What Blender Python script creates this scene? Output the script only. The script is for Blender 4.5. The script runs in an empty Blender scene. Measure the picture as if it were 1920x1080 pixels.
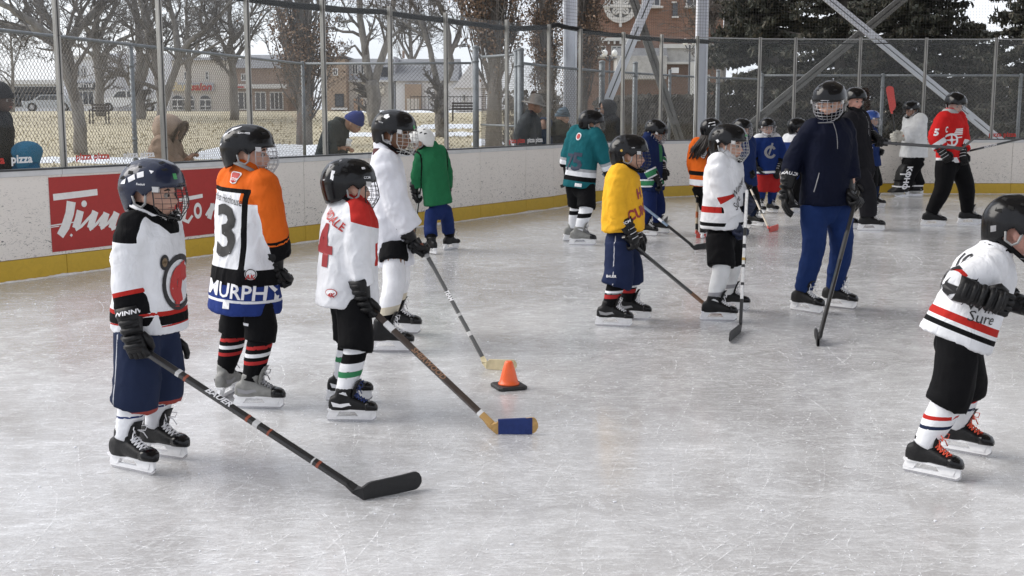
import bpy, bmesh, math, random
import numpy as np
from mathutils import Vector, Matrix, noise
from mathutils.bvhtree import BVHTree

R = random.Random(7)
rad = math.radians
# ---------------------------------------------------------------- camera
FOC = 2250.0; CAMH = 1.6; PIT = math.atan(335.0 / 2250.0)
CP, SP = math.cos(PIT), math.sin(PIT)
scn = bpy.context.scene
COL = scn.collection
cam_d = bpy.data.cameras.new("camera"); cam = bpy.data.objects.new("camera", cam_d); COL.objects.link(cam)
cam_d.sensor_width = 36.0; cam_d.lens = 36.0 * FOC / 1920.0
cam_d.clip_start = 0.1; cam_d.clip_end = 900
cam.location = (0, 0, CAMH); cam.rotation_euler = (math.pi / 2 - PIT, 0, 0)
scn.camera = cam
# ---------------------------------------------------------------- sky, sun, exposure
world = bpy.data.worlds.new("World"); scn.world = world; world.use_nodes = True
nt = world.node_tree; nt.nodes.clear()
def N(tree, typ, **kw):
    n = tree.nodes.new(typ)
    for k, v in kw.items():
        if k.startswith('i_'): n.inputs[int(k[2:])].default_value = v
        else: setattr(n, k, v)
    return n
wo = N(nt, 'ShaderNodeOutputWorld'); bg = N(nt, 'ShaderNodeBackground')
sky = N(nt, 'ShaderNodeTexSky', sky_type='NISHITA', sun_disc=False)
sky.sun_elevation = rad(40); sky.sun_rotation = rad(-80); sky.dust_density = 2.0
SUN_EL, SUN_AZ = 40, -80       # degrees; azimuth clockwise from +Y
tc = N(nt, 'ShaderNodeTexCoord'); mp = N(nt, 'ShaderNodeMapping'); mp.inputs['Scale'].default_value = (1, 1, 3.2)
nz = N(nt, 'ShaderNodeTexNoise'); nz.inputs['Scale'].default_value = 3.0; nz.inputs['Detail'].default_value = 7; nz.inputs['Roughness'].default_value = .6
cr = N(nt, 'ShaderNodeValToRGB'); cr.color_ramp.elements[0].position = .35; cr.color_ramp.elements[1].position = .68
cr.color_ramp.elements[0].color = (4.7, 4.9, 5.45, 1); cr.color_ramp.elements[1].color = (6.4, 6.5, 6.85, 1)
mx = N(nt, 'ShaderNodeMixRGB'); mx.inputs[0].default_value = .86
nt.links.new(tc.outputs['Generated'], mp.inputs[0]); nt.links.new(mp.outputs[0], nz.inputs['Vector']); nt.links.new(nz.outputs['Fac'], cr.inputs[0])
nt.links.new(sky.outputs[0], mx.inputs[1]); nt.links.new(cr.outputs[0], mx.inputs[2]); nt.links.new(mx.outputs[0], bg.inputs[0])
bg.inputs[1].default_value = 0.1; nt.links.new(bg.outputs[0], wo.inputs[0])
sun_d = bpy.data.lights.new("sun", 'SUN'); sun = bpy.data.objects.new("sun", sun_d); COL.objects.link(sun)
sun_d.energy = 1.5; sun_d.angle = rad(45); sun_d.color = (1, .96, .90)
_e, _a = rad(SUN_EL), rad(SUN_AZ)
sd = Vector((math.cos(_e) * math.sin(_a), math.cos(_e) * math.cos(_a), math.sin(_e)))
sun.rotation_euler = sd.to_track_quat('Z', 'Y').to_euler()
scn.view_settings.view_transform = 'Standard'; scn.view_settings.look = 'None'
scn.view_settings.exposure = 1.12; scn.view_settings.gamma = 1; scn.view_settings.use_curve_mapping = False
scn.cycles.use_denoising = True; scn.cycles.max_bounces = 6; scn.cycles.transparent_max_bounces = 24
scn.cycles.glossy_bounces = 3; scn.cycles.diffuse_bounces = 3; scn.cycles.transmission_bounces = 4
scn.cycles.sample_clamp_indirect = 4; scn.cycles.caustics_reflective = False; scn.cycles.caustics_refractive = False

# ---------------------------------------------------------------- from picture to place (calibrated measurements of the photograph)
def ray(px, py):
    return Vector(((px - 960) / FOC, CP + (540 - py) / FOC * SP, -SP + (540 - py) / FOC * CP))
def gnd(px, py, z=0.0):
    d = ray(px, py); t = (z - CAMH) / d.z
    return Vector((d.x * t, d.y * t, z))
def atY(px, py, Y):
    d = ray(px, py); t = Y / d.y
    return Vector((d.x * t, Y, CAMH + d.z * t))

# ---------------------------------------------------------------- materials
MATS = {}
def lin(c):
    return tuple(c) + (1,) if len(c) == 3 else tuple(c)
def mat(name, col, rough=.7, metal=0, spec=.5, var=.0, vscale=20, bump=0., bscale=60, bdist=.01, coat=0, sheen=0, stretch=None, alpha=None):
    if name in MATS: return MATS[name]
    m = bpy.data.materials.new(name); m.use_nodes = True; t = m.node_tree
    b = t.nodes['Principled BSDF']
    b.inputs['Roughness'].default_value = rough; b.inputs['Metallic'].default_value = metal
    b.inputs['Specular IOR Level'].default_value = spec
    b.inputs['Coat Weight'].default_value = coat; b.inputs['Sheen Weight'].default_value = sheen
    b.inputs['Base Color'].default_value = lin(col)
    tcn = N(t, 'ShaderNodeTexCoord'); src = tcn.outputs['Object']
    if stretch:
        mpn = N(t, 'ShaderNodeMapping'); mpn.inputs['Scale'].default_value = stretch
        t.links.new(src, mpn.inputs[0]); src = mpn.outputs[0]
    if var > 0:
        n = N(t, 'ShaderNodeTexNoise'); n.inputs['Scale'].default_value = vscale; n.inputs['Detail'].default_value = 6; n.inputs['Roughness'].default_value = .65
        t.links.new(src, n.inputs['Vector'])
        r = N(t, 'ShaderNodeMapRange'); r.inputs[1].default_value = .3; r.inputs[2].default_value = .7
        r.inputs[3].default_value = 1 - var; r.inputs[4].default_value = 1 + var * .6
        t.links.new(n.outputs['Fac'], r.inputs[0])
        mu = N(t, 'ShaderNodeVectorMath', operation='SCALE'); mu.inputs[0].default_value = col[:3]
        t.links.new(r.outputs[0], mu.inputs['Scale']); t.links.new(mu.outputs[0], b.inputs['Base Color'])
    if bump > 0:
        n2 = N(t, 'ShaderNodeTexNoise'); n2.inputs['Scale'].default_value = bscale; n2.inputs['Detail'].default_value = 4
        t.links.new(src, n2.inputs['Vector'])
        bn = N(t, 'ShaderNodeBump'); bn.inputs['Strength'].default_value = bump; bn.inputs['Distance'].default_value = bdist
        t.links.new(n2.outputs['Fac'], bn.inputs['Height']); t.links.new(bn.outputs[0], b.inputs['Normal'])
    MATS[name] = m
    return m
def cloth_mat(name, base, layers=(), rough=.9, bump=.5, sheen=0.):
    """base colour, then one colour per signed attribute layer_i painted where the attribute is positive (dyed cloth panels)"""
    m = bpy.data.materials.new(name); m.use_nodes = True; t = m.node_tree
    b = t.nodes['Principled BSDF']; b.inputs['Roughness'].default_value = rough; b.inputs['Specular IOR Level'].default_value = .12
    b.inputs['Sheen Weight'].default_value = sheen
    tcn = N(t, 'ShaderNodeTexCoord')
    rgb = N(t, 'ShaderNodeRGB'); rgb.outputs[0].default_value = lin(base); cur = rgb.outputs[0]
    for i, c in enumerate(layers):
        a = N(t, 'ShaderNodeAttribute', attribute_name='layer_%d' % i)
        g = N(t, 'ShaderNodeMath', operation='GREATER_THAN'); g.inputs[1].default_value = 0.0
        t.links.new(a.outputs['Fac'], g.inputs[0])
        x = N(t, 'ShaderNodeMixRGB'); x.inputs[2].default_value = lin(c)
        t.links.new(g.outputs[0], x.inputs[0]); t.links.new(cur, x.inputs[1]); cur = x.outputs[0]
    n = N(t, 'ShaderNodeTexNoise'); n.inputs['Scale'].default_value = 9; n.inputs['Detail'].default_value = 5
    t.links.new(tcn.outputs['Object'], n.inputs['Vector'])
    r = N(t, 'ShaderNodeMapRange'); r.inputs[1].default_value = .3; r.inputs[2].default_value = .7; r.inputs[3].default_value = .86; r.inputs[4].default_value = 1.06
    t.links.new(n.outputs['Fac'], r.inputs[0])
    mu = N(t, 'ShaderNodeVectorMath', operation='SCALE'); t.links.new(cur, mu.inputs[0]); t.links.new(r.outputs[0], mu.inputs['Scale'])
    t.links.new(mu.outputs[0], b.inputs['Base Color'])
    mp1 = N(t, 'ShaderNodeMapping'); mp1.inputs['Scale'].default_value = (1.0, 1.0, .62); mp1.inputs['Rotation'].default_value = (.35, .25, 0)
    t.links.new(tcn.outputs['Object'], mp1.inputs[0])
    f1 = N(t, 'ShaderNodeTexNoise'); f1.inputs['Scale'].default_value = 13; f1.inputs['Detail'].default_value = 3; f1.inputs['Distortion'].default_value = 1.1
    t.links.new(mp1.outputs[0], f1.inputs['Vector'])
    f2 = N(t, 'ShaderNodeTexNoise'); f2.inputs['Scale'].default_value = 420; f2.inputs['Detail'].default_value = 1
    t.links.new(tcn.outputs['Object'], f2.inputs['Vector'])
    b1 = N(t, 'ShaderNodeBump'); b1.inputs['Strength'].default_value = bump; b1.inputs['Distance'].default_value = .02
    b2 = N(t, 'ShaderNodeBump'); b2.inputs['Strength'].default_value = .25; b2.inputs['Distance'].default_value = .002
    t.links.new(f1.outputs['Fac'], b1.inputs['Height']); t.links.new(f2.outputs['Fac'], b2.inputs['Height'])
    t.links.new(b1.outputs[0], b2.inputs['Normal']); t.links.new(b2.outputs[0], b.inputs['Normal'])
    return m
def glass_mat(name, tint=(.93, .95, .95), refl=.05, dirt=.05):
    m = bpy.data.materials.new(name); m.use_nodes = True; t = m.node_tree; t.nodes.clear()
    o = N(t, 'ShaderNodeOutputMaterial'); tr = N(t, 'ShaderNodeBsdfTransparent'); tr.inputs[0].default_value = lin(tint)
    gl = N(t, 'ShaderNodeBsdfGlossy'); gl.inputs['Roughness'].default_value = .03
    df = N(t, 'ShaderNodeBsdfDiffuse'); df.inputs[0].default_value = (.75, .75, .75, 1)
    ge = N(t, 'ShaderNodeNewGeometry'); dp = N(t, 'ShaderNodeVectorMath', operation='DOT_PRODUCT'); t.links.new(ge.outputs['Incoming'], dp.inputs[0]); t.links.new(ge.outputs['Normal'], dp.inputs[1])
    ab = N(t, 'ShaderNodeMath', operation='ABSOLUTE'); t.links.new(dp.outputs['Value'], ab.inputs[0]); om_ = N(t, 'ShaderNodeMath', operation='SUBTRACT'); om_.inputs[0].default_value = 1; t.links.new(ab.outputs[0], om_.inputs[1])
    pw = N(t, 'ShaderNodeMath', operation='POWER'); pw.inputs[1].default_value = 5; t.links.new(om_.outputs[0], pw.inputs[0]); fr = N(t, 'ShaderNodeMath', operation='MULTIPLY_ADD'); fr.inputs[1].default_value = .35; fr.inputs[2].default_value = refl * .3; t.links.new(pw.outputs[0], fr.inputs[0])
    m1 = N(t, 'ShaderNodeMixShader'); m2 = N(t, 'ShaderNodeMixShader')
    t.links.new(fr.outputs[0], m1.inputs[0]); t.links.new(tr.outputs[0], m1.inputs[1]); t.links.new(gl.outputs[0], m1.inputs[2])
    tcn = N(t, 'ShaderNodeTexCoord'); n = N(t, 'ShaderNodeTexNoise'); n.inputs['Scale'].default_value = 2.2; n.inputs['Detail'].default_value = 6
    t.links.new(tcn.outputs['Object'], n.inputs['Vector'])
    r = N(t, 'ShaderNodeMapRange'); r.inputs[1].default_value = .4; r.inputs[2].default_value = .75; r.inputs[3].default_value = dirt * .3; r.inputs[4].default_value = dirt
    t.links.new(n.outputs['Fac'], r.inputs[0]); t.links.new(r.outputs[0], m2.inputs[0])
    t.links.new(m1.outputs[0], m2.inputs[1]); t.links.new(df.outputs[0], m2.inputs[2]); t.links.new(m2.outputs[0], o.inputs[0])
    MATS[name] = m
    return m

# ---------------------------------------------------------------- mesh building
class MB:
    def __init__(s): s.v = []; s.f = []; s.m = []; s.mi = 0
    def add(s, vs, fs, mi=None):
        o = len(s.v); s.v.extend([tuple(x) for x in vs]); s.f.extend([tuple(i + o for i in f) for f in fs])
        s.m.extend([s.mi if mi is None else mi] * len(fs)); return s
    def box(s, c, size, M=None, mi=None):
        x, y, z = size[0] / 2, size[1] / 2, size[2] / 2
        vs = [Vector((a * x, b * y, d * z)) for a in (-1, 1) for b in (-1, 1) for d in (-1, 1)]
        if M is not None: vs = [M @ v for v in vs]
        vs = [v + Vector(c) for v in vs]
        return s.add(vs, [(0, 1, 3, 2), (4, 6, 7, 5), (0, 4, 5, 1), (2, 3, 7, 6), (0, 2, 6, 4), (1, 5, 7, 3)], mi)
    def beam(s, a, b, w, h, up=(0, 0, 1), mi=None):
        a, b = Vector(a), Vector(b); d = (b - a); L = d.length; d.normalize()
        x = d.cross(Vector(up))
        if x.length < 1e-4: x = d.cross(Vector((0, 1, 0)))
        x.normalize(); z = x.cross(d)
        M = Matrix((x, d, z)).transposed()
        return s.box((a + b) / 2, (w, L, h), M, mi)
    def rings(s, rs, cap=True, closed=True, mi=None):
        n = len(rs[0]); vs = [p for r in rs for p in r]; fs = []
        for i in range(len(rs) - 1):
            for j in range(n if closed else n - 1):
                k = (j + 1) % n; fs.append((i * n + j, i * n + k, (i + 1) * n + k, (i + 1) * n + j))
        if cap:
            fs.append(tuple(reversed(range(n)))); fs.append(tuple((len(rs) - 1) * n + j for j in range(n)))
        return s.add(vs, fs, mi)
    def tube(s, pts, r, n=6, cap=True, mi=None, flat=None):
        pts = [Vector(p) for p in pts]
        if not hasattr(r, '__len__'): r = [r] * len(pts)
        rs = []; prev = None
        for i, p in enumerate(pts):
            d = (pts[min(i + 1, len(pts) - 1)] - pts[max(i - 1, 0)])
            if d.length < 1e-9: d = Vector((0, 0, 1))
            d.normalize()
            if prev is None:
                u = d.cross(Vector((0, 0, 1)));
                if u.length < .05: u = d.cross(Vector((0, 1, 0)))
            else: u = prev - d * prev.dot(d)
            u.normalize(); prev = u; w = d.cross(u)
            a, b = (1, 1) if flat is None else flat
            rs.append([p + u * (math.cos(t) * r[i] * a) + w * (math.sin(t) * r[i] * b) for t in [2 * math.pi * (k + .5) / n for k in range(n)]])
        return s.rings(rs, cap, True, mi)
    def ell(s, c, rx, ry=None, rz=None, M=None, nu=12, nv=8, mi=None):
        ry = rx if ry is None else ry; rz = rx if rz is None else rz
        c = Vector(c); rs = []
        vs = [Vector((0, 0, -rz))]
        for i in range(1, nv):
            t = -math.pi / 2 + math.pi * i / nv
            for j in range(nu):
                a = 2 * math.pi * j / nu; vs.append(Vector((rx * math.cos(t) * math.cos(a), ry * math.cos(t) * math.sin(a), rz * math.sin(t))))
        vs.append(Vector((0, 0, rz)))
        if M is not None: vs = [M @ v for v in vs]
        vs = [v + c for v in vs]; fs = []
        for j in range(nu): fs.append((0, 1 + (j + 1) % nu, 1 + j))
        for i in range(nv - 2):
            for j in range(nu):
                k = (j + 1) % nu; fs.append((1 + i * nu + j, 1 + i * nu + k, 1 + (i + 1) * nu + k, 1 + (i + 1) * nu + j))
        L = len(vs) - 1
        for j in range(nu): fs.append((L, L - nu + j, L - nu + (j + 1) % nu))
        return s.add(vs, fs, mi)
    def prism(s, poly, fn, th, mi=None):
        """poly: 2D outline; fn(x,y,d)->3D"""
        n = len(poly)
        vs = [fn(x, y, 0) for x, y in poly] + [fn(x, y, th) for x, y in poly]
        fs = [tuple(reversed(range(n))), tuple(range(n, 2 * n))] + [(i, (i + 1) % n, n + (i + 1) % n, n + i) for i in range(n)]
        return s.add(vs, fs, mi)
    def mesh(s, name='mesh', mats=(), smooth=False):
        me = bpy.data.meshes.new(name); me.from_pydata(s.v, [], s.f)
        for m in mats: me.materials.append(m)
        if len(mats) > 1: me.polygons.foreach_set('material_index', s.m)
        if smooth: me.polygons.foreach_set('use_smooth', [True] * len(me.polygons))
        me.update(); return me
    def obj(s, name, mats, parent=None, smooth=False, **props):
        if not isinstance(mats, (list, tuple)): mats = [mats]
        if parent is not None:
            o3 = origin(parent); s.v = [(x - o3.x, y - o3.y, z - o3.z) for x, y, z in s.v]
        return link(s.mesh(name, mats, smooth), name, parent, **props)
def origin(o):
    p = Vector((0, 0, 0))
    while o is not None: p += o.location; o = o.parent
    return p
def link(me, name, parent=None, **props):
    o = bpy.data.objects.new(name, me); COL.objects.link(o)
    if parent is not None: o.parent = parent
    for k, v in props.items():
        if v: o[k] = v
    return o
def thing(name, loc, label, cat, group=None):
    o = bpy.data.objects.new(name, None); COL.objects.link(o); o.location = loc; o.empty_display_size = .1
    o['label'] = label; o['category'] = cat
    if group: o['group'] = group
    return o
def tag(o, label, cat, group=None):
    o['label'] = label; o['category'] = cat
    if group: o['group'] = group
    return o
def fuse(mb, voxel, it=3, fac=.5):
    """one continuous surface from overlapping closed shapes"""
    me = mb.mesh('tmp'); o = bpy.data.objects.new('tmp', me); COL.objects.link(o)
    md = o.modifiers.new('r', 'REMESH'); md.mode = 'VOXEL'; md.voxel_size = voxel; md.adaptivity = 0
    if it:
        ms = o.modifiers.new('s', 'SMOOTH'); ms.factor = fac; ms.iterations = it
    dg = bpy.context.evaluated_depsgraph_get(); ev = o.evaluated_get(dg)
    m2 = bpy.data.meshes.new_from_object(ev, depsgraph=dg)
    bpy.data.objects.remove(o); bpy.data.meshes.remove(me)
    return m2
def vco(me):
    a = np.empty(len(me.vertices) * 3, 'f'); me.vertices.foreach_get('co', a); return a.reshape(-1, 3)
def vno(me):
    a = np.empty(len(me.vertices) * 3, 'f'); me.vertices.foreach_get('normal', a); return a.reshape(-1, 3)
def setco(me, a):
    me.vertices.foreach_set('co', a.astype('f').ravel()); me.update()
def smoothall(me): me.polygons.foreach_set('use_smooth', [True] * len(me.polygons))
def attr(me, name, arr):
    a = me.attributes.new(name, 'FLOAT', 'POINT'); a.data.foreach_set('value', np.asarray(arr, 'f'))
_tc = {}
def textshape(s, shear=0., offset=0., spacing=1.0, grid=None, sx=1.0):
    """text as flat triangles, height of capitals = 1"""
    k = (s, shear, offset, spacing, grid, sx)
    if k in _tc: return _tc[k]
    c = bpy.data.curves.new('t', 'FONT'); c.body = s; c.shear = shear; c.offset = offset; c.space_character = spacing
    c.align_x = 'CENTER'; c.resolution_u = 2
    o = bpy.data.objects.new('t', c); COL.objects.link(o); dg = bpy.context.evaluated_depsgraph_get(); dg.update()
    me = bpy.data.meshes.new_from_object(o.evaluated_get(dg)); bpy.data.objects.remove(o); bpy.data.curves.remove(c)
    bm = bmesh.new(); bm.from_mesh(me); bpy.data.meshes.remove(me)
    for v in bm.verts: v.co = Vector((v.co.x / .69 * sx, v.co.y / .69, 0))
    if grid: gridcut(bm, grid)
    r = ([v.co.to_2d() for v in bm.verts], [tuple(v.index for v in f.verts) for f in bm.faces]); bm.free()
    _tc[k] = r; return r
def gridcut(bm, g):
    xs = [v.co.x for v in bm.verts]; ys = [v.co.y for v in bm.verts]
    if not xs: return
    for ax, lo, hi in ((0, min(xs), max(xs)), (1, min(ys), max(ys))):
        t = math.floor(lo / g) * g + g
        while t < hi:
            co = (t, 0, 0) if ax == 0 else (0, t, 0); no = (1, 0, 0) if ax == 0 else (0, 1, 0)
            bmesh.ops.bisect_plane(bm, geom=bm.verts[:] + bm.edges[:] + bm.faces[:], plane_co=co, plane_no=no); t += g
    bmesh.ops.triangulate(bm, faces=bm.faces[:]); bm.verts.index_update()
def polyshape(polys, grid=.34):
    bm = bmesh.new()
    for P in polys:
        vs = [bm.verts.new((x, y, 0)) for x, y in P]
        try: bm.faces.new(vs)
        except ValueError: pass
    bmesh.ops.triangulate(bm, faces=bm.faces[:])
    if grid: gridcut(bm, grid)
    bm.verts.index_update()
    r = ([v.co.to_2d() for v in bm.verts], [tuple(v.index for v in f.verts) for f in bm.faces]); bm.free()
    return r
def ringpoly(r0, r1, a0=0, a1=360, n=24, sx=1, sy=1, cx=0, cy=0):
    out = []
    for i in range(n):
        t0 = rad(a0 + (a1 - a0) * i / n); t1 = rad(a0 + (a1 - a0) * (i + 1) / n)
        q = [(cx + r1 * math.cos(t0) * sx, cy + r1 * math.sin(t0) * sy), (cx + r1 * math.cos(t1) * sx, cy + r1 * math.sin(t1) * sy)]
        q += [(cx + r0 * math.cos(t1) * sx, cy + r0 * math.sin(t1) * sy), (cx + r0 * math.cos(t0) * sx, cy + r0 * math.sin(t0) * sy)] if r0 > 0 else [(cx, cy)]
        out.append(q)
    return out
def strokepoly(pts, w):
    """polyline stroke to quads; w width or list"""
    out = []
    if not hasattr(w, '__len__'): w = [w] * len(pts)
    P = [Vector(p) for p in pts]
    nn = []
    for i in range(len(P)):
        d = P[min(i + 1, len(P) - 1)] - P[max(i - 1, 0)]; d.normalize(); nn.append(Vector((-d.y, d.x)))
    for i in range(len(P) - 1):
        a, b = P[i], P[i + 1]
        out.append([tuple(a + nn[i] * w[i] / 2), tuple(a - nn[i] * w[i] / 2), tuple(b - nn[i + 1] * w[i + 1] / 2), tuple(b + nn[i + 1] * w[i + 1] / 2)])
    return out
def flatdecal(shape, fn, name, m, parent, sc=1.0, **props):
    mb = MB(); mb.add([fn(v.x * sc, v.y * sc) for v in shape[0]], shape[1])
    return mb.obj(name, m, parent, **props)
def surfdecal(bvh, shape, at, out, up, sc, name, m, parent, off=.0025, sx=1.0, rot=0, **props):
    """print laid on a cloth or shell surface: flat shape projected along -out"""
    out = Vector(out).normalized(); up = Vector(up); up = (up - out * up.dot(out)).normalized(); rt = up.cross(out)
    c, s_ = math.cos(rad(rot)), math.sin(rad(rot)); vs = []; ok = []
    for v in shape[0]:
        x, y = v.x * sc * sx, v.y * sc; x, y = x * c - y * s_, x * s_ + y * c
        p = Vector(at) + rt * x + up * y
        h = bvh.ray_cast(p + out * .35, -out, .8)
        if h[0] is None: vs.append(p); ok.append(False)
        else: vs.append(h[0] + (h[1] * .5 + out * .5) * off); ok.append(h[1].dot(out) > -.05)
    fs = [f for f in shape[1] if all(ok[i] for i in f)]
    if not fs: return None
    mb = MB(); mb.add(vs, fs); return mb.obj(name, m, parent, smooth=True, **props)
def sstep(a, b, x):
    t = np.clip((x - a) / (b - a), 0, 1); return t * t * (3 - 2 * t)
# ================================================================ SETTING
def terr(x, y):
    t = max(0, min(45, y - 25.5)) * .0325
    return t + .05 * noise.noise(Vector((x * .12, y * .12, 0))) * clip_((y - 28) / 10)
def clip_(v): return max(0., min(1., v))
def hit_terr(px, py):
    d = ray(px, py)
    for i in range(40, 3000):
        t = i * .1; p = Vector((0, 0, CAMH)) + d * t
        if p.z < terr(p.x, p.y): return p
    return Vector((0, 0, CAMH)) + d * 120
LINE = [(-8.0, 5.94), (.70, 19.55)]
BP = [Vector((-8.0, 5.94, 0)), Vector((.70, 19.55, 0)), Vector((1.02, 20.28, 0)), Vector((1.75, 21.12, 0)), Vector((2.76, 22.0, 0)), Vector((3.49, 22.44, 0)), Vector((4.6, 22.82, 0)), Vector((6.0, 22.95, 0)), Vector((14.5, 22.95, 0))]
def on_path(px, off=0., z=1.03, path=None):
    """point of the boards seen in picture column px"""
    path = path or BP
    d = ray(px, 265); k = d.x / d.y
    for a, b in zip(path[:-1], path[1:]):
        # x = k*y
        den = (b.x - a.x) - k * (b.y - a.y)
        if abs(den) < 1e-9: continue
        t = (k * a.y - a.x) / den
        if -1e-6 <= t <= 1 + 1e-6:
            p = a.lerp(b, t); e = (b - a).normalized(); n = Vector((-e.y, e.x, 0)); return p + n * off, e, n
    return None
def ice_mat():
    m = bpy.data.materials.new('ice'); m.use_nodes = True; t = m.node_tree; b = t.nodes['Principled BSDF']
    tcn = N(t, 'ShaderNodeTexCoord'); src = tcn.outputs['Object']
    def nz_(sc, det, scale=(1, 1, 1), rot=0, dist=0, ro=.6):
        mpn = N(t, 'ShaderNodeMapping'); mpn.inputs['Scale'].default_value = scale; mpn.inputs['Rotation'].default_value = (0, 0, rot)
        n = N(t, 'ShaderNodeTexNoise'); n.inputs['Scale'].default_value = sc; n.inputs['Detail'].default_value = det; n.inputs['Distortion'].default_value = dist; n.inputs['Roughness'].default_value = ro
        t.links.new(src, mpn.inputs[0]); t.links.new(mpn.outputs[0], n.inputs['Vector']); return n.outputs['Fac']
    def rmp(s, a, b_, c, d):
        r = N(t, 'ShaderNodeMapRange'); r.inputs[1].default_value = a; r.inputs[2].default_value = b_; r.inputs[3].default_value = c; r.inputs[4].default_value = d; t.links.new(s, r.inputs[0]); return r.outputs[0]
    def mth(op, a, b_):
        n = N(t, 'ShaderNodeMath', operation=op)
        for i, v in enumerate((a, b_)):
            if isinstance(v, (int, float)): n.inputs[i].default_value = v
            else: t.links.new(v, n.inputs[i])
        return n.outputs[0]
    big = rmp(nz_(.5, 6, dist=.6, ro=.6), .35, .65, 0, 1); mid = rmp(nz_(2.6, 10, dist=1.6, ro=.72), .36, .64, 0, 1)
    st = []
    for sc, rot in ((.16, .2), (.2, -.7), (.14, 1.4), (.22, 2.3), (.18, -1.2)):
        st.append(rmp(nz_(34, 6, (sc, 1, 1), rot, .5, .78), .54, .70, 0, 1))
    s = st[0]
    for q in st[1:]: s = mth('MAXIMUM', s, q)
    fine = rmp(nz_(75, 6, ro=.85), .42, .72, 0, 1)
    snow = mth('MULTIPLY', rmp(nz_(4, 10, ro=.78, dist=2.2), .53, .64, 0, 1), rmp(nz_(28, 6, ro=.8), .4, .62, 0, 1))
    arc = N(t, 'ShaderNodeTexVoronoi', feature='DISTANCE_TO_EDGE'); arc.inputs['Scale'].default_value = .9
    mpa = N(t, 'ShaderNodeMapping'); mpa.inputs['Scale'].default_value = (1, 1, 1); na_ = N(t, 'ShaderNodeTexNoise'); na_.inputs['Scale'].default_value = 1.1; na_.inputs['Detail'].default_value = 3
    t.links.new(src, na_.inputs['Vector']); mxa = N(t, 'ShaderNodeMixRGB'); mxa.inputs[0].default_value = .5; t.links.new(src, mxa.inputs[1]); t.links.new(na_.outputs['Color'], mxa.inputs[2]); t.links.new(mxa.outputs[0], arc.inputs['Vector'])
    line = rmp(arc.outputs['Distance'], .0, .012, 1, 0)
    v = mth('ADD', mth('MULTIPLY', s, mth('ADD', mth('MULTIPLY', mid, .35), .14)), mth('ADD', mth('MULTIPLY', mid, .13), mth('MULTIPLY', snow, .3)))
    v = mth('ADD', v, mth('ADD', mth('MULTIPLY', big, .24), mth('ADD', mth('MULTIPLY', fine, .19), mth('MULTIPLY', line, .0))))
    cr_ = N(t, 'ShaderNodeValToRGB'); e = cr_.color_ramp.elements
    e[0].position = .05; e[0].color = (.36, .35, .347, 1); e[1].position = 1.0; e[1].color = (.87, .88, .90, 1)
    x = e.new(.42); x.color = (.62, .622, .63, 1)
    t.links.new(v, cr_.inputs[0]); t.links.new(cr_.outputs[0], b.inputs['Base Color'])
    b.inputs['Coat Weight'].default_value = .5; b.inputs['Coat Roughness'].default_value = .15; rr = rmp(v, .1, .8, .09, .36); t.links.new(rr, b.inputs['Roughness']); b.inputs['Specular IOR Level'].default_value = .55; b.inputs['IOR'].default_value = 1.31
    bn = N(t, 'ShaderNodeBump'); bn.inputs['Strength'].default_value = .35; bn.inputs['Distance'].default_value = .004
    t.links.new(mth('ADD', s, fine), bn.inputs['Height']); t.links.new(bn.outputs[0], b.inputs['Normal'])
    return m
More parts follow.
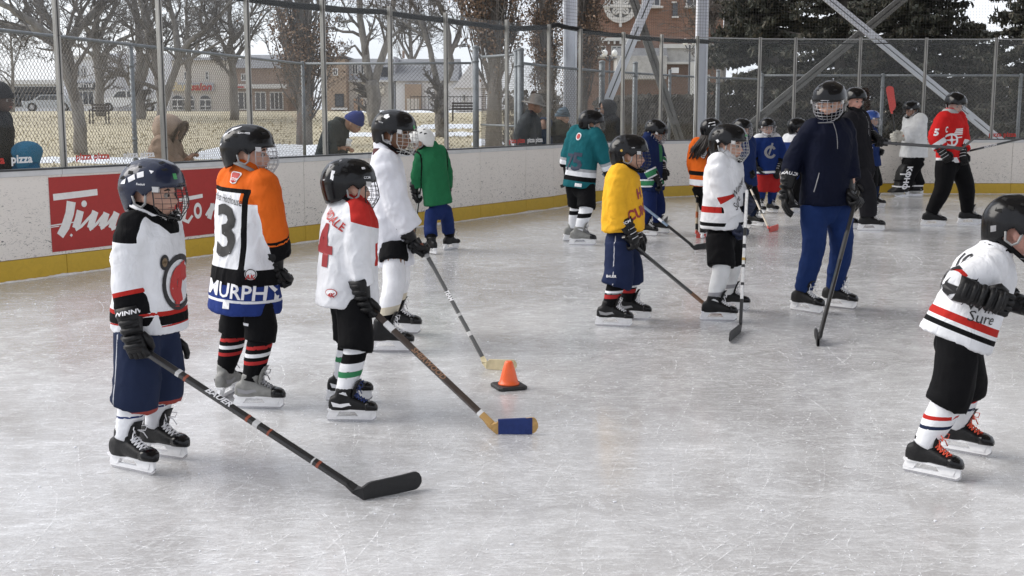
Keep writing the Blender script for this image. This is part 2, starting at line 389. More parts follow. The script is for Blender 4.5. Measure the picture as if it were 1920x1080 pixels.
def build_ground():
    mb = MB(); mb.add([(-30, -12, -.02), (30, -12, -.02), (30, 30, -.02), (-30, 30, -.02)], [(0, 1, 2, 3)])
    # ice sheet follows the boards
    P = [(-8, 5.94)] + [(p.x, p.y) for p in BP[1:]] + [(14.5, -12), (-14, -12), (-14, 2)]
    b = MB(); b.add([(x, y, 0) for x, y in P], [tuple(reversed(range(len(P))))]); o = b.obj('ice', ice_mat()); o['kind'] = 'structure'
    # park ground
    b = MB(); xs = np.linspace(-110, 110, 90); ys = list(np.linspace(-14, 60, 70)) + list(np.linspace(64, 420, 40))
    V = [(x * (1 + max(0, y - 40) / 90), y, terr(x, y) - .03) for y in ys for x in xs]; nx = len(xs)
    b.add(V, [(j * nx + i, j * nx + i + 1, (j + 1) * nx + i + 1, (j + 1) * nx + i) for j in range(len(ys) - 1) for i in range(nx - 1)])
    m = mat('dry_grass', (.44, .385, .27), .95, var=.2, vscale=.5, bump=.4, bscale=18, bdist=.04)
    o = b.obj('ground', m, smooth=True); o['kind'] = 'structure'
    # grass blades: short dry tufts, uncountable
    Rr = random.Random(11); b = MB()
    for i in range(12000):
        y = 22 + 42 * Rr.random() ** 1.3; x = Rr.uniform(-.5, .5) * y * 1.0 - .5
        if y < 24.5 and x > -2: continue
        z = terr(x, y) - .04; h = Rr.uniform(.015, .035) * (1 + y / 60) + .02; w = .03 * (1 + y / 40); a = Rr.uniform(0, 3.14)
        dx, dy = math.cos(a) * w, math.sin(a) * w; b.add([(x - dx, y - dy, z), (x + dx, y + dy, z), (x + Rr.uniform(-.04, .04), y, z + h)], [(0, 1, 2)])
    g = b.obj('grass', mat('grass_straw', (.46, .40, .28), .95, var=.2, vscale=1.5)); g['kind'] = 'stuff'; g['label'] = 'dry straw coloured winter grass covering the park'
    # concrete apron outside the boards
    b = MB(); off = [on_ for on_ in []]
    A = [p + Vector((-.9, .55, .004)) * 0 for p in BP]
    def offp(i, d):
        e = (BP[min(i + 1, len(BP) - 1)] - BP[max(i - 1, 0)]).normalized(); return BP[i] + Vector((-e.y, e.x, 0)) * d
    vs = [offp(i, .05) for i in range(len(BP))] + [offp(i, 2.6) for i in range(len(BP))]; n = len(BP)
    vs = [(v[0], v[1], max(.0, terr(v[0], v[1])) + .008) for v in vs]
    b.add(vs, [(i, n + i, n + i + 1, i + 1) for i in range(n - 1)]); o = b.obj('path', mat('wet_concrete', (.28, .28, .28), .8, var=.3, vscale=2)); o['kind'] = 'structure'
    # snow: real low drifts
    sm = mat('snow', (.72, .74, .78), .8, var=.12, vscale=3, bump=.5, bscale=12, bdist=.03)
    def drift(px0, px1, py, Y, w, h, seed):
        a, c = atY(px0, py, Y), atY(px1, py, Y); b = MB(); nu, nv = 40, 10; V = []
        for j in range(nv + 1):
            for i in range(nu + 1):
                x = a.x + (c.x - a.x) * i / nu; yy = Y + (j / nv - .5) * w + .5 * noise.noise(Vector((x * .7, seed, 0)))
                e = math.sin(math.pi * j / nv) ** .6 * min(1, 8 * min(i, nu - i) / nu)
                V.append((x, yy, terr(x, yy) - .06 + (.06 + h) * e * (.6 + .6 * noise.noise(Vector((x * 1.5, yy * 1.5, seed))))))
        b.add(V, [(j * (nu + 1) + i, j * (nu + 1) + i + 1, (j + 1) * (nu + 1) + i + 1, (j + 1) * (nu + 1) + i) for j in range(nv) for i in range(nu)])
        o = b.obj('snow', sm, smooth=True); o['kind'] = 'stuff'
    drift(370, 650, 275, 37, 8, .1, 1); drift(600, 900, 250, 46, 3, .1, 2); drift(780, 900, 240, 53, 5, .1, 3); drift(-40, 330, 288, 33, 2.2, .1, 4)
    drift(1180, 1440, 228, 55, 7, .35, 5); drift(880, 1010, 262, 41, 3, .12, 6); drift(1440, 1900, 232, 46, 4, .25, 7); drift(640, 900, 214, 74, 3, .1, 8)
def build_scratches():
    Rr = random.Random(21)
    m = bpy.data.materials.new('scratch_frost'); m.use_nodes = True; t = m.node_tree; t.nodes.clear()
    o = N(t, 'ShaderNodeOutputMaterial'); d = N(t, 'ShaderNodeBsdfDiffuse'); d.inputs[0].default_value = (.93, .94, .96, 1); tr = N(t, 'ShaderNodeBsdfTransparent'); mx_ = N(t, 'ShaderNodeMixShader'); mx_.inputs[0].default_value = .42
    tcn = N(t, 'ShaderNodeTexCoord'); n = N(t, 'ShaderNodeTexNoise'); n.inputs['Scale'].default_value = 30; n.inputs['Detail'].default_value = 5; t.links.new(tcn.outputs['Object'], n.inputs['Vector'])
    r = N(t, 'ShaderNodeMapRange'); r.inputs[1].default_value = .42; r.inputs[2].default_value = .66; r.inputs[3].default_value = .05; r.inputs[4].default_value = .8; t.links.new(n.outputs['Fac'], r.inputs[0]); t.links.new(r.outputs[0], mx_.inputs[0])
    t.links.new(tr.outputs[0], mx_.inputs[1]); t.links.new(d.outputs[0], mx_.inputs[2]); t.links.new(mx_.outputs[0], o.inputs[0])
    b = MB()
    def inside(x, y): return y < 19 + x * 1.4 - 1 and y < 22.6 and (y - 5.94) < (x + 8) * 1.564 - .3
    for i in range(6000):
        y = 3.6 + 17 * Rr.random() ** 1.7; x = Rr.uniform(-.5, .5) * (y * .95 + 1)
        if not inside(x, y): continue
        a = Rr.gauss(.05, .75) if Rr.random() < .6 else Rr.uniform(0, math.pi); L_ = Rr.uniform(.08, 1.0) * (1 if Rr.random() < .7 else 2.2); kap = Rr.gauss(0, .7)
        if Rr.random() < .05: L_ = Rr.uniform(1.8, 4.5); kap = Rr.choice([-1, 1]) * Rr.uniform(.15, .5)
        w = Rr.choice([.0006, .0008, .0011, .0018]) * (.3 + y / 6); z = .0006 + i * 5e-7; pts = []; n_ = 6 if L_ < 1.8 else 14
        for k in range(n_ + 1):
            pts.append((x, y, a)); x += math.cos(a) * L_ / n_; y += math.sin(a) * L_ / n_; a += kap * L_ / n_
        vs = []
        for k, (x_, y_, a_) in enumerate(pts):
            ww = w * math.sin(math.pi * (k + .6) / (n_ + 1.2)); vs += [(x_ - math.sin(a_) * ww, y_ + math.cos(a_) * ww, z), (x_ + math.sin(a_) * ww, y_ - math.cos(a_) * ww, z)]
        b.add(vs, [(2 * k, 2 * k + 1, 2 * k + 3, 2 * k + 2) for k in range(n_)])
    o = b.obj('skate_scratches', m); o['kind'] = 'stuff'; o['label'] = 'white skate blade scratches all over the ice'
    b = MB()
    for i in range(2000):
        y = 3.6 + 14 * Rr.random() ** 1.6; x = Rr.uniform(-.5, .5) * (y * .95 + 1)
        if not inside(x, y): continue
        s = Rr.uniform(.0012, .0042) * (1 if Rr.random() < .96 else 1.8); b.ell((x, y, s * .3), s * Rr.uniform(.6, 1.6), s, s * .5, Matrix.Rotation(Rr.uniform(0, 3), 3, 'Z'), 5, 3)
    o = b.obj('ice_shavings', mat('ice_shaving', (.78, .8, .84), .6)); o['kind'] = 'stuff'; o['label'] = 'small white ice shavings scattered over the rink'

def board_mat():
    m = bpy.data.materials.new('board_white'); m.use_nodes = True; t = m.node_tree; b = t.nodes['Principled BSDF']; b.inputs['Roughness'].default_value = .45
    tcn = N(t, 'ShaderNodeTexCoord'); mpn = N(t, 'ShaderNodeMapping'); mpn.inputs['Scale'].default_value = (1, 1, 2.2); t.links.new(tcn.outputs['Object'], mpn.inputs[0])
    n = N(t, 'ShaderNodeTexNoise'); n.inputs['Scale'].default_value = 16; n.inputs['Detail'].default_value = 8; n.inputs['Roughness'].default_value = .75; n.inputs['Distortion'].default_value = 2.0; t.links.new(mpn.outputs[0], n.inputs['Vector'])
    c = N(t, 'ShaderNodeValToRGB'); c.color_ramp.elements[0].position = .56; c.color_ramp.elements[0].color = (0, 0, 0, 1); c.color_ramp.elements[1].position = .61; c.color_ramp.elements[1].color = (1, 1, 1, 1); t.links.new(n.outputs['Fac'], c.inputs[0])
    n2 = N(t, 'ShaderNodeTexNoise'); n2.inputs['Scale'].default_value = 1.2; n2.inputs['Detail'].default_value = 4; t.links.new(tcn.outputs['Object'], n2.inputs['Vector'])
    sp = N(t, 'ShaderNodeSeparateXYZ'); t.links.new(tcn.outputs['Object'], sp.inputs[0])
    hr = N(t, 'ShaderNodeMapRange'); hr.inputs[1].default_value = .95; hr.inputs[2].default_value = .3; hr.inputs[3].default_value = .2; hr.inputs[4].default_value = 1.0; t.links.new(sp.outputs['Z'], hr.inputs[0])
    mu = N(t, 'ShaderNodeMath', operation='MULTIPLY'); t.links.new(c.outputs[0], mu.inputs[0]); t.links.new(hr.outputs[0], mu.inputs[1])
    mx_ = N(t, 'ShaderNodeMixRGB'); mx_.inputs[2].default_value = (.13, .12, .11, 1); t.links.new(mu.outputs[0], mx_.inputs[0])
    m3 = N(t, 'ShaderNodeMixRGB'); m3.inputs[1].default_value = (.86, .81, .75, 1); m3.inputs[2].default_value = (.72, .67, .61, 1); t.links.new(n2.outputs['Fac'], m3.inputs[0]); t.links.new(m3.outputs[0], mx_.inputs[1])
    n4 = N(t, 'ShaderNodeTexVoronoi', feature='F1'); n4.inputs['Scale'].default_value = 7.0; mp4 = N(t, 'ShaderNodeMapping'); mp4.inputs['Scale'].default_value = (1, 1, 1.8); mp4.inputs['Rotation'].default_value = (.3, .5, 0)
    t.links.new(tcn.outputs['Object'], mp4.inputs[0]); t.links.new(mp4.outputs[0], n4.inputs['Vector']); l4 = N(t, 'ShaderNodeMath', operation='LESS_THAN'); l4.inputs[1].default_value = .10; t.links.new(n4.outputs['Distance'], l4.inputs[0])
    s4 = N(t, 'ShaderNodeSeparateColor'); t.links.new(n4.outputs['Color'], s4.inputs[0]); g4 = N(t, 'ShaderNodeMath', operation='GREATER_THAN'); g4.inputs[1].default_value = .62; t.links.new(s4.outputs[0], g4.inputs[0])
    k4 = N(t, 'ShaderNodeMath', operation='MULTIPLY'); t.links.new(l4.outputs[0], k4.inputs[0]); t.links.new(g4.outputs[0], k4.inputs[1]); k5 = N(t, 'ShaderNodeMath', operation='MULTIPLY'); t.links.new(k4.outputs[0], k5.inputs[0]); t.links.new(hr.outputs[0], k5.inputs[1])
    m5 = N(t, 'ShaderNodeMixRGB'); m5.inputs[2].default_value = (.12, .12, .12, 1); t.links.new(k5.outputs[0], m5.inputs[0]); t.links.new(mx_.outputs[0], m5.inputs[1]); t.links.new(m5.outputs[0], b.inputs['Base Color'])
    return m
def worn_mat(name, col, worn, thr=.62):
    m = bpy.data.materials.new(name); m.use_nodes = True; t = m.node_tree; b = t.nodes['Principled BSDF']; b.inputs['Roughness'].default_value = .5
    tcn = N(t, 'ShaderNodeTexCoord'); n = N(t, 'ShaderNodeTexNoise'); n.inputs['Scale'].default_value = 9; n.inputs['Detail'].default_value = 9; n.inputs['Roughness'].default_value = .8; n.inputs['Distortion'].default_value = 1.5
    t.links.new(tcn.outputs['Object'], n.inputs['Vector'])
    c = N(t, 'ShaderNodeValToRGB'); c.color_ramp.elements[0].position = thr; c.color_ramp.elements[0].color = lin(col); c.color_ramp.elements[1].position = thr + .03; c.color_ramp.elements[1].color = lin(worn); x = c.color_ramp.elements.new(.3); x.color = lin([v * .82 for v in col])
    t.links.new(n.outputs['Fac'], c.inputs[0]); t.links.new(c.outputs[0], b.inputs['Base Color']); return m
def build_boards():
    board_snow()
    t = thing('rink_boards', on_path(500)[0], 'scuffed white dasher boards with yellow kick strip and tall glass around the rink', 'rink boards')
    bm_ = board_mat(); ym = worn_mat('kick_yellow', (.62, .40, .03), (.3, .22, .08), .66); cap = mat('sill_dark', (.035, .037, .04), .4, var=.3); white = mat('board_rail', (.62, .62, .62), .45, var=.12, vscale=4)
    gm = glass_mat('rink_glass', (.94, .95, .95), dirt=.018); alu = mat('post_aluminium', (.36, .35, .33), .42, metal=.55, var=.35, vscale=9, stretch=(1, 1, .2)); alud = mat('post_groove', (.05, .05, .05), .6)
    # columns of the picture where panels meet
    seams = [-300, -85, 112, 322, 435, 568, 690, 790, 900, 986, 1038, 1075, 1120, 1180, 1242, 1310, 1380, 1450, 1520, 1585, 1690, 1800, 1900, 2050, 2200]
    pts = [on_path(s) for s in seams]; pts = [p for p in pts if p]
    TH = .09
    for (a, e, n), (b_, e2, n2) in zip(pts[:-1], pts[1:]):
        d = (b_ - a).normalized(); nn = Vector((-d.y, d.x, 0)); g = d * .003
        a1, b1 = a + g, b_ - g
        def slab(z0, z1, o0, o1, nm, m):
            b = MB(); V = [a1 + nn * o0, b1 + nn * o0, b1 + nn * o1, a1 + nn * o1]
            b.add([(v.x, v.y, z0) for v in V] + [(v.x, v.y, z1) for v in V], [(3, 2, 1, 0), (4, 5, 6, 7), (0, 1, 5, 4), (1, 2, 6, 5), (2, 3, 7, 6), (3, 0, 4, 7)]); return b.obj(nm, m, t)
        slab(.205, .975, 0, TH, 'board_panel', bm_); slab(-.01, .2, -.008, TH, 'kick_strip', ym); slab(.977, 1.028, -.012, TH, 'top_rail', white); slab(1.0285, 1.045, -.018, TH + .02, 'sill', cap)
    posts = [-75, 122, 312, 474, 614, 738, 841, 954, 1032, 1090, 1169, 1240, 1306, 1421, 1487, 1607, 1729, 1859, 1990]
    pp = [on_path(p, .035) for p in posts]; ZT = 2.93
    for i, (p, e, n) in enumerate(pp):
        d = e; w = .05 if i else .05
        b = MB(); b.beam(p + Vector((0, 0, 1.045)), p + Vector((0, 0, ZT)), w, .045, up=n); o = b.obj('glass_post', alu, t)
        b = MB(); b.beam(p - n * .0245 + Vector((0, 0, 1.05)), p - n * .0245 + Vector((0, 0, ZT - .005)), .011, .004, up=n); b.obj('post_groove', alud, o)
        b = MB()
        for z in (1.2, 1.75, 2.3, 2.8):
            b.tube([p - n * .022 + Vector((0, 0, z)), p - n * .031 + Vector((0, 0, z))], .008, 8)
        b.obj('bolt', alud, o)
    for i in range(len(pp) - 1):
        (p, e, n), (q, e2, n2) = pp[i], pp[i + 1]; d = (q - p).normalized(); a, c = p + d * .026, q - d * .026; nn = Vector((-d.y, d.x, 0)) * .005
        b = MB(); V = [a - nn, c - nn, c + nn, a + nn]
        b.add([(v.x, v.y, 1.047) for v in V] + [(v.x, v.y, ZT - .03) for v in V], [(3, 2, 1, 0), (4, 5, 6, 7), (0, 1, 5, 4), (1, 2, 6, 5), (2, 3, 7, 6), (3, 0, 4, 7)]); o = b.obj('glass_pane', gm, t)
        if posts[i] >= 1300:
            b = MB(); b.beam(a + Vector((0, 0, ZT - .028)), c + Vector((0, 0, ZT - .028)), .018, .02); b.obj('glass_top_trim', mat('top_trim', (.3, .3, .3), .4, metal=.3), t)
    # pizza lettering stuck on the panes
    red = mat('decal_red', (.5, .03, .02), .5); whi = mat('decal_white', (.72, .72, .72), .5)
    def lett(px, h, txt, m, z=1.105):
        r = on_path(px, .026)
        if not r: return
        p, e, n = r; sh = textshape(txt, 0, .035, 1.05, None, 1.0)
        flatdecal(sh, lambda x, y: p + e * x + Vector((0, 0, z + y)), 'lettering', m, t, h)
    lett(-10, .07, 'pizza', red); lett(42, .075, 'pizza', whi); lett(176, .062, 'pizza pizza', red, 1.11); lett(263, .062, 'pizza pizza', whi, 1.11); lett(972, .07, 'pizza pizza', red, 1.09); lett(1006, .07, 'pizza pizza', whi, 1.09); lett(1880, .08, 'pizza pizza', red, 1.09); lett(1790, .07, 'pizza', red, 1.09)
    # the red advertising panel with script lettering
    pL, pR = on_path(86)[0], on_path(437)[0]; e = (pR - pL).normalized(); n = Vector((-e.y, e.x, 0)); Lw = (pR - pL).length
    def at(x, y, d=0): return pL + e * x - n * (.004 + d) + Vector((0, 0, y))
    z0, z1 = .235, .955; b = MB(); b.add([at(0, z0), at(Lw, z0), at(Lw, z1), at(0, z1)], [(0, 1, 2, 3)])
    ad = b.obj('advert_panel', worn_mat('advert_red', (.42, .025, .02), (.58, .55, .52), .70), t)
    # measured letter strokes (picture pixels of the board face)
    def bp(px, py):
        d = ray(px, py); o = Vector((0, 0, CAMH)); k = (pL - o).dot(n) / d.dot(n); q = o + d * k; return ((q - pL).dot(e), q.z)
    S_ = []
    def st(pts, w): S_.extend(strokepoly([bp(*p) for p in pts], [q * 1.4 for q in w] if hasattr(w, '__len__') else w * 1.4))
    st([(99, 370), (150, 364), (182, 360)], .045); st([(133, 378), (130, 400), (122, 425), (112, 442)], [.075, .07, .07, .06])
    S_.extend(ringpoly(0, .033, 0, 360, 14, 1, 1, *bp(157, 382))); S_.extend(ringpoly(0, .018, 0, 360, 4, 1, 1, *bp(133, 441)))
    st([(150, 395), (146, 412), (141, 428)], .06); st([(141, 431), (152, 424), (172, 402), (178, 397)], .022); st([(178, 396), (173, 412), (168, 428)], .055); st([(167, 431), (180, 420), (196, 400)], .022); st([(199, 399), (195, 412), (189, 426)], .055); st([(188, 429), (202, 418), (214, 401)], .022); st([(218, 398), (213, 412), (208, 428)], .055); st([(208, 430), (222, 424), (232, 416)], .022)
    # Hor
    st([(236, 366), (244, 369), (262, 365)], .03); st([(262, 364), (257, 390), (246, 418), (238, 426)], [.05, .055, .05, .03]); st([(252, 398), (272, 390), (290, 385)], .025); st([(292, 362), (287, 385), (280, 415)], .05)
    c0 = bp(313, 398); S_.extend(ringpoly(.035, .07, 0, 360, 20, .8, 1.1, *c0)); st([(330, 392), (334, 398), (330, 416)], .045)
    # ton
    st([(348, 366), (346, 390), (343, 412), (352, 416), (360, 404)], [.04, .045, .04, .03, .02]); st([(335, 375), (379, 367)], .03)
    c0 = bp(370, 395); S_.extend(ringpoly(.04, .08, 0, 360, 22, .72, 1.1, *c0)); st([(385, 404), (392, 392), (400, 382)], .022); st([(398, 382), (394, 398), (391, 410)], .045); st([(393, 400), (404, 384), (412, 380), (416, 386), (413, 406), (422, 400)], [.02, .03, .035, .04, .04, .02])
    st([(428, 372), (428, 385), (430, 400)], .04)
    st([(88, 424), (141, 416)], .008); st([(88, 427), (110, 424)], .006)
    V = []; Fc = []
    for i, P in enumerate(S_):
        o0 = len(V); V += [at(x, y, .0015 + .00003 * i) for x, y in P]; Fc.append(tuple(range(o0, len(V))))
    b = MB(); b.add(V, Fc); b.obj('script_lettering', worn_mat('advert_white', (.85, .83, .80), (.3, .29, .28), .66), ad)
def chain(b, p, q, z0, zt, pitch=.037, r=.0026):
    """woven wire: vertical zigzags that hook into each other"""
    L = (q - p).length; e = (q - p).normalized(); n = Vector((-e.y, e.x, 0)); nx = int(L / pitch); nz = int((zt - z0) / pitch)
    for i in range(nx + 1):
        V = []
        for j in range(nz + 1):
            x = i * pitch + (pitch * 1.03 if (j + i) % 2 else -.03 * pitch); z = z0 + j * pitch
            c = p + e * min(L, x) + Vector((0, 0, z)); k = n * (.003 if j % 2 else -.003)
            V += [c + k + e * r * 1.0, c + k - e * r * .5 + n * r, c + k - e * r * .5 - n * r]
        b.add(V, [(3 * j + a, 3 * j + (a + 1) % 3, 3 * j + 3 + (a + 1) % 3, 3 * j + 3 + a) for j in range(nz) for a in range(3)])
def board_snow():
    Rr = random.Random(9); b = MB()
    pts = [on_path(px, -.012) for px in range(-60, 1960, 6)]
    rows = []
    for i, r in enumerate(pts):
        if not r: continue
        p, e, n = r; w = .02 + .05 * max(0, noise.noise(p * 1.7)) + .015 * Rr.random(); h = .008 + .03 * max(0, noise.noise(p * 2.3 + Vector((5, 0, 0)))) + .006 * Rr.random()
        rows.append([p - n * (w), p - n * w * .5 + Vector((0, 0, h)), p + Vector((0, 0, h * 1.1))]); rows[-1][0].z = .0005
    b.rings(rows, cap=False, closed=False); o = b.obj('snow', mat('board_snow', (.72, .71, .70), .8, var=.2, vscale=20, bump=.5, bscale=60)); o['kind'] = 'stuff'
def build_fences():
    galv = mat('galvanised', (.19, .205, .22), .55, metal=.3, var=.3, vscale=10); wire = mat('chain_wire', (.11, .095, .08), .6, metal=.4, var=.3)
    def fence(label, P, ztop, posts, pr=.032, z0=.02, rails=True, big=(), mid=None, name='chain_link_fence'):
        t = thing(name, P[0], label, 'fence', None)
        for a, b_, za, zb in zip(P[:-1], P[1:], ztop[:-1], ztop[1:]):
            b = MB(); b.tube([a + Vector((0, 0, za)), b_ + Vector((0, 0, zb))], .022, 10); b.obj('top_rail', galv, t, smooth=True)
            if mid: b = MB(); b.tube([a + Vector((0, 0, mid)), b_ + Vector((0, 0, mid))], .02, 8); b.obj('middle_rail', galv, t, smooth=True)
            b = MB(); chain(b, a, b_, .04, min(za, zb) - .0 + .03, pitch=.037 if a.y < 24 else .046, r=.0034 * (1 if a.y < 20 else 1.1)); b.obj('wire_mesh', wire, t, kind='stuff')
        for (p, z, r) in posts:
            r *= .78
            b = MB(); b.tube([Vector((p.x, p.y, terr(p.x, p.y) - .05)), Vector((p.x, p.y, z))], r, 14); o = b.obj('post', galv, t, smooth=True)
            b = MB(); b.ell(Vector((p.x, p.y, z)), r * 1.15, r * 1.15, r * .7, None, 14, 7); b.obj('post_cap', galv, o, smooth=True)
            b = MB()
            for zz in (.5, 1.2, z - .25): b.tube([Vector((p.x, p.y, zz - .015)), Vector((p.x, p.y, zz + .015))], r * 1.18, 12)
            b.obj('tension_band', galv, o, smooth=True)
        return t
    A0, A1 = Vector((-6.4, 8.2, 0)), Vector((-3.95, 23.0, 0))
    def on(px):
        r = on_path(px, 0, path=[A0, A1]); return r[0]
    fence('chain link fence running along outside the left boards up to its corner post', [A0, on(253), A1], [2.45, 2.45, 2.45], [(on(253), 2.42, .04), (A1, 2.48, .04), (on(20) - Vector((.2, 1.6, 0)), 2.42, .04)])
    B0, B1 = A1, atY(884, 200, 22.4); B1.z = 0
    fence('chain link fence between its corner post and the thick gate post', [B0 + Vector((.05, 0, 0)), B1], [2.45, 2.44], [(B1 + Vector((.08, 0, 0)), 2.72, .075)])
    g0 = B1 + Vector((.18, 0, 0)); g1 = atY(968, 200, 20.3); g1.z = 0
    fence('chain link gate with a middle rail between two thick posts', [g0, g1], [2.55, 2.5], [(g1, 2.56, .05)], mid=1.32, name='chain_link_gate')
    C = [(976, 19.9, 2.35), (1040, 21.6, 2.34), (1128, 23.6, 2.33), (1190, 24.6, 2.32), (1255, 25.4, 2.30), (1345, 26.3, 2.27), (1424, 26.6, 2.25)]
    CP_ = [Vector((atY(x, 200, Y).x, Y, 0)) for x, Y, z in C]
    fence('chain link fence curving behind the spectators and the steel columns', CP_, [c[2] for c in C], [(CP_[0], 2.56, .07), (CP_[2], 2.5, .075), (CP_[3], 2.52, .065), (CP_[4], 2.4, .04), (CP_[5], 2.42, .055), (CP_[6], 2.4, .045)])
    D = [Vector((atY(x, 200, 25.2).x, 25.2, 0)) for x in (1427, 1653, 1911, 2150)]
    fence('long straight chain link fence behind the far right boards', D, [2.29] * 4, [(p, 2.31, .045) for p in D])
    # park's black iron fence
    t = thing('iron_fence', atY(800, 215, 95), 'black iron picket fence in front of the white house', 'fence'); im = mat('black_iron', (.015, .015, .018), .5)
    zb = 1.42; xs = [atY(px, 200, 95).x for px in (770, 1000)]
    for z in (zb + .15, zb + 1.15): b = MB(); b.beam((xs[0], 95, z), (xs[1], 95, z), .05, .06); b.obj('rail', im, t)
    x = xs[0]; me = None
    while x < xs[1]:
        if me is None: b = MB(); b.box((0, 0, .62), (.035, .035, 1.24)); me = b.mesh('picket', [im])
        o = link(me, 'picket', t); o.location = Vector((x, 95, zb)) - t.location; x += .28
def steel():
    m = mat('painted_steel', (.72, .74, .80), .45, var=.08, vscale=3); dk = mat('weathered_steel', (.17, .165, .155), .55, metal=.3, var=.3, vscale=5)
    def col(px, Y, w, lab):
        p = atY(px, 240, Y); t = thing('steel_column', (p.x, Y, 0), lab, 'column', 'steel columns of the rink canopy')
        for dx, ww, dd in ((-.42, .16, 1), (.42, .16, 1)): b = MB(); b.box((p.x + dx * w, Y, 3.6), (w * ww, w, 7.3)); b.obj('flange', m, t)
        b = MB(); b.box((p.x, Y, 3.6), (w * .66, w * .3, 7.3)); b.obj('web', m, t)
        b = MB(); b.box((p.x, Y, .03), (w * 1.8, w * 1.8, .05)); b.obj('base_plate', dk, t); return p
    col(1068, 23.0, .25, 'pale steel column behind the glass left of the round church window'); col(1312, 24.0, .22, 'pale steel column behind the glass beside the dark spruce')
    def brace(lab, a, b_, mm, w=.12):
        t = thing('steel_brace', a, lab, 'brace', 'diagonal steel braces of the rink canopy'); e = (Vector(b_) - Vector(a)).normalized(); s = e.cross(Vector((0, 1, 0))).normalized()
        for k in (-1, 1): b = MB(); b.beam(Vector(a) + s * k * w * .36, Vector(b_) + s * k * w * .36, w * .55, w * .5, up=(0, 1, 0)); b.obj('channel', mm, t)
        b = MB(); b.beam(Vector(a) + Vector((0, .02, 0)), Vector(b_) + Vector((0, .02, 0)), w * .2, w * .2, up=(0, 1, 0)); b.obj('spine', dk, t)
        for f in (.15, .5, .85): 
            c = Vector(a).lerp(Vector(b_), f); b = MB(); b.beam(c - e * .08 - Vector((0, w * .3, 0)), c + e * .08 - Vector((0, w * .3, 0)), w * 1.1, .01, up=(0, 1, 0)); b.obj('batten_plate', mm, t)
    def ext(x0, y0, x1, y1, Y, k0=.9, k1=.0):
        a, c = atY(x0, y0, Y), atY(x1, y1, Y); d = c - a; return a - d * k0, c + d * k1
    a, c = ext(1217, 0, 1140, 188, 23.6, .9, .35); brace('bright diagonal steel brace leaning right in front of the church', c, a, m, .14)
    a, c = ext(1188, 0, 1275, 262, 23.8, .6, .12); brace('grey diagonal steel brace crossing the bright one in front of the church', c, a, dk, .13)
    a, c = ext(1555, 0, 1868, 258, 24.0, .6, .1); brace('pale diagonal steel brace running down to the right past the captain', c, a, m, .12)
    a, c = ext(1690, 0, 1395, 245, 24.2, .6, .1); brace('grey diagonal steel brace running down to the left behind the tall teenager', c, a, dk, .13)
def netting():
    t = thing('safety_net', on_path(900, .1)[0], 'fine dark safety net hanging above the glass with a black hem rope', 'net')
    K_ = [(300, -60), (400, -18), (511, 2), (612, 14), (729, 22), (841, 37), (920, 47), (954, 52), (1010, 52), (1055, 46), (1090, 55), (1130, 62), (1169, 66), (1230, 73), (1306, 77), (1421, 80), (1520, 80), (1650, 81), (1800, 82), (1980, 82)]
    pts = []
    for i, ((x0, y0), (x1, y1)) in enumerate(zip(K_[:-1], K_[1:])):
        for k in range(5):
            u = k / 5; px, py = x0 + (x1 - x0) * u, y0 + (y1 - y0) * u + 1.5 * math.sin(u * math.pi)
            r = on_path(px, .1)
            if r: p = r[0]; q = atY(px, py, p.y); pts.append(Vector((p.x, p.y, q.z)))
    km = mat('rope_black', (.008, .008, .009), .9)
    cut = next(i for i, p in enumerate(pts) if p.x > 3.4)
    b = MB(); Rr = random.Random(2)
    b.tube(pts[:cut + 1], [.034 + .009 * Rr.random() for _ in pts[:cut + 1]], 7); b.tube(pts[cut:], .013, 5); b.obj('hem_rope', km, t, smooth=True)
    nm = mat('net_cord', (.05, .05, .05), .9); b = MB()
    acc = 0; step = .055; prev = pts[0]; nxt = 0; cols = []
    for p in pts[1:]:
        seg = Vector((p.x - prev.x, p.y - prev.y, 0)).length
        while acc + seg >= nxt:
            u = (nxt - acc) / seg; cols.append(prev.lerp(p, u)); nxt += step
        acc += seg; prev = p
    r = .0021
    def cord(a, c): 
        d = (c - a).normalized(); u = d.cross(Vector((.3, .8, .2))).normalized() * r; w = d.cross(u.normalized()) * r
        b.add([a + u, a - u * .5 + w * .87, a - u * .5 - w * .87, c + u, c - u * .5 + w * .87, c - u * .5 - w * .87], [(0, 1, 4, 3), (1, 2, 5, 4), (2, 0, 3, 5)])
    for c in cols: cord(c, Vector((c.x, c.y, 5.0)))
    z = 2.75
    while z < 5.0:
        for a, c in zip(cols[:-1:6], cols[6::6]):
            if z > max(a.z, c.z): cord(Vector((a.x, a.y, z)), Vector((c.x, c.y, z)))
        z += step
    b.obj('net_mesh', nm, t, kind='stuff')
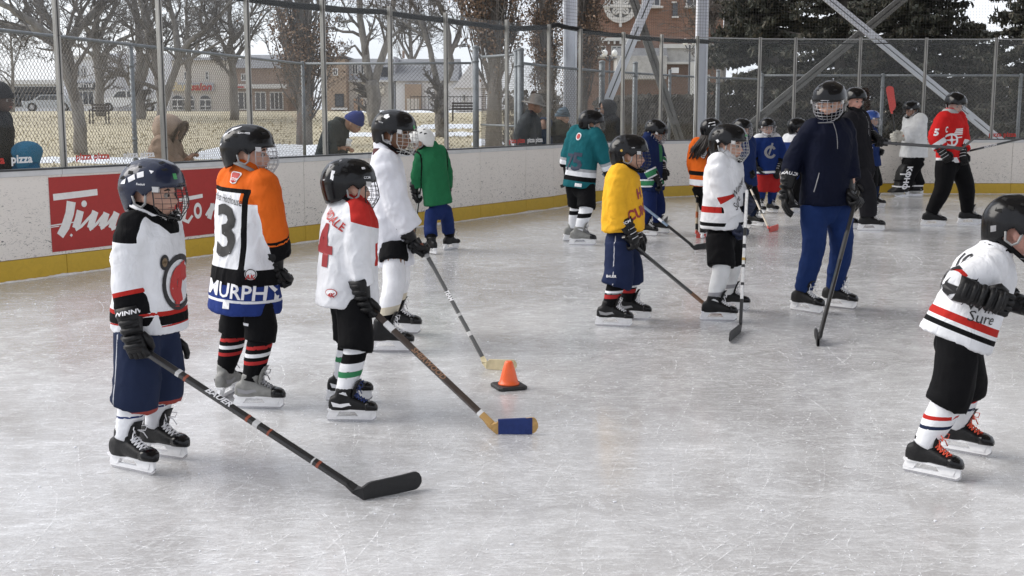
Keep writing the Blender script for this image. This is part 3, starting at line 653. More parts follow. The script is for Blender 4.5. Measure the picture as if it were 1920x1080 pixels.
# ---------------------------------------------------------------- trees
BARK = mat('bark', (.21, .195, .18), .95, var=.45, vscale=7, stretch=(1, 1, .25), bump=.9, bscale=14, bdist=.05)
BARKD = mat('bark_dark', (.12, .108, .10), .95, var=.4, vscale=7, stretch=(1, 1, .25))
def bare_tree(label, px, py, Y=None, r=.3, H=14, limbs=(), seed=1, twig=1., group='bare park trees', sub=(9, 7, 6, 3), kind='bare'):
    p0 = hit_terr(px, py) if Y is None else Vector((atY(px, py, Y).x, Y, 0)); p0.z = terr(p0.x, p0.y) - .1
    Rr = random.Random(seed); t = thing('bare_tree', p0, label, 'tree', group); Y = p0.y
    T, C = MB(), MB()
    def wander(a, d, L, n, j, up=.0):
        pts = [a]; d = d.normalized()
        for i in range(n):
            d = (d + Vector((Rr.gauss(0, j), Rr.gauss(0, j), Rr.gauss(0, j) + up))).normalized(); pts.append(pts[-1] + d * L / n)
        return pts
    def grow(pts, r0, r1, lev):
        n = len(pts) - 1; rr = [r0 + (r1 - r0) * i / n for i in range(n + 1)]
        (T if lev < 1 else C).tube(pts, rr, 10 if lev == 0 else (5 if lev == 1 else 3), cap=lev == 0)
        if lev >= 4: return
        L = sum((pts[i + 1] - pts[i]).length for i in range(n)); k = (sub + (3,))[lev] if lev < len(sub) else 3
        k = int(k * twig + Rr.random())
        for q in range(k):
            f = .22 + .78 * (q + Rr.random()) / k; i = min(n - 1, int(f * n)); a = pts[i].lerp(pts[i + 1], f * n - i); d = (pts[i + 1] - pts[i]).normalized()
            ax = d.cross(Vector((Rr.gauss(0, 1), Rr.gauss(0, 1), Rr.gauss(0, 1)))).normalized(); ang = Rr.uniform(.5, 1.05)
            d2 = d * math.cos(ang) + ax * math.sin(ang); l2 = L * Rr.uniform(.32, .6) * (1.12 - f * .4)
            rad2 = max(.010, (r0 + (r1 - r0) * f) * Rr.uniform(.38, .6)); grow(wander(a, d2, l2, (5, 4, 3, 2)[min(lev, 3)], .18, .05), rad2, max(.007, rad2 * .3), lev + 1)
    for (path, ra, rb) in limbs:
        ra *= .86
        P = [Vector((atY(x, y, Y + dy).x, Y + dy, atY(x, y, Y + dy).z)) for x, y, dy in path]; 
        if path[0][1] >= py - 2: P[0].z = p0.z
        D = []
        for i in range(len(P) - 1):
            for k in range(3):
                u = k / 3; q = P[i].lerp(P[i + 1], u); D.append(q + Vector((Rr.gauss(0, .3), Rr.gauss(0, .3), 0)) * ra * .5 * (1 if k else .2))
        D.append(P[-1]); grow(D, ra, rb, 0)
    T.obj('trunk', BARK, t, smooth=True); C.obj('crown', BARKD, t)
    return t
def oak(label, px, py, Y, w, H, seed, leaves=11000, z0=1.0, bare_top=False, taper=1.0):
    x0 = atY(px, py, Y).x; p0 = Vector((x0, Y, terr(x0, Y) - .1)); Rr = random.Random(seed); t = thing('columnar_oak', p0, label, 'tree', 'columnar oaks keeping brown leaves')
    T, C, Lf = MB(), MB(), MB(); T.tube([p0, p0 + Vector((.05, 0, 2)), p0 + Vector((0, 0, H * .6)), p0 + Vector((.1, 0, H))], [.28, .23, .12, .02], 10)
    tips = []
    for i in range(110):
        z = z0 + (H * .8 - z0) * Rr.random() ** 1.1; a = Rr.uniform(0, 6.28); rr = w * Rr.uniform(.35, 1) * (1 - .55 * (z / H) ** 2 * taper); L_ = Rr.uniform(1.8, 3.4)
        b0 = p0 + Vector((0, 0, z)); q = b0 + Vector((math.cos(a) * rr * .55, math.sin(a) * rr * .55, L_ * .35)); e = b0 + Vector((math.cos(a) * rr, math.sin(a) * rr, L_))
        C.tube([b0, q, e], [.05, .03, .008], 4, cap=False); tips.append((b0, q, e))
        for k in range(7):
            f = Rr.random(); c = q.lerp(e, f); d = Vector((Rr.gauss(0, .3), Rr.gauss(0, .3), Rr.uniform(.3, 1.1))); C.tube([c, c + d * .5, c + d], [.014, .010, .004], 3, cap=False); tips.append((c, c + d * .5, c + d))
    T.obj('trunk', BARK, t, smooth=True); C.obj('crown', BARKD, t)
    cols = [(.17, .105, .065), (.27, .185, .125), (.10, .062, .042)]; M_ = [mat('oak_leaf_%d' % i, c, .8, var=.3, vscale=8) for i, c in enumerate(cols)]
    for i in range(leaves):
        b0, q, e = tips[Rr.randrange(len(tips))]; f = Rr.random(); c = (b0.lerp(q, f) if Rr.random() < .35 else q.lerp(e, f)) + Vector((Rr.gauss(0, .12), Rr.gauss(0, .12), Rr.gauss(0, .12)))
        if bare_top and c.z - p0.z > H * .42 and Rr.random() < .9 * clip_((c.z - p0.z - H * .42) / (H * .2)): continue
        if noise.noise(c * .9 + Vector((seed, 0, 0))) < -.12: continue
        s = Rr.uniform(.03, .065); u = Vector((Rr.gauss(0, 1), Rr.gauss(0, 1), Rr.gauss(0, 1))).normalized(); v = u.cross(Vector((Rr.gauss(0, 1), Rr.gauss(0, 1), Rr.gauss(0, 1)))).normalized()
        Lf.add([c - u * s, c - v * s * .6, c + u * s, c + v * s * .6], [(0, 1, 2), (0, 2, 3)], Rr.choices((0, 1, 2), (5, 3, 3))[0])
    Lf.obj('leaves', M_, t)
def spruce(label, px, py, Y, w, H, seed, z0=.3, n=210, dark=0):
    x0 = atY(px, py, Y).x; p0 = Vector((x0, Y, terr(x0, Y) - .1)); Rr = random.Random(seed); t = thing('spruce_tree', p0, label, 'tree', 'dark spruces behind the right boards')
    T, C, Nd = MB(), MB(), MB(); T.tube([p0, p0 + Vector((0, 0, H * .5)), p0 + Vector((0, 0, H))], [.35, .2, .03], 10)
    for i in range(n):
        f = (i + Rr.random()) / n; z = z0 + (H - z0) * f; a = Rr.uniform(0, 6.28); L_ = w * (1 - f) ** .75 * Rr.uniform(.7, 1.12) + .3
        d = Vector((math.cos(a), math.sin(a), 0)); b0 = p0 + Vector((0, 0, z)); pts = []
        for k in range(7): u = k / 6; pts.append(b0 + d * L_ * u + Vector((0, 0, -.55 * L_ * u * u * .55 + .22 * L_ * u ** 4)))
        C.tube(pts, [.05 * (1 - .85 * k / 6) for k in range(7)], 4, cap=False)
        sd = Vector((-d.y, d.x, 0)); m_ = int(22 + 34 * L_ / w * 1.6)
        for k in range(m_):
            u = .12 + .88 * Rr.random(); j = min(5, int(u * 6)); c = pts[j].lerp(pts[j + 1], u * 6 - j); o = (sd if k % 2 else -sd)
            ln = (.25 + .75 * (1 - u)) * Rr.uniform(.25, .75) * min(1.4, .5 + L_ * .25); e = c + (o * .8 + d * .55).normalized() * ln + Vector((0, 0, -.12 * ln + Rr.gauss(0, .08)))
            up = Vector((0, 0, Rr.uniform(.03, .07)));
            q1, q2 = c.lerp(e, .35), c.lerp(e, .7); fl = (e - c).cross(Vector((0, 0, 1))).normalized() * Rr.uniform(.028, .06)
            mi = Rr.choices((0, 1, 2), (5, 3, 2))[0]
            Nd.add([c, q1 + fl + up * .3, q2 + fl * .8 - up, e, q2 - fl * .8 - up * 1.5, q1 - fl - up], [(0, 1, 5), (1, 2, 4, 5), (2, 3, 4)], mi)
            Nd.add([q1, q1 + Vector((0, 0, -.16)) + fl * .4, q2 + Vector((0, 0, -.10))], [(0, 1, 2)], mi)
    T.obj('trunk', BARKD, t, smooth=True); C.obj('branches', BARKD, t)
    Nd.obj('needles', [mat('needle_%d' % k, c, .8, var=.35, vscale=3) for k, c in enumerate([(.028, .032, .022), (.058, .06, .042), (.11, .10, .075)])], t)
def shrub(label, px, py, Y, w, h, seed, n=260, leaf=900, cat='shrub', col=(.09, .07, .05), d=1.2):
    x0 = atY(px, py, Y).x; p0 = Vector((x0, Y, terr(x0, Y) - .05)); Rr = random.Random(seed); t = thing('shrub', p0, label, cat, 'shrubs behind the far fence'); C, L_ = MB(), MB()
    for i in range(n):
        a = p0 + Vector((Rr.uniform(-w, w) * .8, Rr.uniform(-d, d) * .5, 0)); e = a + Vector((Rr.gauss(0, .35), Rr.gauss(0, .35), h * Rr.uniform(.5, 1.05))); C.tube([a, a.lerp(e, .5) + Vector((Rr.gauss(0, .1), 0, 0)), e], [.018, .012, .004], 3, cap=False)
    for i in range(leaf):
        c = p0 + Vector((Rr.uniform(-w, w), Rr.uniform(-d, d) * .6, h * Rr.random() ** .8)); s = Rr.uniform(.05, .13); u = Vector((Rr.gauss(0, 1), Rr.gauss(0, 1), Rr.gauss(0, 1))).normalized(); v = u.orthogonal().normalized(); L_.add([c - u * s, c - v * s, c + u * s, c + v * s], [(0, 1, 2, 3)], Rr.choice((0, 0, 1)))
    C.obj('stems', BARKD, t); L_.obj('leaves', [mat('shrub_leaf_%.3f' % col[0], col, .85, var=.4, vscale=6), mat('shrub_leaf_dark', (.035, .032, .025), .9)], t)
def build_trees():
    bare_tree('massive leaning bare tree close behind the fence left of the script advert', 152, 288, None, .34, 14, [([(152, 290, 0), (150, 240, 0), (140, 180, 0), (124, 120, -.2), (100, 75, -.3), (60, 40, -.5), (20, 15, -.8), (-40, -10, -1)], .24, .07), ([(138, 170, 0), (120, 90, 0), (95, 40, .3), (70, 10, .4), (60, -40, .4)], .17, .07), ([(100, 75, -.3), (60, 55, 0), (10, 45, .3), (-60, 20, .3)], .14, .05), ([(115, 100, 0), (150, 50, .5), (190, 10, .5), (230, -40, .5)], .18, .07)], 3, twig=.95)
    bare_tree('big bare tree with dense crown in front of the white storefront', 187, 216, None, .3, 16, [([(188, 216, 0), (187, 170, 0), (184, 120, 0), (178, 80, 0)], .28, .22), ([(180, 85, 0), (160, 50, -1), (140, 10, -1), (120, -50, -1)], .2, .06), ([(182, 90, 0), (195, 50, 1), (215, 10, 1), (230, -50, 1)], .2, .06), ([(180, 80, 0), (182, 40, 0), (175, -10, 0), (180, -60, 0)], .19, .06), ([(185, 110, 0), (225, 75, .5), (260, 60, .5), (300, 30, .5)], .15, .04), ([(182, 110, 0), (150, 85, -.5), (120, 85, -.5), (80, 70, -.5)], .13, .04)], 5, twig=1.05)
    bare_tree('bare tree splitting into three stems behind the fence post', 262, 222, None, .3, 15, [([(262, 222, 0), (262, 190, 0), (258, 165, 0)], .32, .26), ([(258, 165, 0), (262, 110, 0), (258, 50, 0), (252, -20, 0)], .24, .1), ([(260, 170, 0), (275, 120, 0), (285, 60, .5), (270, -10, .5)], .22, .1), ([(256, 180, 0), (235, 140, -.5), (218, 115, -.5), (195, 100, -.5)], .18, .05)], 9, twig=1.0)
    bare_tree('thick bare tree behind the tan parka person with a limb reaching right', 306, 226, None, .3, 15, [([(306, 226, 0), (302, 180, 0), (296, 140, 0), (284, 90, 0), (270, 40, 0), (262, -20, 0)], .28, .1), ([(304, 200, 0), (322, 150, 0), (335, 110, 0), (352, 80, 0), (385, 55, 0), (420, 20, 0), (450, -20, 0)], .24, .06), ([(335, 110, 0), (330, 60, .5), (318, 10, .5), (310, -40, .5)], .2, .08), ([(330, 125, 0), (375, 100, 0), (420, 75, 0), (445, 60, 0)], .1, .03)], 13, twig=1.0)
    bare_tree('slender bare tree in front of the storefront with arched windows', 440, 224, None, .3, 14, [([(440, 224, 0), (438, 170, 0), (436, 120, 0), (434, 70, 0), (430, 20, 0), (425, -40, 0)], .28, .07), ([(436, 110, 0), (410, 70, .4), (385, 30, .4), (370, -20, .4)], .13, .04), ([(435, 80, 0), (460, 50, .4), (480, 10, .4), (495, -30, .4)], .13, .04), ([(438, 150, 0), (415, 120, 0), (402, 95, 0)], .1, .03)], 17, twig=1.05)
    bare_tree('bare tree forking into a V behind the blue beanie man', 706, 236, None, .3, 14, [([(706, 236, 0), (702, 190, 0), (697, 150, 0)], .34, .32), ([(694, 160, 0), (685, 100, 0), (678, 50, 0), (674, 0, 0), (670, -50, 0)], .22, .1), ([(700, 160, 0), (716, 110, 0), (730, 60, 0), (738, 0, 0), (745, -50, 0)], .22, .09), ([(680, 105, 0), (665, 85, 0), (648, 95, 0), (642, 105, 0)], .07, .02), ([(676, 48, 0), (655, 38, 0), (635, 42, 0)], .06, .02), ([(722, 80, 0), (745, 60, .5), (770, 40, .5), (790, 10, .5)], .1, .03), ([(684, 75, 0), (694, 60, 0), (692, 45, 0)], .06, .02)], 19, twig=.75)
    bare_tree('bare tree with thick upright fork in front of the white house', 826, 255, None, .3, 13, [([(826, 255, 0), (827, 210, 0), (826, 165, 0)], .25, .22), ([(824, 170, 0), (812, 120, 0), (800, 75, 0), (790, 45, 0), (775, 10, 0), (765, -30, 0)], .14, .05), ([(828, 170, 0), (845, 130, 0), (842, 80, 0), (838, 40, 0), (820, 0, 0), (812, -30, 0)], .15, .06), ([(845, 100, 0), (862, 65, 0), (866, 30, 0), (862, -20, 0)], .1, .04), ([(800, 72, 0), (780, 58, 0), (755, 40, 0), (735, 30, 0)], .06, .02), ([(850, 90, 0), (870, 82, 0)], .04, .015)], 23, twig=.8)
    bare_tree('thin young bare tree near the left edge of the park', 24, 200, 75, .2, 9, [([(24, 215, 0), (24, 150, 0), (22, 100, 0), (20, 50, 0)], .16, .04)], 29, twig=1.1)
    bare_tree('distant bare tree between the storefronts', 350, 205, 95, .2, 12, [([(352, 208, 0), (354, 120, 0), (350, 40, 0), (352, -30, 0)], .3, .06), ([(353, 130, 0), (375, 70, 0), (395, 10, 0)], .15, .04)], 31, twig=1.2)
    bare_tree('distant bare tree above the grey house roof', 780, 205, 125, .2, 12, [([(775, 208, 0), (772, 120, 0), (768, 40, 0), (770, -30, 0)], .35, .08), ([(772, 120, 0), (800, 60, 0), (820, 0, 0)], .2, .05), ([(773, 120, 0), (740, 60, 0), (725, 0, 0)], .2, .05)], 37, twig=1.3)
    bare_tree('tangled bare tree between the church and the spruce', 1362, 205, 48, .2, 12, [([(1352, 232, 0), (1356, 120, 0), (1362, 40, 0), (1368, -40, 0)], .2, .06), ([(1357, 110, 0), (1385, 50, 0), (1415, 0, 0)], .12, .03), ([(1356, 120, 0), (1335, 60, 0), (1325, 0, 0)], .12, .03)], 41, twig=1.2)
    oak('columnar oak with bare upper branches and rust brown leaves below', 570, 240, 40, 1.35, 7.6, 3, 24000, .5, True)
    oak('tall brown leaved columnar oak right of the gate post', 925, 235, 37, 1.15, 9.5, 5, 30000, 1.3, taper=.5)
    oak('brown leaved columnar oak behind the pale steel column', 1086, 235, 40, .72, 9, 7, 22000, .8, taper=.4)
    oak('narrow brown leaved columnar oak half hidden by its two neighbours', 1022, 235, 44, .55, 10, 9, 16000, .6, taper=.3)
    spruce('broad dark spruce just right of the church', 1440, 240, 36, 2.3, 9.0, 3, n=300)
    spruce('spruce with sweeping tiers behind the coach', 1690, 240, 38, 2.5, 10.0, 4, n=330)
    spruce('dark spruce behind the tall teenager', 1575, 240, 42, 2.3, 9.0, 5, n=250)
    spruce('dark spruce at the right edge of the picture', 1945, 240, 35, 1.9, 9.0, 6, n=260)
    spruce('low spruce filling the gap behind the captain', 1815, 240, 44, 2.4, 4.2, 8, n=160)
    shrub('dark leafless shrub left of the bright brace', 1010, 235, 34, 1.0, 1.9, 1, 200, 500); shrub('dark hedge behind the fence below the church', 1250, 225, 36, 1.5, 1.7, 2, 380, 2600, col=(.05, .045, .035)); shrub('hedge end beside the grey brace', 1170, 225, 38, .9, 1.6, 3, 220, 1300, col=(.055, .05, .04))
    shrub('low pale leafed shrub behind the goalie', 1680, 250, 27.5, 1.1, .8, 4, 160, 420, col=(.3, .27, .2), d=.6); shrub('low pale leafed shrub behind the captain', 1830, 250, 27.5, 1.2, .9, 5, 180, 420, col=(.32, .3, .24), d=.6); shrub('low shrub behind the red shorts child', 1480, 250, 28, .7, .8, 6, 120, 260, col=(.22, .19, .14), d=.6)
# ---------------------------------------------------------------- buildings
def brickmat(name, c1, c2, mortar, s=1.):
    m = bpy.data.materials.new(name); m.use_nodes = True; t = m.node_tree; b = t.nodes['Principled BSDF']; b.inputs['Roughness'].default_value = .9
    tcn = N(t, 'ShaderNodeTexCoord'); sp = N(t, 'ShaderNodeSeparateXYZ'); t.links.new(tcn.outputs['Object'], sp.inputs[0]); ad = N(t, 'ShaderNodeMath'); t.links.new(sp.outputs[0], ad.inputs[0]); t.links.new(sp.outputs[1], ad.inputs[1])
    cb = N(t, 'ShaderNodeCombineXYZ'); t.links.new(ad.outputs[0], cb.inputs[0]); t.links.new(sp.outputs[2], cb.inputs[1])
    br = N(t, 'ShaderNodeTexBrick'); br.inputs['Scale'].default_value = 1 / s; br.inputs['Color1'].default_value = lin(c1); br.inputs['Color2'].default_value = lin(c2); br.inputs['Mortar'].default_value = lin(mortar)
    br.inputs['Brick Width'].default_value = .24; br.inputs['Row Height'].default_value = .08; br.inputs['Mortar Size'].default_value = .01; t.links.new(cb.outputs[0], br.inputs['Vector'])
    n = N(t, 'ShaderNodeTexNoise'); n.inputs['Scale'].default_value = .6; n.inputs['Detail'].default_value = 6; t.links.new(tcn.outputs['Object'], n.inputs['Vector']); mx_ = N(t, 'ShaderNodeMixRGB', blend_type='MULTIPLY'); mx_.inputs[0].default_value = .5
    t.links.new(br.outputs[0], mx_.inputs[1]); t.links.new(n.outputs['Fac'], mx_.inputs[2]); t.links.new(mx_.outputs[0], b.inputs['Base Color']); return m
def build_town():
    white = mat('render_white', (.74, .75, .79), .85, var=.08, vscale=.6); beige = mat('render_beige', (.62, .58, .54), .85, var=.1, vscale=.5); grey = mat('siding_grey', (.45, .47, .52), .8, var=.12, vscale=.5)
    dkg = mat('fascia_dark', (.03, .032, .038), .5); pane = mat('window_glass', (.03, .035, .045), .12, spec=.8); fr = mat('window_frame_white', (.65, .65, .66), .6); roof = mat('shingle_grey', (.2, .205, .22), .9, var=.3, vscale=2)
    brick = brickmat('brick_town', (.40, .27, .21), (.33, .21, .16), (.45, .4, .36)); tanb = brickmat('brick_tan', (.50, .37, .27), (.43, .30, .21), (.5, .44, .38)); church = brickmat('brick_church', (.29, .15, .10), (.22, .11, .075), (.3, .24, .2)); stone = mat('church_stone', (.55, .54, .52), .85, var=.15, vscale=2)
    class B:
        def __init__(s, label, cat, px0, px1, Y, depth, pyt, pyb, m, name='building'):
            s.Y = Y; a, c = atY(px0, pyt, Y), atY(px1, pyb, Y); s.t = thing(name, ((a.x + c.x) / 2, Y, 1.3), label, cat); s.zb = min(c.z, 1.4)
            s.box(a.x, c.x, s.zb, a.z, 0, depth, 'wall', m)
        def box(s, x0, x1, z0, z1, y0, y1, nm, m, parent=None):
            b = MB(); b.box(((x0 + x1) / 2, s.Y + (y0 + y1) / 2, (z0 + z1) / 2), (x1 - x0, y1 - y0, z1 - z0)); return b.obj(nm, m, parent or s.t)
        def r(s, px0, px1, py0, py1, y0, y1, nm, m, parent=None):
            a, c = atY(px0, py0, s.Y), atY(px1, py1, s.Y); return s.box(a.x, c.x, c.z, a.z, y0, y1, nm, m, parent)
        def win(s, px0, px1, py0, py1, m=None, fm=None, nx=2, nz=1, arch=False):
            a, c = atY(px0, py0, s.Y), atY(px1, py1, s.Y); x0, x1, z0, z1 = a.x, c.x, c.z, a.z; f = .09
            b = MB(); fm = fm or fr
            if arch:
                h = (x1 - x0) / 2; zc = z1 - h * .8; cx = (x0 + x1) / 2
                P = [(x0, z0), (x1, z0)] + [(cx + h * math.cos(rad(q)), zc + h * .8 * math.sin(rad(q))) for q in range(0, 181, 20)]
                bb = MB(); bb.prism(P, lambda x, y, d: Vector((x, s.Y - .05 - d, y)), .06); w = bb.obj('window', fm, s.t)
                P2 = [(cx + (x - cx) * .88, zc + (y - zc) * .9 if y > zc else y + (f if y == z0 else 0)) for x, y in P]
                bb = MB(); bb.prism(P2, lambda x, y, d: Vector((x, s.Y - .115 - d, y)), .02); bb.obj('pane', m or pane, w); z1 = zc
            else:
                b.box(((x0 + x1) / 2, s.Y - .05, (z0 + z1) / 2), (x1 - x0, .1, z1 - z0)); w = b.obj('window', fm, s.t)
                for i in range(nx):
                    for j in range(nz):
                        bw, bh = (x1 - x0 - f) / nx, (z1 - z0 - f) / nz; bb = MB(); bb.box((x0 + f + bw * i + (bw - f) / 2, s.Y - .105, z0 + f + bh * j + (bh - f) / 2), (bw - f, .02, bh - f)); bb.obj('pane', m or pane, w)
            if arch:
                bb = MB(); cx = (x0 + x1) / 2; zt = z1
                bb.box((cx, s.Y - .15, (z0 + zt) / 2), (.1, .03, zt - z0)); bb.box((cx, s.Y - .152, z0 + (zt - z0) * .38), (x1 - x0 - .2, .03, .1)); bb.box((cx, s.Y - .152, zt), (x1 - x0 - .1, .03, .1)); bb.obj('muntin', fm, w)
            return w
        def sign(s, px, py, h, txt, m, d=.2, parent=None, shear=0): 
            c = atY(px, py, s.Y); flatdecal(textshape(txt, shear, .04), lambda x, y: Vector((c.x + x, s.Y - d, c.z + y)), 'sign_lettering', m, parent or s.t, h)
        def gable(s, px0, px1, pe, pr, m, depth, wallm=None, axis='x', nm='roof'):
            a, c = atY(px0, pe, s.Y), atY(px1, pr, s.Y); x0, x1, z0, z1 = a.x, c.x, a.z, c.z
            if axis == 'x': V = [(x0, s.Y - .3, z0), (x1, s.Y - .3, z0), (x1, s.Y + depth / 2, z1), (x0, s.Y + depth / 2, z1), (x0, s.Y + depth, z0), (x1, s.Y + depth, z0)]; F = [(0, 1, 2, 3), (3, 2, 5, 4), (0, 3, 4), (1, 5, 2), (0, 4, 5, 1)]
            else: xc = (x0 + x1) / 2; V = [(x0, s.Y - .2, z0), (x1, s.Y - .2, z0), (xc, s.Y - .2, z1), (x0, s.Y + depth, z0), (x1, s.Y + depth, z0), (xc, s.Y + depth, z1)]; F = [(0, 1, 2), (3, 5, 4), (0, 2, 5, 3), (1, 4, 5, 2), (0, 3, 4, 1)]
            b = MB(); b.add(V, F); return b.obj(nm, m, s.t)
    b = B('low white store with dark glazed front at the far left', 'building', -60, 122, 112, 14, 150, 208, white); b.r(-40, 118, 163, 200, -.1, 0, 'shopfront', dkg)
    for x in (0, 22, 44, 66, 88): b.win(x + 2, x + 18, 174, 198)
    b.r(-60, 122, 150, 158, -.5, 0, 'fascia', fr)
    b = B('two storey white building with black fascia over its shop window', 'building', 132, 194, 110, 14, 108, 208, white); b.win(141, 150, 124, 145, arch=True); b.win(153, 162, 124, 145, arch=True); b.r(140, 193, 155, 168, -.3, 0, 'fascia', dkg); b.win(144, 178, 170, 197, nx=3); b.sign(160, 163.5, .32, 'JUSTYLE', PRINTW, .35); b.r(132, 194, 104, 108, -.3, 14, 'parapet', fr); b.sign(170, 168, .14, '- - -', PRINTW, .35)
    b = B('tall white walled building behind the pickup', 'building', 196, 318, 116, 16, 100, 208, white); b.win(204, 209, 126, 147, nx=1); b.r(250, 256, 105, 150, -.2, 0, 'drainpipe', grey); b.win(276, 284, 160, 178, nx=1); b.r(228, 236, 165, 172, -.15, 0, 'vent', grey); b.r(274, 280, 186, 207, -.1, 0, 'door', dkg)
    b = B('beige store with script sign and arched windows', 'building', 322, 432, 108, 14, 112, 209, beige); fa = b.r(318, 402, 155, 171, -.3, 0, 'fascia', grey)
    for x in (322, 343, 374): b.win(x, x + 23, 178, 207, arch=True)
    cr_ = mat('sign_cream', (.6, .5, .32), .6); b.sign(352, 170, .75, 'Barber', cr_, .35, fa, .25); b.sign(379, 169, .6, 'salon', PRINTR, .36, fa, .25)
    b.win(345, 352, 134, 150, nx=1); b.win(385, 392, 134, 150, nx=1); b.r(322, 432, 108, 113, -.4, 14, 'parapet', grey)
    b = B('brown brick corner store with white framed windows', 'building', 436, 540, 106, 14, 128, 212, brick); b.r(440, 538, 158, 166, -.5, 0, 'awning', fr); b.win(446, 470, 172, 206, nx=2); b.win(478, 500, 172, 206, nx=2); b.win(506, 532, 172, 206, nx=3); b.win(452, 464, 138, 152); b.sign(452, 167, .5, '---', PRINTR, .55); b.gable(430, 545, 128, 96, roof, 14)
    b = B('brick house with flat roof left of the forked tree', 'building', 610, 650, 104, 12, 109, 216, tanb); b.win(628, 645, 176, 200, nx=1, fm=dkg); b.win(624, 634, 128, 142); b.r(608, 652, 106, 110, -.2, 12, 'parapet', dkg); b.r(622, 652, 202, 206, -.3, 0, 'sill', fr)
    b = B('grey sided block with sign over the brown door', 'building', 650, 738, 106, 12, 110, 216, grey); b.r(650, 738, 150, 216, -.25, 0, 'lower_wall', beige); b.r(648, 740, 150, 154, -.6, 0, 'canopy', fr); b.r(706, 711, 181, 215, -.35, -.25, 'door', mat('door_brown', (.12, .06, .035), .6)); sg = b.r(697, 722, 161, 176, -.6, -.3, 'sign_board', mat('sign_white', (.65, .6, .52), .6)); b.sign(709, 171.5, .32, '---', cr_, .63, sg); b.win(660, 672, 120, 140); b.win(676, 688, 120, 140); b.r(714, 728, 126, 144, -.1, 0, 'window', pane)
    b.r(664, 682, 185, 206, -.32, -.25, 'poster', mat('poster_peach', (.6, .42, .3), .7)); b.r(738, 742, 106, 216, -.2, 12, 'drainpipe', grey)
    b = B('white house with long grey shingle roof', 'house', 742, 905, 104, 12, 150, 216, white, 'house'); b.gable(735, 858, 152, 105, roof, 12); b.r(760, 791, 158, 216, -.6, 0, 'brick_bay', tanb); b.r(764, 787, 185, 211, -.66, -.6, 'garage_door', beige); b.win(806, 812, 172, 186); b.win(818, 824, 172, 186); b.gable(850, 918, 165, 118, white, 12, axis='y', nm='gable'); b.win(866, 874, 176, 190); b.r(748, 752, 92, 106, 3, 3.6, 'chimney', brick)
    # church
    t = B('large brown brick church with round traceried window', 'church', 1100, 1352, 86, 26, -330, 218, church, 'church'); Y = t.Y
    c = atY(1163, 12, Y); t.t.location = (c.x, Y, 1.3) if False else t.t.location
    C0 = c; b = MB(); R0 = 1.58 * .0 + 29.5 / FOC * Y * 1.0
    b.tube([C0 + Vector((0, .1, 0)), C0 + Vector((0, -.28, 0))], R0 * 1.02, 36); rim = b.obj('round_window', stone, t.t)
    b = MB(); b.tube([C0 + Vector((0, -.28, 0)), C0 + Vector((0, -.29, 0))], R0 * .7, 36); b.obj('round_glass', mat('church_glass', (.1, .1, .1), .3), rim)
    b = MB()
    for k in range(4): a = rad(90 * k); d = Vector((math.cos(a), 0, math.sin(a))); b.beam(C0 + Vector((0, -.33 - .004 * k, 0)), C0 + d * R0 * 1.28 + Vector((0, -.33 - .004 * k, 0)), .2, .1, up=(0, 1, 0))
    for k in range(4):
        a = rad(45 + 90 * k); d = Vector((math.cos(a), 0, math.sin(a))); cc = C0 + d * R0 * .42 + Vector((0, -.31, 0))
        b.tube([cc + Vector((math.cos(q) * R0 * .18, 0, math.sin(q) * R0 * .18)) for q in [2 * math.pi * i / 16 for i in range(17)]], .06, 5)
        for j in range(4):
            q = rad(90 * j + 45); b.ell(cc + Vector((math.cos(q) * R0 * .14, 0, math.sin(q) * R0 * .14)), .09, .05, .09, None, 8, 5)
        e = C0 + d * R0 * .7 + Vector((0, -.33, 0)); b.beam(C0 + Vector((0, -.30 - .004 * k, 0)), e, .08, .07, up=(0, 1, 0))
    b.obj('tracery', stone, rim)
    for (x0, x1, y) in [(1200, 1242, 15), (1283, 1330, 15)]:
        sl = t.r(x0, x1, y - 3, y + 1, -.5, 0, 'stone_sill', stone); w = t.win(x0 + 4, x1 - 4, -60, y - 3, fm=stone, nx=3, nz=1)
    t.r(1261, 1270, 5, 31, -.12, 0, 'slit_window', pane); t.r(1259, 1272, 31, 34, -.25, 0, 'stone_sill', stone); t.r(1259, 1268, 3, 6, -.25, 0, 'stone_lintel', stone)
    t.r(1122, 1200, 71, 77, -.4, 0, 'stone_band', stone)
    for x in range(1128, 1190, 11): t.r(x, x + 3, 78, 83, -.5, 0, 'corbel', stone)
    for x0, x1 in ((1146, 1166), (1120, 1136)): t.win(x0, x1, 86, 110, fm=stone, nx=2, nz=2)
    t.r(1100, 1352, 104, 107, -.5, 0, 'stone_band', stone)
    t.r(1236, 1352, 84, 92, -1.2, 0, 'porch_cornice', stone); pg = mat('porch_stone', (.38, .37, .36), .9, var=.3, vscale=2); t.r(1240, 1352, 92, 118, -1, 0, 'porch_wall', pg); t.r(1236, 1352, 117, 121, -1.2, 0, 'stone_band', stone)
    t.r(1150, 1240, 108, 150, -3, 0, 'porch', pg); t.gable(1146, 1244, 112, 92, mat('porch_roof', (.16, .16, .165), .9, var=.3, vscale=2), -3)
    t.r(1254, 1268, 128, 138, -1.3, -1.2, 'notice_board', PRINTW); t.r(1288, 1296, 118, 200, -1.4, -1, 'pilaster', stone); t.win(1300, 1330, 140, 175, fm=stone, nx=3, nz=2)
    # lamp posts
    im = mat('lamp_post_black', (.02, .022, .03), .5); gl = mat('lamp_globe', (.7, .69, .66), .35)
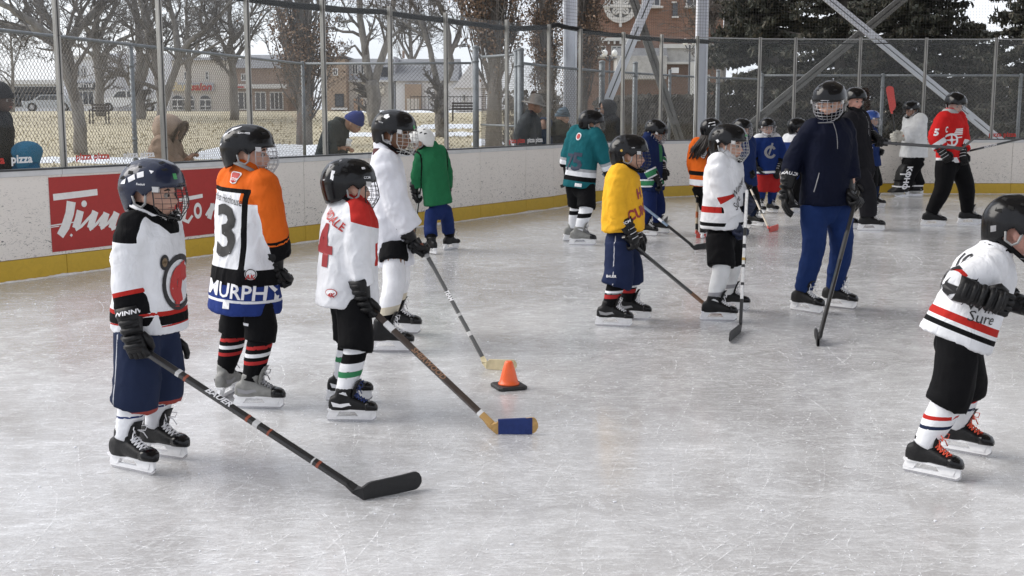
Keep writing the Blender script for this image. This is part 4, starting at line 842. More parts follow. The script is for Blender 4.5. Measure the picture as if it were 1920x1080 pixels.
    for px, pyt, pyb, Y, lab in ((1142, 105, 225, 60, 'twin globe lamp post left of the bright brace'), (1291, 84, 225, 62, 'twin globe lamp post left of the right pale column'), (673, 175, 215, 70, 'slim lamp post with small white head before the grey sided block')):
        x = atY(px, 200, Y).x; z0 = terr(x, Y); zt = atY(px, pyt, Y).z; q = thing('lamp_post', (x, Y, z0), lab, 'lamp post', 'park lamp posts'); b = MB(); b.tube([(x, Y, z0), (x, Y, z0 + .6), (x, Y, zt)], [.09, .055, .045], 8); b.obj('pole', im, q, smooth=True)
        s = (.24 if pyt < 150 else 0); b = MB()
        if s: b.tube([(x - s, Y, zt), (x - s * .5, Y, zt - .2), (x + s * .5, Y, zt - .2), (x + s, Y, zt)], .03, 6); b.obj('arm', im, q, smooth=True)
        for k in ((-1, 1) if s else (0,)): b = MB(); b.ell((x + k * s, Y, zt + .14), .14, .14, .17, None, 14, 9); b.obj('globe', gl, q, smooth=True)
    # benches
    wd = mat('bench_dark', (.04, .03, .025), .7)
    for px, py, w, lab in ((186, 229, .8, 'dark park bench under the big bare tree'), (872, 224, 1.3, 'dark park bench by the iron fence')):
        p = hit_terr(px, py + 3); q = thing('park_bench', p, lab, 'bench', 'park benches')
        for i in range(3): b = MB(); b.box(p + Vector((0, -.1 + .13 * i, .44)), (w, .1, .03)); b.obj('seat_slat', wd, q)
        for i in range(3): b = MB(); b.box(p + Vector((0, .28, .58 + .13 * i)), (w, .03, .09)); b.obj('back_slat', wd, q)
        for s in (-.45, .45):
            b = MB(); b.beam(p + Vector((s * w, -.15, 0)), p + Vector((s * w, -.15, .43)), .05, .05); b.beam(p + Vector((s * w, .25, 0)), p + Vector((s * w, .3, .9)), .05, .05); b.beam(p + Vector((s * w, -.15, .62)), p + Vector((s * w, .28, .62)), .05, .04); b.beam(p + Vector((s * w, -.15, .43)), p + Vector((s * w, -.15, .62)), .05, .04); b.obj('leg_frame', wd, q)
    # vehicles
    wp = mat('car_paint_white', (.7, .71, .73), .25, coat=.6); tyre = mat('tyre', (.02, .02, .02), .8); rim = mat('rim', (.4, .4, .42), .35, metal=.8); cg = mat('car_glass', (.02, .025, .03), .08, spec=.8)
    def car(label, px, Y, prof, wins, L, m, name='pickup_truck', cat='pickup truck', wheels=(-1.7, 1.75)):
        x = atY(px, 205, Y).x; z = 1.42; q = thing(name, (x, Y, z), label, cat)
        b = MB(); b.prism(prof, lambda a, h, d: Vector((x + a, Y - .95 + d, z + h)), 1.9); bd = b.obj('body', m, q)
        for P in wins: b = MB(); b.prism(P, lambda a, h, d: Vector((x + a, Y - .975 + d, z + h)), .03); b.obj('side_window', cg, q)
        for wx in wheels:
            b = MB(); b.tube([(x + wx, Y - .98, z + .36), (x + wx, Y - .74, z + .36)], .38, 20); w = b.obj('wheel', tyre, q); b = MB(); b.tube([(x + wx, Y - 1.0, z + .36), (x + wx, Y - .97, z + .36)], .22, 16); b.obj('rim', rim, w)
        b = MB(); b.box((x - L / 2 + .03, Y - .75, z + .8), (.1, .3, .18)); b.obj('headlight', PRINTW, q); b = MB(); b.box((x - L / 2 + .02, Y, z + .45), (.12, 1.9, .16)); b.obj('bumper', rim, q)
    car('white pickup truck parked before the tall white building', 248, 103, [(-2.8, .4), (-2.8, 1.0), (-1.5, 1.15), (-.9, 1.75), (.7, 1.78), (.9, 1.15), (2.8, 1.15), (2.8, .4)], [[(-1.3, 1.17), (-.82, 1.66), (-.2, 1.68), (-.2, 1.17)], [(-.08, 1.17), (-.08, 1.68), (.58, 1.68), (.72, 1.17)]], 5.6, wp)
    car('silver car parked by the low white store at the far left', 98, 104, [(-2.2, .35), (-2.2, .8), (-1.3, .95), (-.6, 1.4), (.8, 1.42), (1.6, .98), (2.2, .9), (2.2, .35)], [[(-1.05, .97), (-.52, 1.33), (.1, 1.35), (.1, .97)], [(.2, .97), (.2, 1.35), (.75, 1.34), (1.3, .97)]], 4.4, mat('car_paint_silver', (.4, .42, .45), .3, metal=.4, coat=.5), 'parked_car', 'car', (-1.35, 1.35))
def build_cone():
    p = gnd(954, 727); t = thing('traffic_cone', p, 'small bright orange plastic cone on a black square base', 'cone'); om = mat('cone_orange', (.85, .13, .03), .4, var=.06, vscale=30); km = mat('cone_base_black', (.02, .02, .02), .6, var=.2)
    M = Matrix.Rotation(rad(20), 4, 'Z'); b = MB(); rs = []
    for z, r in ((0, .085), (.006, .088), (.016, .088), (.022, .083)): rs.append([p + (M @ Vector((x * r, y * r, z))) for x, y in [(-1, -.8), (-.8, -1), (.8, -1), (1, -.8), (1, .8), (.8, 1), (-.8, 1), (-1, .8)]])
    b.rings(rs); b.obj('base', km, t)
    b = MB(); rs = []
    for z, r in ((.022, .062), (.03, .062), (.034, .055), (.06, .049), (.11, .036), (.15, .024), (.158, .018), (.159, .010)): rs.append([p + Vector((r * math.cos(a), r * math.sin(a), z)) for a in [2 * math.pi * k / 28 for k in range(28)]])
    b.rings(rs); b.obj('cone_body', om, t, smooth=True)

def build_roof():
    """open-sided steel canopy over the right part of the rink (above the frame), edge running over the left skaters"""
    t = thing('canopy_roof', (5, 24.6, 7.6), 'steel canopy roof carried by the pale columns high above the rink', 'roof')
    m = mat('roof_deck', (.44, .40, .35), .7, var=.1, vscale=.5); s_ = mat('roof_steel', (.4, .42, .47), .5, var=.1)
    P = [(.3, 24.9), (-2, -8), (17, -8), (17, 24.9)]; zc = lambda x: 7.6 + .12 * min(x + 3, 17) 
    b = MB()
    xs = [0, .1, .2, .3, .4, .5, .6, .7, .8, .9, 1]; rows = []
    for u in xs: rows.append([Vector((.3 + 16.7 * u, 24.9, zc(17 * u))), Vector((-2.2 + 19.2 * u, -8, zc(17 * u)))])
    V = [p for r in rows for p in r] + [p + Vector((0, 0, .12)) for r in rows for p in r]; n = len(rows) * 2
    F = []
    for i in range(len(rows) - 1):
        F += [(2 * i, 2 * i + 1, 2 * i + 3, 2 * i + 2), (n + 2 * i, n + 2 * i + 2, n + 2 * i + 3, n + 2 * i + 1)]
    F += [(0, n, n + 1, 1), (n - 2, n - 1, 2 * n - 1, 2 * n - 2)]
    b.add(V, F); b.obj('roof_deck', m, t)
    for k in range(6):
        y = 24.3 - 5.6 * k; u0 = (24.9 - y) / 32.9; x0 = .3 - 2.5 * u0
        b = MB(); b.beam((x0 + .2, y, zc(0) - .25), (16.6, y, zc(17) - .25), .2, .4); b.obj('roof_beam', s_, t)
# ================================================================ PEOPLE
SKIN = {'fair': (.55, .33, .25), 'tan': (.34, .19, .125), 'brown': (.22, .115, .07), 'dark': (.07, .04, .028), 'pink': (.58, .31, .25)}
def skinmat(k): return mat('skin_' + k, SKIN[k], .5, spec=.4, var=.12, vscale=30)
BLACK = mat('black_plastic', (.005, .005, .006), .2, spec=.3, coat=0, var=.2, vscale=14)
NAVYP = mat('navy_plastic', (.008, .013, .035), .2, spec=.4, coat=0, var=.2, vscale=14)
WHITEP = mat('white_plastic', (.82, .82, .83), .35, var=.08, vscale=40)
BLUEP = mat('blue_plastic', (.02, .06, .25), .25, coat=.4)
BLACKCLOTH = mat('black_cloth', (.006, .006, .007), .9, spec=.15, var=.25, vscale=18, bump=.5, bscale=30, bdist=.01)
BLACKLEATHER = mat('black_leather', (.007, .007, .008), .5, spec=.3, var=.3, vscale=25, bump=.4, bscale=70, bdist=.004)
NAVYCLOTH = mat('navy_glove_cloth', (.014, .02, .05), .6, var=.3, vscale=25, bump=.4, bscale=60, bdist=.004)
WHITECLOTH = mat('white_cloth', (.74, .74, .76), .85, var=.1, vscale=12)
STEEL = mat('skate_steel', (.5, .5, .52), .25, metal=.9)
CHROME = mat('cage_chrome', (.4, .4, .42), .35, metal=.7)
CAGEW = mat('cage_white_wire', (.5, .5, .48), .35)
CAGEB = mat('cage_black_wire', (.015, .015, .016), .35)
PRINTW = mat('white_print', (.75, .75, .77), .6); PRINTK = mat('black_print', (.012, .012, .014), .6)
PRINTR = mat('red_print', (.42, .02, .018), .6); PRINTG = mat('green_print', (.06, .3, .1), .6); PRINTGY = mat('grey_print', (.25, .25, .26), .6)
PRINTN = mat('navy_print', (.015, .03, .13), .6); PRINTY = mat('gold_print', (.55, .36, .06), .6)
EYEW = mat('eye_white', (.3, .27, .25), .3); IRIS = mat('eye_iris', (.03, .018, .012), .15); LIPS = mat('lips', (.36, .12, .1), .45)
HAIRD = mat('hair_dark', (.016, .011, .009), .55, spec=.4, var=.4, vscale=60, stretch=(1, 1, .15), bump=.6, bscale=80, bdist=.004)
HAIRB = mat('hair_brown', (.06, .035, .02), .55, spec=.4, var=.4, vscale=60, stretch=(1, 1, .15), bump=.6, bscale=80, bdist=.004)

def clip01(x): return max(0., min(1., x))
def ik(a, c, l1, l2, pole):
    d = c - a; D = d.length
    if D > .985 * (l1 + l2): k = D / (.985 * (l1 + l2)); l1 *= k; l2 *= k
    d = d.normalized(); x = (l1 * l1 - l2 * l2 + D * D) / (2 * D); h = math.sqrt(max(0, l1 * l1 - x * x))
    p = pole - d * pole.dot(d); p.normalize()
    return a + d * x + p * h
def bend(a, b, c, n=10, k=.35):
    """smooth path a-b-c"""
    out = []; p1 = b.lerp(a, k); p2 = b.lerp(c, k)
    for i in range(n // 2): out.append(a.lerp(p1, i / (n // 2)))
    for i in range(5):
        t = i / 4; out.append(p1 * (1 - t) ** 2 + b * (2 * t * (1 - t)) + p2 * t * t)
    for i in range(1, n // 2 + 1): out.append(p2.lerp(c, i / (n // 2)))
    return out
def sup(cx, f, l, rf, rl, n=20, e=2.5):
    out = []
    for k in range(n):
        t = 2 * math.pi * k / n; c, s = math.cos(t), math.sin(t)
        out.append(cx + f * (rf * math.copysign(abs(c) ** (2 / e), c)) + l * (rl * math.copysign(abs(s) ** (2 / e), s)))
    return out
def polydist(P, pts):
    """distance to polyline, metres along it"""
    best = np.full(len(P), 1e9); tt = np.zeros(len(P)); acc = 0
    for a, b in zip(pts[:-1], pts[1:]):
        a_, d = np.array(a), np.array(b - a); L = np.linalg.norm(d); d = d / L
        t = np.clip((P - a_) @ d, 0, L); q = a_ + t[:, None] * d; r = np.linalg.norm(P - q, axis=1)
        w = r < best; best[w] = r[w]; tt[w] = (acc + t)[w]; acc += L
    return best, tt
def folds(me, amp, seed, fz=2.6, fx=8.5):
    P = vco(me); Nn = vno(me); d = np.zeros(len(P)); o = seed * 7.31
    for i, p in enumerate(P):
        q = Vector((p[0] * fx + o, p[1] * fx, p[2] * fz + p[0] * 3)); w = noise.noise(Vector((p[0] * 3 + o, p[1] * 3, p[2] * 3)))
        a = max(0., 1 - abs(noise.noise(q + Vector((w, -w, w)) * 1.3)) * 4.2) ** 1.6
        q2 = Vector((p[0] * 13 - p[2] * 9, p[1] * 13 + o, p[2] * 8 + p[0] * 6)); c = max(0., 1 - abs(noise.noise(q2 + Vector((w, w, 0)))) * 4.5) ** 1.5
        b = noise.noise(Vector((p[0] * 16, p[1] * 16 + o, p[2] * 11)))
        d[i] = (a - .3) * (.45 + w * .9) + (c - .25) * (.28 - w * .5) + b * .10 + w * .5
    setco(me, P + Nn * (d * amp)[:, None])

# ---- skate prototypes (size of a child's: 0.26 m), toe towards +X, blade bottom at z=0 under the ankle
_proto = {}
def proto_skate():
    if 'boot' in _proto: return
    mb = MB(); z0 = .068
    rows = [(-.1, .045, .016), (-.09, .075, .028), (-.06, .09, .036), (0, .095, .039), (.05, .075, .043), (.10, .053, .046), (.14, .044, .042), (.162, .034, .031), (.172, .02, .014)]
    rs = []
    for x, tz, hw in rows:
        r = []
        for k in range(14):
            t = 2 * math.pi * k / 14; c, s = math.cos(t), math.sin(t)
            r.append(Vector((x, hw * math.copysign(abs(c) ** .7, c), z0 + tz / 2 + tz / 2 * math.copysign(abs(s) ** .75, s))))
        rs.append(r)
    mb.rings(rs)
    rs = []
    for z, cx, rf, rl in [(.07, -.035, .062, .036), (.11, -.028, .058, .038), (.14, -.018, .052, .039), (.165, -.010, .052, .042), (.185, -.006, .053, .044), (.195, -.008, .046, .04)]:
        rs.append(sup(Vector((cx, 0, z)), Vector((1, 0, 0)), Vector((0, 1, 0)), rf, rl, 14))
    mb.rings(rs)
    me = fuse(mb, .0065, 2); smoothall(me); me.materials.append(BLACKLEATHER); _proto['boot'] = me
    mb = MB(); rs = []
    for x, tz, hw in [(.112, .0545, .0475), (.14, .049, .0445), (.163, .039, .034), (.176, .022, .017)]:
        r = []
        for k in range(14):
            t = 2 * math.pi * k / 14; c, s = math.cos(t), math.sin(t)
            r.append(Vector((x, hw * math.copysign(abs(c) ** .7, c), z0 - .003 + (tz + .004) / 2 + (tz + .004) / 2 * math.copysign(abs(s) ** .75, s))))
        rs.append(r)
    mb.rings(rs); _proto['cap'] = mb.mesh('toe_cap', [BLACK], True)
    mb = MB()   # tongue
    rs = []
    for x, z, w in [(.045, .12, .03), (.042, .155, .034), (.048, .185, .036), (.064, .22, .034), (.076, .235, .026)]:
        rs.append([Vector((x + dx, y, z + dz)) for dx, y, dz in [(0, -w, 0), (.012, -w * .6, .004), (.014, w * .6, .004), (0, w, 0), (-.008, w * .5, 0), (-.008, -w * .5, 0)]])
    mb.rings(rs); _proto['tongue'] = mb.mesh('tongue', [BLACKLEATHER], True)
    mb = MB()   # laces: crossings up the instep
    def inst(t): # point on instep ridge
        P = [(.118, .116), (.095, .131), (.07, .145), (.052, .16), (.046, .178), (.046, .192)]
        i = min(int(t * 5), 4); u = t * 5 - i; return P[i][0] * (1 - u) + P[i + 1][0] * u, P[i][1] * (1 - u) + P[i + 1][1] * u
    n = 8
    for i in range(n):
        t0, t1 = i / n, min(1, (i + 1) / n)
        for s in (-1, 1):
            (x0, zz0), (x1, zz1) = inst(t0), inst(t1)
            w = .026
            mb.tube([(x0, -s * w, zz0 - .010), (x0 * .5 + x1 * .5 + .006, 0, (zz0 + zz1) / 2 + .006), (x1, s * w, zz1 - .010)], .0034, 4)
    for s in (-1, 1):
        mb.tube([(.05, 0, .197), (.07, s * .02, .214), (.088, s * .04, .21), (.085, s * .03, .19), (.055, 0, .195)], .003, 4)
        mb.tube([(.05, 0, .197), (.072, s * .03, .18), (.08, s * .045, .15)], .003, 4)
    _proto['lace'] = mb.mesh('lace', [WHITECLOTH], True)
    mb = MB()   # holder
    def side(poly, w): mb.prism(poly, lambda x, y, d: Vector((x, d - w / 2, y)), w)
    side([(-.104, .072), (-.098, .062), (.14, .062), (.165, .07), (.165, .077), (-.104, .077)], .05)
    side([(-.098, .064), (-.034, .064), (-.060, .026), (-.086, .026)], .022)
    side([(.046, .064), (.15, .064), (.135, .026), (.072, .026)], .022)
    side([(-.11, .014), (.148, .014), (.168, .030), (.15, .034), (-.112, .029)], .013)
    side([(-.112, .028), (-.098, .064), (-.086, .064), (-.09, .028)], .016)
    side([(.138, .03), (.15, .064), (.165, .064), (.166, .03)], .016)
    _proto['holder'] = mb.mesh('holder', [WHITEP])
    mb = MB(); w = .004
    mb.prism([(-.112, .014), (-.104, .003), (-.08, 0), (.12, 0), (.15, .004), (.168, .018), (.172, .034), (.15, .016), (-.112, .016)], lambda x, y, d: Vector((x, d - w / 2, y)), w)
    _proto['blade'] = mb.mesh('blade', [STEEL])
    mb = MB()   # coloured side panel
    for s in (-1, 1):
        for P in ([(-.07, .092), (-.02, .088), (.02, .1), (.055, .098), (.02, .115), (-.03, .108), (-.08, .12)],):
            n_ = len(P); mb.add([(x, s * (.0405 if x > -.05 else .036), z) for x, z in P], [tuple(range(n_))])
    _proto['panel'] = mb.mesh('panel', [PRINTGY])
def skate(parent, pos, yaw, s, boot=None, lace=None, cap=None, panel=None, pitch=0, holder=None):
    proto_skate()
    b = link(_proto['boot'], 'skate', parent)
    b.location = pos - origin(parent); b.rotation_euler = (0, rad(pitch), rad(yaw)); b.scale = (s, s, s)
    def ch(k, nm, m):
        o = link(_proto[k], nm, b)
        if m is not None: o.material_slots[0].link = 'OBJECT'; o.material_slots[0].material = m
        return o
    if boot is not None: b.material_slots[0].link = 'OBJECT'; b.material_slots[0].material = boot
    ch('cap', 'toe_cap', cap); ch('tongue', 'tongue', boot); ch('lace', 'laces', lace); ch('holder', 'blade_holder', holder); ch('blade', 'blade', None)
    if panel is not None: ch('panel', 'side_panel', panel)
    return b

# ---- glove prototypes: wrist at origin, fingers +X, back of hand +Z, thumb +Y
def proto_glove(kind):
    k = 'glove_' + kind
    if k in _proto: return _proto[k]
    mb = MB(); X, Y, Z = Vector((1, 0, 0)), Vector((0, 1, 0)), Vector((0, 0, 1))
    rs = []
    for x, ry, rz in [(-.115, .03, .03), (-.118, .057, .05), (-.09, .056, .048), (-.05, .05, .042), (-.01, .043, .034), (.01, .042, .03)]:
        rs.append(sup(Vector((x, 0, 0)), Y, Z, ry, rz, 14, 2.8))
    mb.rings(rs)
    rs = []
    for x, ry, rz, cz in [(-.005, .041, .028, 0), (.03, .047, .03, 0), (.07, .048, .026, 0), (.088, .043, .02, -.004)]:
        rs.append(sup(Vector((x, 0, cz)), Y, Z, ry, rz, 14, 3))
    mb.rings(rs)
    for i, x in enumerate([-.088, -.052, -.016, .02, .055]):   # padded rolls across the back
        mb.tube([(x, -.042, .012), (x + .002, -.022, .04 - i * .003), (x + .002, .022, .04 - i * .003), (x, .042, .012)], .0145, 8)
    L = [.93, 1.05, 1.0, .85]
    for i in range(4):
        y = -.036 + i * .024; f = L[3 - i]
        if kind == 'grip': P = [(.068, y, .004), (.068 + .038 * f, y, -.008), (.068 + .04 * f, y * .95, -.04), (.068 + .018 * f, y * .9, -.06), (.062, y * .9, -.055)]
        else: P = [(.068, y, .004), (.068 + .045 * f, y, -.004), (.068 + .078 * f, y * .95, -.028), (.068 + .092 * f, y * .92, -.055)]
        mb.tube(P, [.0155, .0155, .0145, .0135, .011][:len(P)], 8)
    if kind == 'grip': P = [(.01, .036, -.008), (.045, .058, -.02), (.075, .048, -.045), (.085, .025, -.06)]
    else: P = [(.01, .036, -.008), (.04, .06, -.018), (.075, .066, -.03), (.1, .06, -.04)]
    mb.tube(P, [.018, .0185, .016, .012], 8)
    me = mb.mesh('glove', [BLACKLEATHER], True); _proto[k] = me
    mb = MB()
    for i, x in enumerate([-.07, -.034, .002, .038]):
        mb.tube([(x, -.040, .024), (x, -.018, .0405 - i * .002), (x, .018, .0405 - i * .002), (x, .040, .024)], .0035, 4)
    _proto['trim'] = mb.mesh('glove_trim', [PRINTW], True)
    mb = MB()
    for y0, y1, z0, z1 in [(-.052, -.02, .0385, .0515), (-.02, .02, .0515, .0515), (.02, .052, .0515, .0385)]:
        mb.add([(-.116, y0, z0), (-.116, y1, z1), (-.082, y1, z1 + .001), (-.082, y0, z0 + .001)], [(0, 1, 2, 3)])
    _proto['cuffband'] = mb.mesh('cuff_band', [PRINTW])
    return me
def glove(parent, hand, fore, stickdir, side, s=1., kind='grip', m=None, trim=None, flip=False, text=None):
    """hand: centre of the fist; fore: forearm direction; side +1 left, -1 right"""
    me = proto_glove(kind); X = fore.normalized()
    Y = (stickdir - X * stickdir.dot(X)); Y.normalize()
    if flip: Y = -Y
    Z = X.cross(Y)
    M3 = Matrix((X, Y, Z)).transposed()
    if side > 0 and False: pass
    c = Vector((.075, 0, -.03)) if kind == 'grip' else Vector((.06, 0, 0))
    wrist = hand - M3 @ (c * s)
    o = link(me, 'glove', parent); o.matrix_local = Matrix.Translation(wrist - origin(parent)) @ M3.to_4x4() @ Matrix.Scale(s, 4)
    if m is not None: o.material_slots[0].link = 'OBJECT'; o.material_slots[0].material = m
    if trim is not None:
        t = link(_proto['trim'], 'glove_trim', o); t.material_slots[0].link = 'OBJECT'; t.material_slots[0].material = trim
    if text:   # maker's name printed on the cuff, on its outer side
        W4 = Matrix.Translation(wrist) @ M3.to_4x4() @ Matrix.Scale(s, 4)
        bv = BVHTree.FromPolygons([W4 @ v.co for v in me.vertices], [tuple(p.vertices) for p in me.polygons])
        at = W4 @ Vector((-.093, 0, 0)); out = Vector((0, 0, CAMH)) - at; out = (out - X * out.dot(X)).normalized()
        q = textshape(text, .15, .03, 1.05, .5, 1.25); surfdecal(bv, ([Vector((p.x, p.y - .5)) for p in q[0]], q[1]), at, out, -X, .0185 * s, 'glove_lettering', PRINTW, parent, .004)
    return o, wrist

# ---- helmet
def Hs(a, e, off=0.):
    a, e = rad(a), rad(e); d = (math.cos(e) * math.cos(a), math.cos(e) * math.sin(a), math.sin(e))
    Lx = .128 if d[0] > 0 else .142; Hz = .122 if d[2] > 0 else .2; n = 2.45
    r = (abs(d[0] / Lx) ** n + abs(d[1] / .108) ** n + abs(d[2] / Hz) ** n) ** (-1 / n)
    p = Vector(d) * r
    if p.z < 0: k = 1 + p.z * 1.6; p.x *= k; p.y *= k
    g = off
    y = abs(p.y); x = p.x
    if p.z > .02:
        g += .005 * (1 - clip01((y - .028) / .008)) * clip01((.12 - abs(x)) / .03)
        g -= .004 * clip01(1 - abs(y - .062 - .1 * abs(x + .02)) / .008)
    g += .0035 * clip01((x + .012 + (p.z) * .25) / .006)
    if -.02 < p.z < .075: g -= .003 * clip01(1 - abs(p.z - .042 - x * .12) / .007)
    return p + Vector(d) * g
def hedge(a):
    a = abs((a + 180) % 360 - 180)
    K = [(0, 10), (40, 9), (62, 5), (74, -3), (80, -12), (84, -8), (96, 1), (108, -4), (114, -26), (130, -33), (180, -37)]
    for (a0, e0), (a1, e1) in zip(K[:-1], K[1:]):
        if a <= a1: t = (a - a0) / (a1 - a0); return e0 * (1 - t) + e1 * t
    return -37
def helmet(parent, M, s, m, cage='white', patches=(), texts=(), strap=None, visor=False, fine=True):
    T = lambda p: M @ (Vector(p) * s)
    na, ne = (56, 18) if fine else (36, 12)
    mb = MB(); rs = []
    for j in range(ne):
        t = j / (ne - 1); r = []
        for i in range(na):
            a = 360 * i / na; e0 = hedge(a); e = e0 + (86 - e0) * t; r.append(T(Hs(a, e)))
        rs.append(r)
    rim = [T(Hs(360 * i / na, hedge(360 * i / na), -.012)) for i in range(na)]
    rs.insert(0, rim); inner = [T(Hs(360 * i / na, max(hedge(360 * i / na), 8) + 10, -.014)) for i in range(na)]
    rs.insert(0, inner)
    mb.rings(rs, cap=False); n0 = len(mb.v); mb.add([], []); mb.f.append(tuple(range(n0 - na, n0))); mb.m.append(0)
    hm = mb.obj('helmet', m, parent, smooth=True)
    def patch(P, mm, nm, off=.0012, smooth=False):
        b = MB(); n = len(P); c = (sum(p[0] for p in P) / n, sum(p[1] for p in P) / n)
        vs = [T(Hs(c[0], c[1], off + .0005))] + [T(Hs(a, e, off)) for a, e in P]
        b.add(vs, [(0, 1 + i, 1 + (i + 1) % n) for i in range(n)]); return b.obj(nm, mm, hm)
    HOLE = mat('helmet_vent_dark', (.004, .004, .004), .9)
    for sgn in (-1, 1):
        for a, e, w, h in [(35, 42, 9, 3), (32, 60, 12, 3.5), (120, 35, 8, 4), (138, 22, 8, 4), (150, 45, 9, 4), (100, 50, 7, 3)]:
            patch([(sgn * (a + w * x), e + h * y) for x, y in [(-1, -.6), (.6, -1), (1, .6), (-.6, 1)]], HOLE, 'vent')
    for P, mm, sgn in patches: patch([(sgn * a, e) for a, e in P], mm, 'helmet_patch', .002)
    for tx, a, e, h, mm, bgm in texts:   # word on the shell: centre azimuth, elevation, height in degrees
        sh = textshape(tx, .15, .015, 1, .5); b = MB(); k = h * 1.05; sg = 1 if a < 0 else 1
        if bgm is not None:
            hw = max(v.x for v in sh[0]) * k + 1.5
            patch([(a - hw, e - h * .35), (a + hw, e - h * .35), (a + hw, e + h * 1.35), (a - hw, e + h * 1.35)][::1], bgm, 'sticker', .0015)
        b.add([T(Hs(a + v.x * k, e + v.y * h, .0028)) for v in sh[0]], sh[1]); b.obj('helmet_lettering', mm, hm)
    # ear loops and chin strap
    for sg in (-1, 1):
        b = MB(); b.tube([T((.022, sg * .104, -.01)), T((.018, sg * .1, -.05)), T((.0, sg * .096, -.066)), T((-.03, sg * .094, -.055)), T((-.04, sg * .098, -.02))], .0055 * s, 6)
        b.obj('ear_loop', mat('clear_ear_plastic', (.25, .25, .25), .3), hm, smooth=True)
    b = MB()
    for sg in (-1, 1): b.tube([T((-.055, sg * .088, -.058)), T((0, sg * .094, -.078)), T((.04, sg * .08, -.098)), T((.075, sg * .03, -.118))], .008 * s, 6, flat=(.35, 1.2))
    b.obj('chin_strap', strap or BLACKCLOTH, hm, smooth=True)
    if cage:
        cm = {'white': CAGEW, 'black': CAGEB, 'chrome': CHROME}[cage]
        def cg(a, z):
            t = (.035 - z) / .16
            X = .128 + .026 * math.sin(min(1, t * 1.25) * math.pi * .62) - .036 * max(0, t - .6) / .4
            Yr = .104 - .014 * t - .03 * max(0, t - .6) / .4
            a = rad(a); return T((X * math.cos(a) ** .8 if math.cos(a) > 0 else 0, Yr * math.sin(a) * 1.02, z))
        b = MB(); wr = .0016 * s * (1 if fine else 1.15); n_ = 4
        for z in (.018, -.004, -.026, -.048, -.07, -.092, -.11): b.tube([cg(a, z + .004 * math.cos(rad(a))) for a in range(-72, 73, 12)], wr, n_, cap=False)
        for a in (-60, -44, -28, -10, 10, 28, 44, 60): b.tube([cg(a, z) for z in (.034, .012, -.01, -.032, -.055, -.078, -.1, -.12)], wr, n_, cap=False)
        fr = [cg(a, .034) for a in range(-74, 75, 12)] + [cg(74, z) for z in (0, -.03, -.06)] + [cg(a, -.09 - .03 * (1 - abs(a) / 66.)) for a in range(64, -65, -16)] + [cg(-74, z) for z in (-.06, -.03, 0)]
        fr.append(fr[0]); b.tube(fr, wr * 1.9, 5, cap=False)
        cgm = b.obj('face_cage', cm, parent, smooth=True)
        for sg in (-1, 1): b = MB(); b.box(T((.065, sg * .1, .012)), (.028 * s, .012 * s, .022 * s), M.to_3x3()); b.obj('cage_clip', mat('clip_clear', (.45, .45, .45), .3), cgm)
        b = MB(); b.ell(T((.088, 0, -.112)), .03 * s, .036 * s, .016 * s, M.to_3x3(), 12, 7); b.obj('chin_cup', BLACKCLOTH, cgm, smooth=True)
    if visor:
        b = MB(); rs = []
        for z, X in ((.035, .136), (-.01, .15), (-.055, .152)):
            rs.append([T((X * math.cos(rad(a)), .112 * math.sin(rad(a)), z)) for a in range(-80, 81, 16)])
        b.rings(rs, cap=False, closed=False); b.obj('visor', MATS['visor_glass'], hm, smooth=True)
    return hm
def face_parts(parent, M, s, skin, brow):
    T = lambda p: M @ (Vector(p) * s)
    M3 = M.to_3x3()
    for sg in (-1, 1):
        b = MB(); b.ell(T((.0745, sg * .031, -.016)), .0118 * s, nu=12, nv=8); e = b.obj('eye', EYEW, parent, smooth=True)
        b = MB(); b.ell(T((.0825, sg * .0305, -.016)), .0062 * s, .0072 * s, .0072 * s, M3, 10, 6); b.obj('iris', IRIS, e, smooth=True)
        b = MB(); b.tube([T((.083, sg * .014, .004)), T((.084, sg * .03, .009)), T((.074, sg * .046, .004))], [.0035 * s, .0045 * s, .002 * s], 5); b.obj('eyebrow', brow, parent, smooth=True)
    b = MB(); b.tube([T((.078, -.022, -.068)), T((.089, -.009, -.0655)), T((.091, 0, -.067)), T((.089, .009, -.0655)), T((.078, .022, -.068))], [.002 * s, .0042 * s, .004 * s, .0042 * s, .002 * s], 6)
    b.tube([T((.080, -.016, -.0725)), T((.089, 0, -.075)), T((.080, .016, -.0725))], [.002 * s, .005 * s, .002 * s], 6); b.obj('lips', LIPS, parent, smooth=True)
def head_shapes(mb, M, s):
    T = lambda p: M @ (Vector(p) * s); M3 = M.to_3x3()
    E = lambda c, x, y, z: mb.ell(T(c), x * s, y * s, z * s, M3, 18, 12)
    E((-.005, 0, .01), .094, .076, .096); E((.022, 0, -.045), .064, .06, .062); E((.045, 0, -.082), .036, .033, .026)
    E((.05, 0, .012), .04, .06, .035)
    for sg in (-1, 1):
        E((.05, sg * .034, -.042), .027, .024, .024); E((.006, sg * .078, -.025), .019, .0085, .029); E((.068, sg * .026, .008), .016, .02, .010)
    mb.tube([T((.075, 0, -.004)), T((.092, 0, -.026)), T((.103, 0, -.043)), T((.086, 0, -.053))], [.008 * s, .0095 * s, .0125 * s, .011 * s], 8)
    for sg in (-1, 1): E((.088, sg * .011, -.046), .010, .007, .0065)
    E((.078, 0, -.069), .016, .024, .013)

